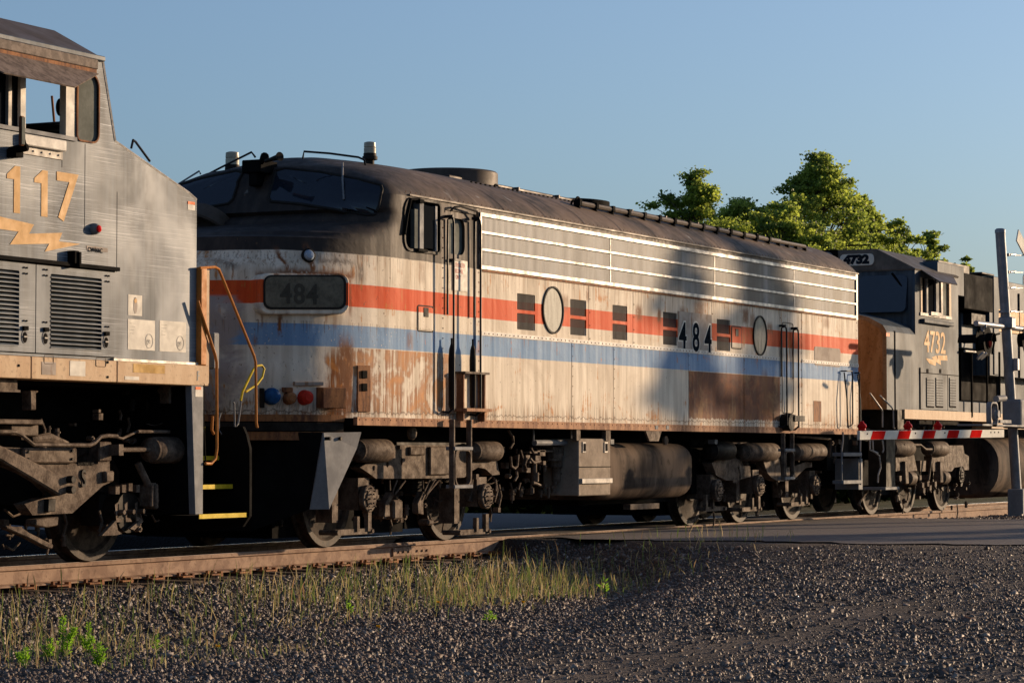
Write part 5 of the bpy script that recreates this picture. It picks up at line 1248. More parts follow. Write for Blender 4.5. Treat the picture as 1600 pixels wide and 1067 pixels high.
# far-side mirror arm seen through the cab
q = at(88, 165, 1.2); b = MB(); b.tube([at(85, 195, .85), at(81, 150, .85)], .012); b.build('window_wiper', M['rust'], GE); q = at(93, 168, .6); b = MB(); b.ball((q.x, q.y, q.z), .05, 8, (.7, .7, 1.6)); b.tube([q, at(99, 150, .55)], .02); b.build('inside_mirror', M['interior'], GE, smooth=True)
# visor: hinged board over the window
v0, v1 = at(146, 100, YG - .0), at(117, 137, -.33); xl0 = at(-60, 60, YG).x; xl1 = at(6, 112, -.33).x
b = MB(); V = [(xl0 - .5, YG - .055, zE - .165), (v0.x, YG - .055, zE - .165), (v1.x, -.33, v1.z), (xl1, -.33, v1.z)]; b.add(V, [(0, 1, 2, 3)]); o = b.build('window_visor', M['wood'], GE); md = o.modifiers.new('s', 'SOLIDIFY'); md.thickness = .012; md.offset = 0
# bent grab bar on the nose roof
MB().tube([at(205, 232, .7), at(208, 219, .7), at(212, 222, .75), at(234, 252, .8)], .012, 6).build('grab_rail', M['blackrail'], GE, smooth=True)
# louvred doors
def louvre_door(x0, x1, lx0, lx1, n=17):
    z0, z1 = dz0_ + .01, dz1 - .012
    lz0, lz1 = at(110, 546, YG).z, at(110, 431, YG).z
    op = rrect(lx0, lx1, lz0, lz1, .01, 1)
    d = plate([[(x0 + .006, z0), (x1 - .006, z0), (x1 - .006, z1), (x0 + .006, z1)], op], YG - .012, .03, 'louvred_door', M['ge_body'], GE)
    MB().box(lx0, lx1, YG + .04, YG + .05, lz0, lz1).build('louvre_backing', M['black'], d)
    k = (lz1 - lz0) / n; zz = lz0
    b = MB().add([(lx0, YG - .02, zz + .002), (lx1, YG - .02, zz + .002), (lx1, YG + .03, zz + k * .72), (lx0, YG + .03, zz + k * .72), (lx0, YG - .02, zz + .010), (lx1, YG - .02, zz + .010), (lx1, YG + .03, zz + k * .8), (lx0, YG + .03, zz + k * .8)], [(0, 1, 5, 4), (4, 5, 6, 7), (1, 2, 6, 5), (3, 0, 4, 7), (1, 0, 3, 2)])
    s = b.build('louvre', M['silver'] if False else M['ge_body'], d)
    for i in range(1, n): inst(s, 0, 0, k * i)
    bb = MB()
    for cx in (lx0 - .08, lx1 + .08):
        for cz in (lz1 - .02, lz1 + .03, lz0 + .22):
            for dx in (-.02, .02):
                bb.cyl((cx + dx, YG - .012, cz), (cx + dx, YG - .022, cz), .008, 6)
    bb.build('bolts', M['black'], d)
    for cx in ((lx0 - .075, lx1 + .065) if x0 > dA0 + .1 else (lx1 + .075,)):
        p = (cx, lz0 + .085); h = MB().prism(ell(p[0], p[1], .042, .058, 18), YG - .0165, YG - .0125).build('latch_plate', M['galvpaint'], d)
        MB().prism(ell(p[0], p[1] - .005, .032, .046, 18), YG - .0185, YG - .017).build('latch_well', M['black'], h)
        MB().box(p[0] - .022, p[0] + .022, YG - .028, YG - .019, p[1] - .006, p[1] + .006).build('latch_bar', M['grey'], h)
        MB().box(p[0] - .03, p[0] + .03, YG - .035, YG - .0125, p[1] + .055, p[1] + .09).build('latch_hood', M['black'], h)
    return d
louvre_door(dB0, dB1, at(77, 500, YG).x, at(157, 500, YG).x)
louvre_door(dA0, dB0, at(-60, 500, YG).x, at(28, 500, YG).x)
MB().box(XL, at(181, 416, YG).x, YG - .05, YG, dz1 + .0, dz1 + .035).build('door_rain_rail', M['black'], GE, bevel=.004)
b = MB(); p = at(116, 401, 0); b.box(p.x - .03, p.x + .03, -.03, YG, p.z - .06, p.z + .05).box(p.x + .02, p.x + .045, -.045, YG, p.z - .09, p.z + .04); b.build('small_bracket', M['black'], GE)
# vertical panel joints
for u, va, vb in ((133, 225, 360), (183, 300, 425), (97, 232, 262)):
    p = at(u, va, YG); q = at(u, vb, YG); MB().box(p.x - .002, p.x + .002, YG - .002, YG, q.z, p.z).build('panel_joint', M['black'], GE)
# red marker light
p = at(146, 358, YG); b = MB(); b.lathe(p, (0, -1, 0), [(.052, 0), (.05, .02), (.042, .05), (.038, .055)], 16); ml = b.build('marker_light', M['galvpaint'], GE, smooth=True)
MB().lathe((p.x, YG - .052, p.z), (0, -1, 0), [(.034, 0), (.03, .015), (.001, .028)], 14).build('lens', M['redlamp'], ml, smooth=True)
# numerals, lightning bolt, labels
zb, zt_ = at(40, 335, YG).z, at(40, 262, YG).z; h = zt_ - zb
for ch, u, w in (('5', -31, 33), ('1', 6, 26), ('1', 49, 26), ('7', 86, 38)):
    x = at(u, 300, YG).x; wd = at(u + w, 300, YG).x - x
    if ch == '1':
        # flagged one
        xx = at(u + 14, 300, YG).x; x2 = at(u + 25, 300, YG).x; xf = at(u + 4, 300, YG).x
        MB().prism([(xx + .01, zb), (x2, zb), (x2, zb + h), (xx + .025, zb + h), (xf, zb + h * .80), (xf, zb + h * .71), (xx + .01, zb + h * .71)], YG - .004, YG).build('numeral', M['numyel'], GE)
    else: text(ch, (x, YG - .003, zb), h, M['numyel'], GE, xs=wd / (h * .80), thick=.003, bold=.012, name='numeral')
bolt = crop([(-60, 115), (175, 170), (150, 218), (323, 213), (305, 258), (418, 272), (232, 311), (255, 270), (50, 274), (95, 207), (-60, 185)], 0, 300, 3.335)
MB().prism(uvpoly(bolt, YG), YG - .004, YG).build('lightning_emblem', M['numyel'], GE)
def decal(u0, u1, v0, v1, name='decal', mat=None, d=.003, parent=GE, Y=YG):
    a, c = XZ(u0, v0, Y), XZ(u1, v1, Y); return MB().box(a[0], c[0], Y - d, Y, c[1], a[1]).build(name, mat or M['sticker'], parent)
decal(135, 168, 384, 394.5, 'model_plate', M['patch']); p = at(136.5, 393.5, YG); text('CW44AC', (p.x, YG - .005, p.z + .003), .038, M['numdark'], GE, xs=.98, thick=.002, bold=.001)
d1 = decal(200, 221.5, 460, 494, 'decal'); q = at(211, 477, YG); MB().prism(ell(q.x, q.z, .03, .075, 20), YG - .005, YG - .0035).build('faded_emblem', M['patch'], d1)
q = at(211, 470, YG); MB().prism(ell(q.x, q.z, .022, .02, 14), YG - .007, YG - .0055).build('faded_emblem', M['numyel'], d1)
for u0, u1, v0, v1 in ((199.5, 241.5, 498, 548), (249, 290, 500.5, 551)):
    d_ = decal(u0, u1, v0, v1, 'notice'); q = at(u1 - 9, v1 - 15, YG); ringband(MB(), ell(q.x, q.z, .055, .06, 24), .008, YG - .005, YG - .003).build('round_emblem', M['stickerink'], d_)
    text('ge', (q.x - .045, YG - .0045, q.z - .02), .05, M['stickerink'], d_, xs=1.0, thick=.001, name='emblem_letters')
    q2 = at(u0 + 3, v0 + 8, YG); text('-----  ------\n-- ---- ---\n------ --\n--- -----', (q2.x, YG - .004, q2.z), .022, M['stickerink'], d_, xs=.7, thick=.001, name='small_print')
d_ = decal(293, 304, 314.5, 329.5, 'warning_label'); q = at(293, 319, YG); MB().box(q.x, at(304, 319, YG).x, YG - .005, YG - .0035, q.z, at(293, 314.5, YG).z).build('label_band', M['amber'], d_)
# sill
for u0, u1 in ((-300, 40), (41, 174.5), (175.5, 318.5)):
    MB().box(at(u0, 580, YG).x, at(u1, 580, YG).x, YG - .055, YG + .3, 1.635, 1.826).build('side_sill', M['tan'], GE, bevel=.006)
b = MB()
for u, v in ((29, 571), (168, 566), (168, 589)): p = at(u, v, -.005); b.cyl((p.x, -.004, p.z), (p.x, -.012, p.z), .012, 8)
b.build('sill_bolts', M['black'], GE)
Y2 = YG - .055
decal(65, 87, 565, 586, 'label', M['patch'], parent=GE, Y=Y2); decal(109, 133, 563.5, 588, 'label', M['sticker'], Y=Y2); decal(208, 257, 568, 584, 'label', plain('mustard_label', (.50, .28, .05), .5), Y=Y2); decal(195, 217, 587.5, 594, 'label', M['sticker'], Y=Y2)
p = at(307.5, 594, Y2); text('F', (p.x, Y2 - .003, p.z), .085, M['stickerink'], GE, xs=.7, thick=.002, bold=.003)
ringband(MB(), rrect(at(69, 556, Y2).x, at(83, 556, Y2).x, 1.77, 1.84, .01, 2), .004, Y2 - .004, Y2).build('lifting_clip', M['truck'], GE); ringband(MB(), rrect(at(150, 556, Y2).x, at(165, 556, Y2).x, 1.77, 1.84, .01, 2), .004, Y2 - .004, Y2).build('lifting_clip', M['truck'], GE)
MB().box(at(181, 560, 0).x, xN + .04, YG - .03, YG, 1.828, 1.85).build('deck_edge', M['silver'], GE)
# front platform: floor, end plate, step well
xP = at(318, 600, Y2).x; xE = at(386, 750, .05).x
b = MB(); L = [(at(302, 0, Y2).x, 1.635), (xP + .0, 1.635), (xP + .0, at(318, 803, Y2).z), (at(309, 0, Y2).x, at(318, 803, Y2).z)]
MB().prism(L, Y2, Y2 + .07).build('step_column', M['galvpaint'], GE, bevel=.004)
d_ = decal(305, 316.5, 604, 620, 'warning_label', Y=Y2); q = at(305, 608.5, Y2); MB().box(q.x, at(316.5, 0, Y2).x, Y2 - .005, Y2 - .0035, q.z, at(305, 604, Y2).z).build('label_band', M['amber'], d_)
for k, v in enumerate((804, 758.5, 714, 669)):
    y0 = Y2 + .05 + .16 * k; z = at(345, v, y0).z; st = MB().box(xP + .0, xE - .02, y0, y0 + .32, z - .035, z + .0).build('step_tread', M['black'], GE)
    MB().box(xP + .002, xE - .022, y0 - .008, y0, z - .03, z + .012).build('tread_edge', M['yellow'], st)
MB().box(xP - .02, xE, .9, 2.3, .5, 1.6).build('platform_frame', M['black'], GE)
MB().box(xP - .0, xE, .75, .8, .42, 1.6).build('step_riser', M['black'], GE); MB().box(at(309, 0, Y2).x + .01, xP - .01, .03, .95, .45, 1.63).build('step_bulkhead', M['black'], GE)
# end plate (curved edge) at the very front
cv = crop([(1278, 272), (1240, 310), (1220, 380), (1210, 500), (1206, 640), (1210, 710)], 0, 580, 3.138)
b = MB(); zz = [at(u, v, .0).z for u, v in cv]
L = [(0.02 + .30 * max(0, (z - 1.0) / .5) ** 2, z) for z in zz]
poly = L + [(.1, .30), (1.3, .2), (3.1, .3), (3.15, 1.0), (2.9, zz[0])]
MB().prism_x(poly, xE, xE + .04).build('end_plate', M['black'], GE)
MB().box(xE + .04, xE + .5, 1.4, 1.8, .7, 1.0).build('coupler', M['truckdk'], GE, bevel=.03)
# stanchions and hand rails
p = at(318, 418, .0); MB().box(at(313, 500).x, at(322, 500).x, -.01, .05, 1.83, p.z).build('stanchion', M['orange'], GE, bevel=.006)
MB().box(at(322, 500).x + .001, at(325, 500).x + .02, .0, .045, 1.66, p.z - .02).build('stanchion_face', M['tan'], GE)
def rail_px(pts, mat, name, Y=0.0, r=.014, parent=GE): return MB().tube([at(u, v, Y if len(q) == 0 else q[0]) for u, v, *q in pts], r, 8).build(name, mat, parent, smooth=True)
rail_px([(312, 419), (336, 417.5), (342, 421), (350, 440), (397, 556), (399.5, 566), (400.5, 660), (402, 668)], M['orange'], 'handrail')
rail_px([(309, 470), (314, 487), (336, 554), (338.5, 566), (339, 700), (337, 716), (330, 724), (321, 724)], M['orange'], 'handrail', Y=-.02)
rail_px([(332, 650), (331, 672), (334, 678)], M['orange'], 'grab_rail', Y=.1)
rail_px([(376, 626), (379, 612), (396, 577), (401, 571.5), (409, 571), (413, 576), (410, 589), (402, 600), (384, 612)], M['yellow'], 'uncoupling_lever', Y=.25, r=.012)
rail_px([(377, 626), (374, 648), (372, 662), (367, 670), (366, 630), (364, 628)], M['galvpaint'], 'lever_rod', Y=.25, r=.010)
MB().tube([at(321, 723, 0), at(318, 650, 0), at(318.5, 600, 0)], .008).build('step_grab', M['black'], GE)
p = at(331, 536, .4); MB().box(p.x - .04, p.x + .06, .35, .5, p.z - .25, p.z + .1).build('control_box', M['galvpaint'], GE, bevel=.01)

# truck of the near locomotive
def CG(*pts): return crop(pts, 0, 580, 3.138)
YT = .30
TG = MB().box(17.5, 20.9, 1.0, 2.2, .55, 1.4).build('front_truck', M['black'], GE)
MB().box(XL, 21.4, .95, 2.25, 1.3, 1.62).build('underframe', M['black'], GE)
MB().box(XL, 17.2, .3, 2.9, .35, 1.3).build('fuel_tank', M['black'], GE)
MB().box(20.9, xE - .1, .95, 2.4, .5, 1.5).build('platform_body', M['black'], GE)
plate([uvpoly(CG((-120, 330), (0, 370), (95, 375), (380, 455), (480, 455), (500, 350), (535, 345), (540, 545), (505, 560), (355, 695), (160, 705), (120, 650), (200, 625), (280, 610), (180, 520), (60, 470), (-120, 430)), YT)], YT, .12, 'side_frame', M['truck'], TG, bev=.012)
a = uvpoly(CG((120, 375), (380, 375), (380, 450), (120, 450)), YT - .05); MB().prism(a, YT - .05, YT).build('frame_pad', M['truck'], TG, bevel=.012)
a = uvpoly(CG((-60, 340), (30, 375), (270, 495), (352, 520), (350, 590), (290, 610), (270, 595), (-60, 400)), YT - .10); MB().prism(a, YT - .11, YT - .02).build('diagonal_beam', M['truck'], TG, bevel=.015)
b = MB()
for c_ in ((335, 530), (335, 580)): p = at(*CG(c_)[0], YT - .11); b.cyl((p.x, YT - .11, p.z), (p.x, YT - .17, p.z), .034, 10)
for c_ in ((138, 395), (352, 390), (352, 430), (138, 430)): p = at(*CG(c_)[0], YT - .05); b.cyl((p.x, YT - .05, p.z), (p.x, YT - .065, p.z), .012, 8)
b.build('bolts', M['truckdk'], TG)
a = uvpoly(CG((225, 625), (262, 625), (258, 688), (222, 688)), YT - .02); MB().prism(a, YT - .05, YT).build('frame_rib', M['truckdk'], TG, bevel=.005)
p = at(*CG((392, 565))[0], YT); text('S', (p.x, YT - .012, p.z), .15, M['truckdk'], TG, xs=.75, thick=.012, bold=.003, name='cast_letter')
p = at(*CG((380, 462))[0], YT); text('41995750PL3 100', (p.x, YT - .005, p.z), .028, M['truckdk'], TG, xs=.8, thick=.006, name='cast_lettering')
a = uvpoly(CG((470, 350), (532, 350), (532, 395), (470, 395)), YT + .1); MB().prism(uvpoly(CG((475, 345), (535, 345), (535, 440), (475, 440)), YT), YT - .03, YT).build('frame_lug', M['truck'], TG, bevel=.01)
MB().prism(uvpoly(CG((498, 490), (540, 488), (538, 540), (500, 545)), YT), YT - .05, YT).build('frame_lug', M['truck'], TG, bevel=.012)
MB().prism(uvpoly(CG((-80, 232), (212, 238), (214, 262), (-80, 256)), .2), .2, .5).build('bolster_plate', M['truck'], TG, bevel=.008)
MB().prism(uvpoly(CG((55, 262), (190, 262), (190, 318), (55, 312)), .26), .26, .5).build('bolster_block', M['truck'], TG, bevel=.008)
MB().prism(uvpoly(CG((150, 95), (190, 95), (190, 103), (178, 106), (178, 190), (152, 190)), .2), .2, .3).build('stop_pin', M['truck'], GE, bevel=.01)
MB().prism(uvpoly(CG((0, 30), (85, 32), (85, 90), (100, 92), (100, 103), (0, 100)), .1), .1, .3).build('frame_bracket', M['truck'], GE)
p = at(*CG((330, 335))[0], .3); q = at(*CG((150, 335))[0], .3); b = MB(); b.tube([(q.x, .3, q.z + .0), ((p.x + q.x) / 2, .3, q.z + .015), (p.x, .3, q.z - .03)], .05, 8, [.03, .05, .02]); b.build('equaliser', M['truck'], TG, smooth=True)
b = MB(); b.tube([Vector((x, .16, z)) for x, z in uvpoly(CG((-30, 296), (75, 297), (110, 315), (165, 360), (440, 362), (465, 350), (495, 320), (530, 315), (575, 318)), .16)], .018, 7)
b.tube([Vector((x, .2, z)) for x, z in uvpoly(CG((675, 295), (830, 297)), .2)], .016, 7)
b.tube([Vector((x, .22, z)) for x, z in uvpoly(CG((560, 318), (600, 330), (670, 296)), .22)], .012, 7)
b.build('brake_pipe', M['truck'], TG, smooth=True)
brake_cyl(TG, 278, 703, .125, 232, 292, .22)
b = MB(); b.tube([Vector((x, .22, z)) for x, z in uvpoly(CG((565, 385), (720, 384), (745, 384)), .22)], .022, 8); q = at(*CG((575, 385))[0], .2); b.box(q.x - .03, q.x + .04, .16, .28, q.z - .05, q.z + .05); q = at(*CG((735, 384))[0], .22); b.lathe((q.x - .02, .22, q.z), (1, 0, 0), [(.03, 0), (.06, .02), (.045, .06), (.07, .09), (.05, .13)], 14); b.build('push_rod', M['truck'], TG, smooth=True)
p, q = at(*CG((675, 450))[0], .3), at(*CG((728, 560))[0], .25); MB().tube([p, q], .035, 10).build('damper', M['truck'], TG, smooth=True)
p = at(*CG((742, 600))[0], .25); MB().box(p.x - .07, p.x - .02, .2, .34, p.z - .12, p.z + .08).box(p.x + .0, p.x + .05, .2, .34, p.z - .14, p.z + .09).box(p.x - .07, p.x + .05, .22, .3, p.z + .06, p.z + .1).build('damper_bracket', M['truck'], TG, bevel=.01)
XG = at(141, 880, YN - .06).x
for X in (XG, XG - 2.05): wheelset(TG, X, .545)
p = at(*CG((630, 690))[0], .34); jx, jz = p.x, p.z
b = MB(); b.cyl((jx, .34, jz), (jx, .7, jz), .19, 20); b.box(jx - .24, jx + .05, .5, .7, jz - .12, jz + .16); b.build('axle_box', M['truckdk'], TG, smooth=30)
b = MB()
for c_ in ((578, 690), (625, 688), (675, 685)):
    q = at(*CG(c_)[0], .3); b.add([(q.x - .05, .28, q.z - .09), (q.x + .045, .28, q.z - .09), (q.x + .045, .30, q.z - .06), (q.x - .01, .30, q.z - .05), (q.x - .0, .3, q.z + .09), (q.x - .045, .3, q.z + .07)], [(0, 1, 2, 3, 4, 5)]); b.cyl((q.x + .02, .34, q.z), (q.x + .02, .24, q.z + .0), .022, 8)
b.prism(uvpoly(CG((490, 805), (560, 730), (570, 780), (590, 795), (560, 803)), .3), .28, .32); b.prism(uvpoly(CG((630, 770), (690, 720), (695, 735), (650, 778)), .3), .28, .32)
for c_ in ((568, 580), (600, 572), (632, 565), (668, 572)): q = at(*CG(c_)[0], .3); b.box(q.x - .03, q.x + .03, .28, .36, q.z - .04, q.z + .03)
o = b.build('bearing_cap', M['truck'], TG, kind='stuff'); fix_normals(o)
b = MB(); b.prism(uvpoly(CG((20, 755), (100, 765), (135, 790), (255, 850), (250, 870), (225, 865), (130, 815), (25, 770)), .36), .34, .42).prism(uvpoly(CG((150, 725), (262, 712), (258, 755), (205, 765), (150, 755)), .36), .3, .42)
b.build('brake_rigging', M['truck'], TG, bevel=.008)
# air pipes below the nose
b = MB(); p, q = at(*CG((785, 95))[0], .3), at(*CG((905, 130))[0], .3); b.tube([p, q], .03, 8); q = at(*CG((812, 105))[0], .25); b.box(q.x - .02, q.x + .02, .2, .3, q.z - .1, q.z + .1); b.build('air_pipe', M['truck'], GE, smooth=True)
rail_px([(345, 645), (342, 655), (342, 672), (346, 678)], M['galvpaint'], 'step_grab', Y=.3, r=.008)

MB().box(XL, xN - .02, YG + .32, 3.1, 1.60, 1.825).build('deck', M['black'], GE)
greeble(TG, 10, 240, 640, 700, .30, 26, 21, big=.8); greeble(TG, 150, 250, 760, 830, .36, 20, 22); greeble(GE, 180, 300, 610, 640, .5, 12, 23, 'truckdk'); greeble(TG, 0, 100, 790, 850, .5, 14, 24)
# ------------------------------------------------------------------ freight locomotive behind (right), numbered 4732
YR = .08
RL = thing('freight_locomotive', (43, 1.6, 0), 'blue-grey freight locomotive numbered 4732 behind the crossing gate at the right', 'locomotive')
def C4(*pts): return crop(pts, 1290, 370, 3.335)
def c4(x, y, Y=YR): return at(*C4((x, y))[0], Y)
def atx(u, v, X): d = ray(u, v); return CAM + d * ((X - CAM.x) / d.x)
xh = c4(312, 700).x; xcab = c4(466, 300).x; xcr = c4(690, 300).x; zsill = c4(460, 905).z
zh = c4(360, 497).z; zec = c4(470, 163).z
tf = atx(*C4((268, 70))[0], xcab)       # where the flat roof top ends
zt = tf.z; yt = max(.5, tf.y)
XR1 = 68
# hood (nose): cross-section with rounded shoulders, front face yellow-brown
yl = [(YR, zsill), (YR, zh), (YR + .06, zh + .10), (YR + .3, zh + .23), (.9, zh + .36), (2.3, zh + .36), (3.12 - .3, zh + .23), (3.06, zh + .1), (3.12, zh), (3.12, zsill)]
def C4p(*p): return uvpoly(C4(*p), YR)
b = MB(); b.prism_x(yl, xh + .06, xcab); b.build('hood', M['rear_body'], RL)
M['nosefront'] = rusty('dull_orange_nose_paint', (0.30, 0.12, 0.035), (0.42, 0.19, 0.07), 3, .55)
yl2 = [(y + (.05 if y < 1.6 else -.05), z - (.05 if z > 2 else 0)) for y, z in yl]
b = MB(); n = len(yl); b.add([(xh + .06, y, z) for y, z in yl] + [(xh, y, z) for y, z in yl2], [(i, (i + 1) % n, (i + 1) % n + n, i + n) for i in range(n)] + [tuple(range(n, 2 * n))]); o = b.build('hood_front', M['nosefront'], RL); fix_normals(o)
p = c4(360, 600); MB().box(p.x - .012, p.x + .012, YR - .012, YR + .01, zsill, zh + .02).build('hood_seam', M['black'], RL)
d_ = decal(1384.5, 1390, 520, 526, 'warning_label', M['amber'], parent=RL, Y=YR)
# cab
hx0, hx1, hz0, hz1 = c4(492, 300).x, c4(650, 300).x, c4(570, 405).z, c4(570, 225).z
sideL = [(xcab, zsill), (xcr, zsill), (xcr, zec - .0), (xcab, zec)]
plate([sideL, rrect(hx0, hx1, hz0, hz1, .04, 3)], YR, .04, 'cab_side', M['rear_body'], RL)
MB().box(xcab, xcr, 3.08, 3.12, zsill, zec).build('cab_side', M['rear_body'], RL)
MB().box(xcab + .1, xcr, YR + .1, 3.0, zsill, 2.9).build('cab_floor', M['interior'], RL); MB().box(xcr - .1, xcr - .05, YR + .05, 3.0, 2.9, zec).build('cab_rear_wall', M['interior'], RL)
# cab front with windshields, roof
yz = [(YR + .04, zh), (YR + .04, zec), (yt, zt), (3.2 - yt, zt), (3.08, zec), (3.08, zh)]
b = MB().prism_x(yz, xcab - .0, xcab + .05); cf = b.build('cab_front', M['rear_body'], RL)
def onx(u0, u1, v0, v1, X, th, name, mat, parent, r=.05):
    a, c = atx(u0, v0, X), atx(u1, v1, X); L = rrect(c.y, a.y, c.z, a.z, r, 4); o = MB().prism_x(L, X - th, X).build(name, mat, parent); fix_normals(o); return o
a0 = C4((180, 205))[0]; a1 = C4((430, 392))[0]
pa, pc = atx(a0[0], a0[1], xcab), atx(a1[0], a1[1], xcab); rl = rrect(pc.y, pa.y, pc.z, pa.z, .08, 4)
wn_ = MB(); nn_ = len(rl); sl_ = lambda z: xcab - .015 - .22 * (pa.z - z)
wn_.add([(sl_(z), y, z) for y, z in rl] + [(xcab, y, z) for y, z in rl], [tuple(range(nn_))] + [(i, i + nn_, (i + 1) % nn_ + nn_, (i + 1) % nn_) for i in range(nn_)]); wn_ = wn_.build('windshield', M['glass'], cf); fix_normals(wn_)
a = atx(*C4((180, 205))[0], xcab); c = atx(*C4((430, 392))[0], xcab)
p0, p1 = atx(*C4((345, 190))[0], xcab - .04), atx(*C4((410, 275))[0], xcab - .04); MB().tube([p0, p1], .02).build('wiper', M['black'], cf)
nb0, nb1 = C4((80, 94))[0], C4((257, 148))[0]
nb = onx(nb0[0], nb1[0], nb0[1], nb1[1], xcab, .055, 'number_board', M['sticker'], cf, .07)
a = atx(*C4((98, 141))[0], xcab - .035); c = atx(*C4((98, 100))[0], xcab - .035); e = atx(*C4((243, 141))[0], xcab - .035)
hh = c.z - a.z; text('4732', (xcab - .060, a.y, a.z), hh, M['numdark'], nb, ex=(0, -1, 0), xs=(a.y - e.y) / (hh * 3.25), thick=.006, bold=.014)
# headlight pair at the roof centre
for dy in (0, .25):
    p = atx(*C4((15, 112))[0], xcab - .02); MB().lathe((xcab - .045, p.y + dy, p.z), (-1, 0, 0), [(.10, 0), (.10, .05), (.08, .055), (.06, .03), (.001, .02)], 18).build('headlight', M['galvpaint'], cf, smooth=True)
b = MB(); p = atx(*C4((38, 112))[0], xcab); b.box(xcab - .045, xcab + .02, p.y - .1, p.y + .75, p.z - .16, p.z + .14); b.build('headlight_panel', M['black'], cf)
b = MB(); XE_ = xcr + .0; b.add([(xcab - .03, YR - .02, zec - .01), (XE_, YR - .02, zec - .01), (XE_, yt, zt + .02), (xcab - .03, yt, zt + .02), (xcab - .03, 3.22, zec - .01), (XE_, 3.22, zec - .01), (XE_, 3.2 - yt, zt + .02), (xcab - .03, 3.2 - yt, zt + .02)], [(0, 1, 2, 3), (3, 2, 6, 7), (7, 6, 5, 4), (0, 3, 7, 4), (1, 5, 6, 2)]); o = b.build('cab_roof', M['rear_roof'], RL); fix_normals(o); md = o.modifiers.new('s', 'SOLIDIFY'); md.thickness = .03
MB().tube([atx(1322, 391, xcab + .3), atx(1322, 384, xcab + .3), atx(1360, 383, xcab + .3), atx(1360, 390, xcab + .3)], .014).build('roof_grab', M['black'], RL)
# side window parts
wz_ = MB().box(hx0 - .03, hx1 + .03, YR - .02, YR, hz0 - .05, hz0).build('side_window', M['grey'], RL)
for x0, x1, m in ((492, 500, 'tan'), (522, 530, 'galvpaint'), (598, 607, 'grey'), (640, 650, 'tan'), (572, 586, 'galvpaint')): MB().box(c4(x0, 300).x, c4(x1, 300).x, YR - .015, YR + .03, hz0, hz1).build('window_post', M[m], wz_)
for x0, x1, m in ((500, 522, 'sideglass'), (530, 572, 'sideglass'), (607, 640, 'hazeglass')): MB().box(c4(x0, 300).x, c4(x1, 300).x, YR + .02, YR + .03, hz0, hz1).build('pane', M[m], wz_)
MB().box(c4(495, 440).x, c4(650, 440).x, YR - .07, YR, c4(570, 458).z, c4(570, 437).z).build('arm_rest', M['rear_body'], RL, bevel=.01)
p = c4(540, 400); MB().box(p.x - .04, p.x + .5, YR - .05, YR, p.z - .03, p.z + .03).build('window_track', M['grey'], RL)
b = MB(); b.add([(hx0 + .03, YR - .005, c4(520, 180).z), (c4(660, 215).x, YR - .005, c4(520, 180).z), (c4(685, 250, -.35).x, -.35, c4(640, 245, -.35).z), (c4(603, 240, -.35).x - .1, -.35, c4(640, 245, -.35).z)], [(0, 1, 2, 3)]); o = b.build('window_visor', M['roofgrey'], RL); md = o.modifiers.new('s', 'SOLIDIFY'); md.thickness = .015
# numerals and emblem
a, c = c4(515, 590), c4(632, 495); hh = at(*C4((516, 572))[0], YR).z; zb = c4(575, 600).z; zt2 = c4(575, 492).z; hh = zt2 - zb
text('4732', (c4(513, 590).x, YR - .004, zb - .01), hh, M['numyel'], RL, xs=(c4(636, 600).x - c4(513, 590).x) / (hh * 3.2), thick=.003, bold=.008)
MB().prism(uvpoly(C4((525, 632), (560, 640), (553, 628), (575, 618), (585, 640), (582, 618), (632, 618), (634, 645), (598, 643), (600, 668), (575, 652), (572, 672), (540, 660), (525, 640)), YR), YR - .004, YR).build('lightning_emblem', M['numyel'], RL)
# louvred door panel
dp = MB().box(c4(490, 800).x, c4(688, 800).x, YR - .02, YR, zsill + .03, c4(590, 690).z).build('equipment_door', M['rear_body'], RL)
MB().box(c4(630, 800).x - .006, c4(630, 800).x + .006, YR - .024, YR, zsill + .03, c4(630, 720).z).build('door_seam', M['black'], dp); MB().box(c4(490, 800).x, c4(688, 800).x, YR - .024, YR, c4(590, 718).z, c4(590, 714).z).build('door_seam', M['black'], dp)
for xa, xb in ((518, 558), (567, 605), (638, 672)):
    z = c4(xa, 745).z; zl = c4(xa, 880).z; n = 11
    b = MB().box(c4(xa, 800).x, c4(xb, 800).x, YR - .035, YR - .02, zl, zl + .035).build('louvre', M['rear_body'], dp)
    s = MB().box(c4(xa, 800).x, c4(xb, 800).x, YR - .026, YR - .0205, zl - .03, zl - .001).build('louvre_slot', M['black'], dp)
    for i in range(1, n): inst(b, 0, 0, (z - zl) / (n - 1) * i); inst(s, 0, 0, (z - zl) / (n - 1) * i)
for x in (525, 592): p = c4(x, 698); MB().box(p.x - .05, p.x + .03, YR - .03, YR - .02, p.z - .04, p.z + .03).build('door_latch', M['black'], dp)
# sill, platform and steps
MB().box(c4(388, 930).x, c4(848, 930).x, YR - .08, YR + .3, c4(600, 955).z, zsill + .01).build('side_sill', M['tan'], RL)
MB().box(c4(848, 930).x, XR1, YR - .06, YR + .3, 1.45, zsill + .01).build('side_sill', M['tan'], RL)
MB().box(c4(300, 930).x - .3, XR1, .95, 2.3, 1.2, 1.66).build('underframe', M['black'], RL)
MB().box(c4(360, 930).x, c4(392, 930).x, YR - .05, 3.1, c4(360, 1000).z - .1, zsill).build('step_block', M['truckdk'], RL)
xf = xh - .55
MB().box(xf, xh + .6, .5, 2.7, .9, zsill - .1).build('front_platform', M['black'], RL)
def Cc(*pts): return crop(pts, 1320, 620, 5.082)
def cc(x, y, Y=0.0): return at(*Cc((x, y))[0], Y)
MB().prism(uvpoly(Cc((330, 335), (400, 335), (400, 715), (330, 715)), .0), .0, .3).build('step_column', M['truckdk'], RL)
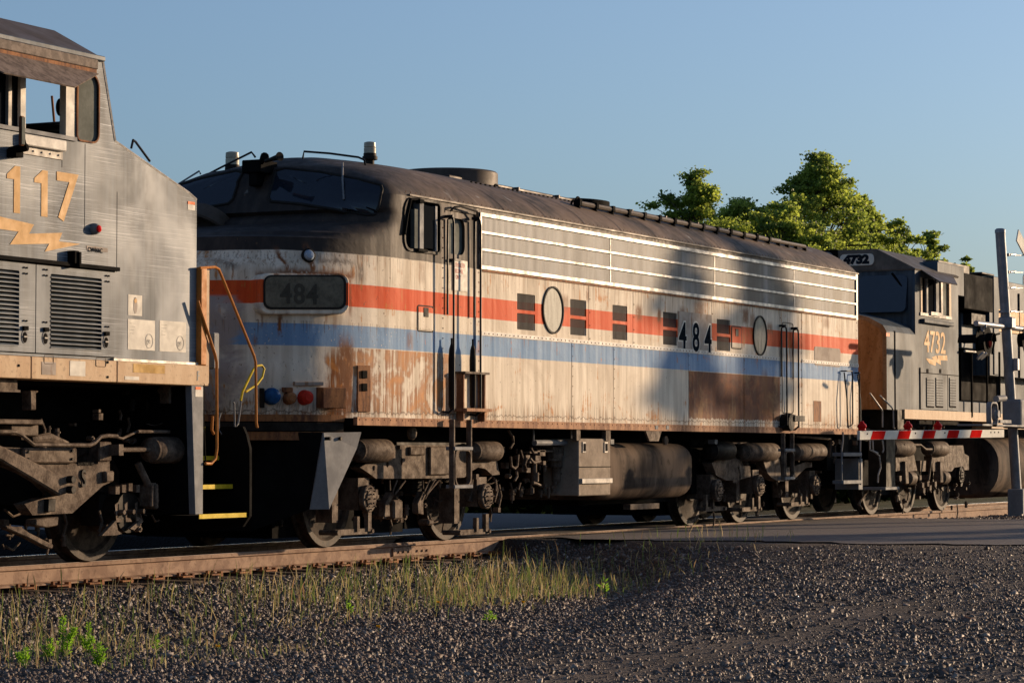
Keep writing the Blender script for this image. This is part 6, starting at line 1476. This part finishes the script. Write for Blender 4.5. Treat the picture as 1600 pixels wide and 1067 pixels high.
b = MB(); p, q = cc(300, 715), cc(410, 735); b.box(p.x, q.x, -.05, .35, q.z, p.z); b.build('step_tread', M['galvpaint'], RL, bevel=.006)
for pts in (((200, -30), (290, 95), (300, 120), (300, 240)), ((280, -10), (375, 85), (385, 110), (388, 245), (395, 250)), ((200, 345), (200, 420), (240, 440), (275, 470), (285, 560), (265, 620), (262, 680)), ((222, 345), (225, 430), (262, 445)), ((300, 345), (308, 420), (300, 440))):
    MB().tube([cc(x, y, .02) for x, y in pts], .013, 7).build('handrail', M['grey'], RL, smooth=True)
# long hood behind the cab: equipment boxes, radiator, panels
def slab(x0, x1, y0, y1, Y, th, name, mat, par=RL, bev=.01):
    a, c = c4(x0, y0, Y), c4(x1, y1, Y); return MB().box(a.x, c.x, Y, Y + th, c.z, a.z).build(name, mat, par, bevel=bev)
zl_ = 4.25
MB().box(xcr, XR1, .75, 2.45, zsill, 3.9).build('long_hood', M['rear_body'], RL)
slab(583, 722, 130, 312, .12, 1.2, 'blower_housing', M['rear_body']); MB().box(c4(560, 200, .4).x, c4(720, 200, .4).x, .3, 2.6, 4.1, c4(600, 124, .3).z).build('roof_hatch', M['rear_roof'], RL)
rd = slab(722, 872, 188, 395, .14, 1.4, 'radiator_grille', M['black'])
slab(815, 880, 183, 205, .16, 1.3, 'radiator_roof', M['rear_roof'])
slab(876, 905, 205, 720, .13, 1.4, 'hood_panel', M['rear_body'])
slab(668, 708, 312, 490, .5, .2, 'dark_recess', M['black']); slab(708, 905, 395, 600, .35, .3, 'hood_panel', M['rear_body']); slab(705, 905, 590, 862, .5, .2, 'dark_recess', M['black'])  # recess drawn with black slabs, its shade put into the colour
slab(690, 850, 855, 955, .09, .2, 'battery_box', M['rear_body'])
slab(760, 860, 395, 470, .2, .3, 'inertial_hatch', M['truckdk'])
slab(905, 1050, 225, 940, .45, .3, 'hood_panel', M['tan'] if False else M['rear_body'])
for x in (760, 840, 905):
    p, q = c4(x, 600, .0), c4(x, 940, .0); MB().tube([(p.x, .0, p.z), (p.x, .0, q.z)], .02).build('handrail_post', M['black'], RL)
p, q = c4(725, 595, .0), c4(835, 605, .0); MB().tube([p, q], .02).build('handrail', M['grey'], RL)
MB().tube([c4(905, 505, .0), c4(885, 510, .0), c4(868, 610, .0)], .02).build('handrail', M['black'], RL)
MB().box(47, XR1, .15, .5, 2.4, 4.0).build('hood_side', M['rear_body'], RL)
MB().box(47.5, XR1, .13, .148, 3.2, 3.6).build('yellow_stripe', M['numyel'], RL)
for i in range(8): x = 47.9 + i * .9; MB().box(x, x + .03, .125, .145, 2.4, 3.95).build('door_seam', M['black'], RL)
# truck
TR = MB().box(42.5, 46.5, 1.0, 2.2, .55, 1.2).build('front_truck', M['black'], RL)
brake_cyl(TR, 1412, 700.5, .13, 1392, 1423, .28); brake_cyl(TR, 1465, 701, .13, 1450, 1476, .28)
for L in (((405, 470), (550, 460), (575, 585), (495, 590), (480, 575), (405, 590)), ((690, 470), (790, 455), (830, 385), (940, 385), (950, 450), (985, 470), (985, 580), (950, 580), (940, 550), (870, 560), (850, 590), (700, 590)), ((600, 505), (645, 505), (640, 590), (600, 590))):
    plate([uvpoly(Cc(*L), YS)], YS, .14, 'side_frame', M['truck'], TR, bev=.01)
for L in (((470, 510), (495, 510), (500, 690), (475, 690)), ((748, 512), (770, 512), (775, 680), (752, 680))): MB().prism(uvpoly(Cc(*L), .3), .28, .4).build('pedestal', M['truck'], TR, bevel=.01)
for x, y in ((545, 645), (810, 640)): p = cc(x, y, .3); MB().lathe((p.x - .25, .36, p.z), (1, 0, 0), [(.07, 0), (.12, .05), (.12, .3), (.08, .33), (.09, .4)], 14).build('axle_box', M['truck'], TR, smooth=True)
p = cc(920, 620, .33); journal(TR, p.x, p.z, .33, .15, box=False, mat='truckdk')
b = MB(); b.tube([cc(x, y, .2) for x, y in ((470, 380), (600, 380), (640, 415), (690, 415))], .02); b.tube([cc(x, y, .25) for x, y in ((680, 450), (688, 480), (665, 660))], .02)
for x, y in ((600, 700), (640, 690), (660, 720), (610, 740), (580, 640), (645, 640), (700, 690), (420, 645)): p = cc(x, y, .35); b.box(p.x - .05, p.x + .05, .3, .4, p.z - .04, p.z + .04); b.tube([p, p + Vector((.15, 0, -.08))], .018)
b.build('brake_rigging', M['truck'], TR)
for u in (1362, 1417, 1472): wheelset(TR, at(u, 795, YN - .06).x, .51)
MB().box(42.3, 47, 2.75, 2.9, .62, .95).build('side_frame', M['black'], TR)
# rounded tank
tx0 = cc(1200, 500, .2).x; b = MB(); rings = []
for x, s in ((tx0, .9), (tx0 + .1, 1.0), (tx0 + 3.8, 1.0), (tx0 + 3.9, .9)):
    rings.append([(x, y, z) for y, z in rr_yz(1.6 - 1.42 * s, 1.6 + 1.42 * s, .75 - .55 * s, .75 + .58 * s, .5 * s, 8)])
n = len(rings[0]); b.add([p for r_ in rings for p in r_], [(i * n + k, i * n + (k + 1) % n, (i + 1) * n + (k + 1) % n, (i + 1) * n + k) for i in range(3) for k in range(n)] + [tuple(range(n)), tuple(range(3 * n, 4 * n))]); o = b.build('fuel_tank', M['tank'], RL, smooth=45); fix_normals(o)
MB().box(xf - .3, xf, 1.42, 1.78, .72, .98).build('coupler', M['truckdk'], RL, bevel=.03)
MB().box(xh - .1, xcab, .5, 2.7, .5, 1.2).build('pilot', M['black'], RL)
b = MB(); b.tube([cc(195, 720, .4), cc(110, 850, .4)], .02); b.tube([cc(110, 850, .4), cc(135, 890, .4)], .02); b.build('end_hose', M['truck'], RL)

greeble(TR, 1395, 1515, 745, 790, .36, 34, 31); greeble(TR, 1395, 1500, 690, 735, .30, 14, 32, big=.8); greeble(RL, 1410, 1480, 655, 670, .3, 12, 33)
# ------------------------------------------------------------------ crossing signal with its gate
YM = -1.25
def C6(*pts): return crop(pts, 1480, 340, 2.223)
def c6(x, y, Y=YM): return at(*C6((x, y))[0], Y)
mt, mb = c6(184, 50), c6(243, 960); zg = float(G(mb.x, YM))
SG = thing('crossing_signal', (mb.x, YM, zg), 'galvanised level crossing signal mast with lowered red and white gate arm', 'crossing signal')
b = MB().tube([(mb.x, YM, mb.z - .1), (mt.x, YM, mt.z)], .082, 20); b.lathe((mt.x, YM, mt.z - .02), (0, 0, 1), [(.088, 0), (.088, .05), (.06, .075)], 20); mast = b.build('mast', M['galv'], SG, smooth=True)
a, c = c6(217, 942), c6(285, 1040); MB().box(a.x, c.x, YM - .22, YM + .04, zg - .1, a.z).build('base_box', M['galvpaint'], SG, bevel=.015)
MB().box(a.x - .04, c.x + .04, YM - .26, YM + .08, zg - .15, zg + .03).build('base_flange', M['galvpaint'], SG, bevel=.01)
for y in (130, 190, 245, 327):
    p = c6(200, y); b = MB(); b.lathe((p.x - .01 + (0), YM, p.z - .02), (0, 0, 1), [(.095, 0), (.095, .04)], 16); b.tube([(p.x, YM - .09, p.z), (p.x + .2, YM - .12, p.z + .02)], .018); b.tube([(p.x + .15, YM - .12, p.z), (p.x + .62, YM - .12, p.z + .03)], .010); b.build('crossbuck_clamp', M['galv'], mast)
# crossbuck blades (only an edge in view)
p = c6(275, 95, YM - .1)
for s in (1, -1):
    b = MB(); d = Vector((.35, .55 * s, .75 * s)).normalized(); w = Vector((-.1, -.75, .6)).normalized() * .11
    c0 = Vector((p.x + .42, YM - .12, p.z - .38)); b.add([c0 - d * .6 - w, c0 + d * .6 - w, c0 + d * .6 + w, c0 - d * .6 + w], [(0, 1, 2, 3)]) if False else None
def blade(pts, name='crossbuck_blade'):
    P = [c6(x, y, YM - .14) for x, y in pts]; b = MB().add(P, [tuple(range(len(P)))]); o = b.build(name, M['armwhite'], SG); md = o.modifiers.new('s', 'SOLIDIFY'); md.thickness = .02; return o
blade([(238, 80), (245, 42), (330, 205), (318, 235)]); blade([(262, 232), (262, 205), (330, 60), (338, 85)])
# flashing light units on the cross arm
p0, p1 = c6(100, 367), c6(300, 358); MB().tube([(p0.x, YM, p0.z), (p1.x, YM, p0.z + .02)], .045, 12).build('light_crossarm', M['galv'], SG, smooth=True)
p = c6(205, 365); MB().box(p.x - .12, p.x + .12, YM - .13, YM + .1, p.z - .1, p.z + .09).build('arm_clamp', M['galv'], SG, bevel=.02)
def flasher(x, y, Y, s, L):
    """s=1 faces the near side road user (-Y), s=-1 the far one"""
    p = c6(x, y, Y); d = Vector((0, -s, 0)); c = Vector((p.x, Y, p.z)); b = MB()
    b.lathe(c, d, [(.04, -.15), (.11, -.13), (.125, -.012), (.232, -.010), (.232, .0), (.125, .002), (.12, .02), (.001, .02)], 30)
    o = b.build('flashing_light', M['black'], SG, smooth=30)
    t = Vector((0, 0, 1)); w = d.cross(t); n = 14; A = [math.pi * k / n for k in range(n + 1)]
    v = [c + (w * math.cos(a_) + t * math.sin(a_)) * .13 + d * q for q in (0, L) for a_ in A]
    h = MB().add(v, [(k, k + 1, k + n + 2, k + n + 1) for k in range(n)]).build('visor', M['black'], o); md = h.modifiers.new('s', 'SOLIDIFY'); md.thickness = .008
    MB().lathe(c + d * .021, d, [(.11, 0), (.09, .02), (.001, .03)], 20).build('lens', M['darklens'], o, smooth=True)
    MB().tube([c + t * .18 - d * .05, Vector((p.x, Y + s * .05, p0.z))], .028).build('light_bracket', M['galv'], o)
flasher(112, 435, YM + .14, -1, .32); flasher(142, 430, YM - .08, 1, .10)
flasher(275, 425, YM - .05, 1, .12)
for x in (112, 143): p = c6(x, 470, YM - .2); 
b = MB(); p = c6(116, 478, YM - .25); b.cyl((p.x - .03, YM - .25, p.z), (p.x - .03, YM - .27, p.z - .02), .075, 14); p = c6(146, 478, YM - .2); b.cyl((p.x, YM - .1, p.z), (p.x, YM - .12, p.z - .02), .075, 14); b.build('visor_crescent', M['galvpaint'], SG)  # pale discs standing in for the lit undersides of the visors

# mechanism
a, c = c6(165, 620), c6(300, 735); mc = MB().box(a.x + .05, c.x, YM - .42, YM - .1, c.z, a.z - .05).build('gate_mechanism', M['galvpaint'], SG, bevel=.04, seg=2)
b = MB(); p = c6(185, 630, YM - .5); b.tube([(p.x - .1, YM - .46, p.z - .0), (p.x + .35, YM - .46, p.z + .02)], .05, 12)
p = c6(178, 682, YM - .5); b.lathe((p.x, YM - .42, p.z), (0, -1, 0), [(.11, 0), (.11, .05), (.07, .06), (.06, .09), (.02, .09)], 18)
p = c6(215, 640, YM); b.lathe((p.x, YM, p.z - .03), (0, 0, 1), [(.11, 0), (.11, .08)], 16); p = c6(225, 715, YM); b.lathe((p.x, YM, p.z - .03), (0, 0, 1), [(.11, 0), (.11, .08)], 16)
b.build('mechanism_fittings', M['galvpaint'], mc, smooth=True)
a, c = c6(143, 645, YM - .45), c6(160, 718, YM - .45); b = MB(); ringband(b, rrect(a.x, c.x + .08, c.z, a.z, .08, 5), .025, YM - .5, YM - .42); b.build('counterweight_frame', M['galvpaint'], mc, smooth=True)
a, c = c6(112, 716, YM - .45), c6(300, 728, YM - .45); MB().box(a.x, c.x, YM - .5, YM - .1, c.z, a.z).build('arm_shelf', M['galvpaint'], SG)
b = MB(); p = c6(205, 700, YM - .5); b.box(p.x - .25, p.x + .35, YM - .48, YM - .38, p.z - .06, p.z - .01); b.build('arm_bracket', M['galvpaint'], SG)
p = c6(236, 510, YM - .1); MB().box(p.x - .06, p.x + .06, YM - .16, YM - .08, p.z - .1, p.z + .1).build('junction_box', M['galv'], SG, bevel=.01)
p = c6(275, 430, YM - .2); 
# the arm: hollow tapered rail with striped sheeting
YA = YM - .45
xa, xb = at(1343.5, 680, YA).x, at(1569, 677, YA).x; za, zb = at(1343.5, 680, YA).z, at(1569, 677, YA).z
def armz(x): return za + (zb - za) * (x - xa) / (xb - xa)
hw = .062
arm = MB().add([(x, y, armz(x) + s) for x in (xa, xb) for y in (YA, YA + .04) for s in (-hw, hw)], [(0, 1, 3, 2), (4, 6, 7, 5), (0, 4, 5, 1), (2, 3, 7, 6), (1, 5, 7, 3), (0, 2, 6, 4)]).build('gate_arm', M['armwhite'], SG, bevel=.004)
for u0, u1 in ((1360, 1380.5), (1401.5, 1420), (1440.5, 1459), (1479, 1496), (1515, 1532)):
    x0, x1 = at(u0, 680, YA).x, at(u1, 680, YA).x; sl = .10
    MB().prism([(x0, armz(x0) - hw + .004), (x1, armz(x1) - hw + .004), (x1 + sl, armz(x1) + hw - .004), (x0 + sl, armz(x0) + hw - .004)], YA - .003, YA).build('red_stripe', M['armred'], arm)
for i, u in enumerate((1349, 1420.5, 1467.5)):
    p = at(u, 670, YA); x = p.x; z = armz(x) + hw; b = MB(); b.lathe((x, YA + .02, z), (0, 0, 1), [(.05, 0), (.055, .01), (.05, .03), (.062, .045), (.066, .06), (.055, .085), (.03, .105), (.022, .13), (.005, .135)], 18); l = b.build('arm_lamp', M['redlamp'], arm, smooth=True)
    q = MB(); q.tube([(x + .02, YA + .02, z - .02), (x + .3, YA + .045, z + .03), (x + .5, YA + .045, z)], .008); q.build('lamp_cable', M['black'], l)
bb = MB()
for u in (1355, 1430, 1476, 1548, 1554, 1560): p = at(u, 676, YA); bb.cyl((p.x, YA, armz(p.x) + .02), (p.x, YA - .01, armz(p.x) + .02), .012, 6)
bb.build('arm_bolts', M['truckdk'], arm)

# ------------------------------------------------------------------ trees
LEAF = [leafmat('sunny_maple_leaf', (.36, .43, .07), .6), leafmat('mid_maple_leaf', (.25, .32, .055), .6), leafmat('dark_maple_leaf', (.13, .18, .04), .55)]  # sunlit and shaded tones put into the leaf colours, mixed by clump
BARK = rusty('grey_brown_bark', (0.09, 0.07, 0.055), (0.17, 0.14, 0.11), 3, .9)
def tree_meshes(H, R, seed, nclus=70, per=120, leaf=.13, base=.25, shape=None, spread=1.0):
    """returns (trunk MB, leaf verts, leaf quads, mats). Crown: clumps at the ends of real limbs inside an uneven envelope"""
    r = random.Random(seed); nr = np.random.default_rng(seed)
    shape = shape or [(0, .35), (.15, .85), (.35, 1.0), (.6, .72), (.8, .42), (.95, .15), (1, .03)]
    tr = MB(); wob = [r.uniform(0, 6.28) for _ in range(6)]
    tp = [Vector((math.sin(k * .9 + wob[0]) * .015 * H, math.cos(k * .7 + wob[1]) * .015 * H, H * k / 8 * .97)) for k in range(9)]
    tr.tube(tp, .1, 8, [max(.015, .028 * H * (1 - k / 8.4)) for k in range(9)])
    C = []; S = []
    lobes = [(r.uniform(0, 6.28), r.uniform(.1, 1), r.uniform(.62, 1.4)) for _ in range(22)]
    for i in range(nclus):
        t = r.random() ** .85; az = r.uniform(0, 6.28); e = interp(t, shape) * R
        f = 1.0
        for la, lt, lk in lobes:
            w = math.exp(-((math.atan2(math.sin(az - la), math.cos(az - la)) / .6) ** 2) - ((t - lt) / .09) ** 2); f += (lk - 1) * w * 1.4
        rad = e * f * (r.uniform(.25, 1.0) ** .7) * r.choice((1, 1, 1, 1.16)); z = H * (base + (1 - base) * t) + r.uniform(-.03, .03) * H
        p = Vector((math.cos(az) * rad, math.sin(az) * rad, z)); k = min(7, max(0, int((z - rad * .45) / H / .97 * 8))); o = tp[k] if z - rad * .45 > 0 else tp[1]
        m_ = o.lerp(p, .5) + Vector((0, 0, -.05 * rad)); tr.tube([o, m_, p], .02, 5, [.012 * H * (1 - k / 9) * .5 + .01, .02, .008]); C.append(p); S.append(r.uniform(.7, 1.25) * (.55 + .45 * (1 - t)) * spread)
    C = np.array([tuple(c) for c in C]); S = np.array(S); idx = nr.integers(0, len(C), nclus * per)
    P = C[idx] + nr.normal(0, 1, (len(idx), 3)) * np.array([.28, .28, .13]) * S[idx][:, None] * min(1.3, R / 2.6)
    n = len(P); d1 = nr.normal(size=(n, 3)); d1[:, 2] *= .55; d1 /= np.linalg.norm(d1, axis=1)[:, None]; d2 = np.cross(d1, nr.normal(size=(n, 3))); d2 /= np.linalg.norm(d2, axis=1)[:, None]
    L = leaf * nr.uniform(.6, 1.3, n)[:, None]; V = np.stack([P, P + d1 * L * .5 + d2 * L * .38, P + d1 * L, P + d1 * L * .5 - d2 * L * .38], 1).reshape(-1, 3)
    Q = np.arange(n * 4).reshape(-1, 4); cm = nr.choice(3, nclus, p=[.4, .4, .2]); mi = np.where(nr.random(n) < .65, cm[idx], nr.integers(0, 3, n))
    return tr, V, Q, mi
def tree(x, y, H, R, seed, label, group=None, z=-.5, **k):
    root = thing('tree', (x, y, z), label, 'tree', group); tr, V, Q, mi = tree_meshes(H, R, seed, **k)
    tr.v = [(p[0] + x, p[1] + y, p[2] + z) for p in tr.v]; tr.build('trunk', BARK, root, smooth=True)
    me = np_mesh('crown', V, Q, mi)
    for m_ in LEAF: me.materials.append(m_)
    o = bpy.data.objects.new('crown', me); COL.objects.link(o); o.parent = root; BASE[o.name] = BASE['tree'] if 0 else Vector((x, y, z)); return root
def treepx(u, vtop, Zd, Rpx, seed, label, **k):
    d = ray(u, vtop); p = CAM + d * (Zd / d.dot(FWD)); H = p.z + .5; return tree(p.x, p.y, H, Rpx * Zd / FPX, seed, label, 'trees behind the train', **k)
SH = [(0, .6), (.4, 1.0), (.6, .70), (.72, .52), (.83, .31), (.9, .2), (1, .05)]
SH2 = [(0, .6), (.5, 1), (.77, .70), (.88, .45), (.95, .25), (1, .06)]
treepx(1280, 250, 84, 172, 3, 'tallest leafy maple tree rising behind the train roof', nclus=360, per=190, leaf=.10, base=.30, shape=SH, spread=.72)
treepx(1086, 283, 80, 128, 5, 'smaller maple tree left of the tallest one', nclus=230, per=190, leaf=.10, base=.3, shape=SH2, spread=.85)
treepx(1160, 312, 82, 140, 9, 'leafy tree crown filling the dip between two maples', nclus=190, per=180, leaf=.10, base=.3, shape=SH2, spread=.9)
treepx(1345, 324, 88, 118, 11, 'rounded maple shoulder right of the tallest tree', nclus=190, per=190, leaf=.105, base=.3, shape=SH2, spread=.8)
treepx(1398, 343, 100, 84, 13, 'darker slender tree further off to the right', nclus=150, per=150, leaf=.12, base=.25, shape=SH2, spread=.8)
treepx(1450, 368, 104, 74, 17, 'dark tree at the right end of the group, above the locomotive cab', nclus=130, per=150, leaf=.12, base=.25, shape=SH2, spread=.8)
treepx(1215, 328, 78, 130, 21, 'low bushy tree just behind the locomotive roof', nclus=140, per=180, leaf=.10, base=.3, shape=SH2, spread=.9)
treepx(1511, 410, 120, 34, 19, 'tiny far tree top peeking over the freight locomotive roof', nclus=60, per=90, leaf=.17, base=.4, shape=SH2)
# thicket added beyond the far side of the track as a dark backdrop under the train
def thicket():
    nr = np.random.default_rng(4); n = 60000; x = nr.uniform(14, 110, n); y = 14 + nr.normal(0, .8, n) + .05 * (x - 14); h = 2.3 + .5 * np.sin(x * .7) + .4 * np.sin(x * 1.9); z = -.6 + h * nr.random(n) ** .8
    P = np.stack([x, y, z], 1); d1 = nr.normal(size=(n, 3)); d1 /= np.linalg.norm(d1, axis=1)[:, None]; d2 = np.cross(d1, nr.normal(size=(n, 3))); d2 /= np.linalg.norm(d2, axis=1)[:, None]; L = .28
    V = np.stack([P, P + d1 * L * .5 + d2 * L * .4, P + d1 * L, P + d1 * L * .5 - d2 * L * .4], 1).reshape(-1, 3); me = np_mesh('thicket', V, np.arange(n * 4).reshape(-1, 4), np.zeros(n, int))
    me.materials.append(plain('shaded_thicket_leaf', (.012, .02, .006), .9, spec=0.0))  # near-black leaf colour with the train's shade painted in
    o = bpy.data.objects.new('thicket', me); link(o); tag(o, 'dense dark thicket added as a backdrop beyond the far side of the track', 'bushes', None, 'stuff')
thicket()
# trees on the near side, outside the frame, that throw the long evening shade on the train and the road
def shade_tree(tx, tz, dist, H, R, seed, label, **k):
    """crown centre so that its shade falls on the train side at X=tx, height tz"""
    p = Vector((tx, 0, tz)) + SUN_DIR * dist; tree(p.x, p.y, H, R, seed, label, 'trees beside the road outside the view', z=p.z - H * .62 if False else -.3, **k)
def lane_tree(c, X, H, R, seed, label, **k):
    """c: which lane of the low sun the tree stands in"""
    tree(X, (c - X * .465 / .9997) / .885, H, R, seed, label, 'trees beside the road outside the view', z=-.3, **k)
ROUND = [(0, .5), (.2, .9), (.5, 1), (.8, .8), (1, .35)]
lane_tree(15.28, 60, 8.8, .58, 31, 'slender roadside tree whose shade falls across the striped locomotive', nclus=34, per=80, leaf=.2, base=.60, shape=ROUND)
lane_tree(16.5, 66, 9.8, .62, 33, 'roadside tree standing right of the slender one, outside the view', nclus=60, per=90, leaf=.24, base=.60, shape=ROUND)
lane_tree(12.0, 58, 5.6, 1.7, 35, 'broad roadside bush outside the view that shades the road', nclus=70, per=90, leaf=.3, base=.02, shape=[(0, .9), (.6, 1), (1, .6)])
for o in bpy.data.objects:
    if o.name.split('.')[0] in ('bolts', 'brake_rods', 'sill_bolts', 'conduit_brackets', 'arm_bolts', 'pilot_bolts', 'brake_rigging', 'air_hoses', 'brake_valves', 'hatch_bolts', 'visor_crescent', 'small_print'): o['kind'] = 'stuff'
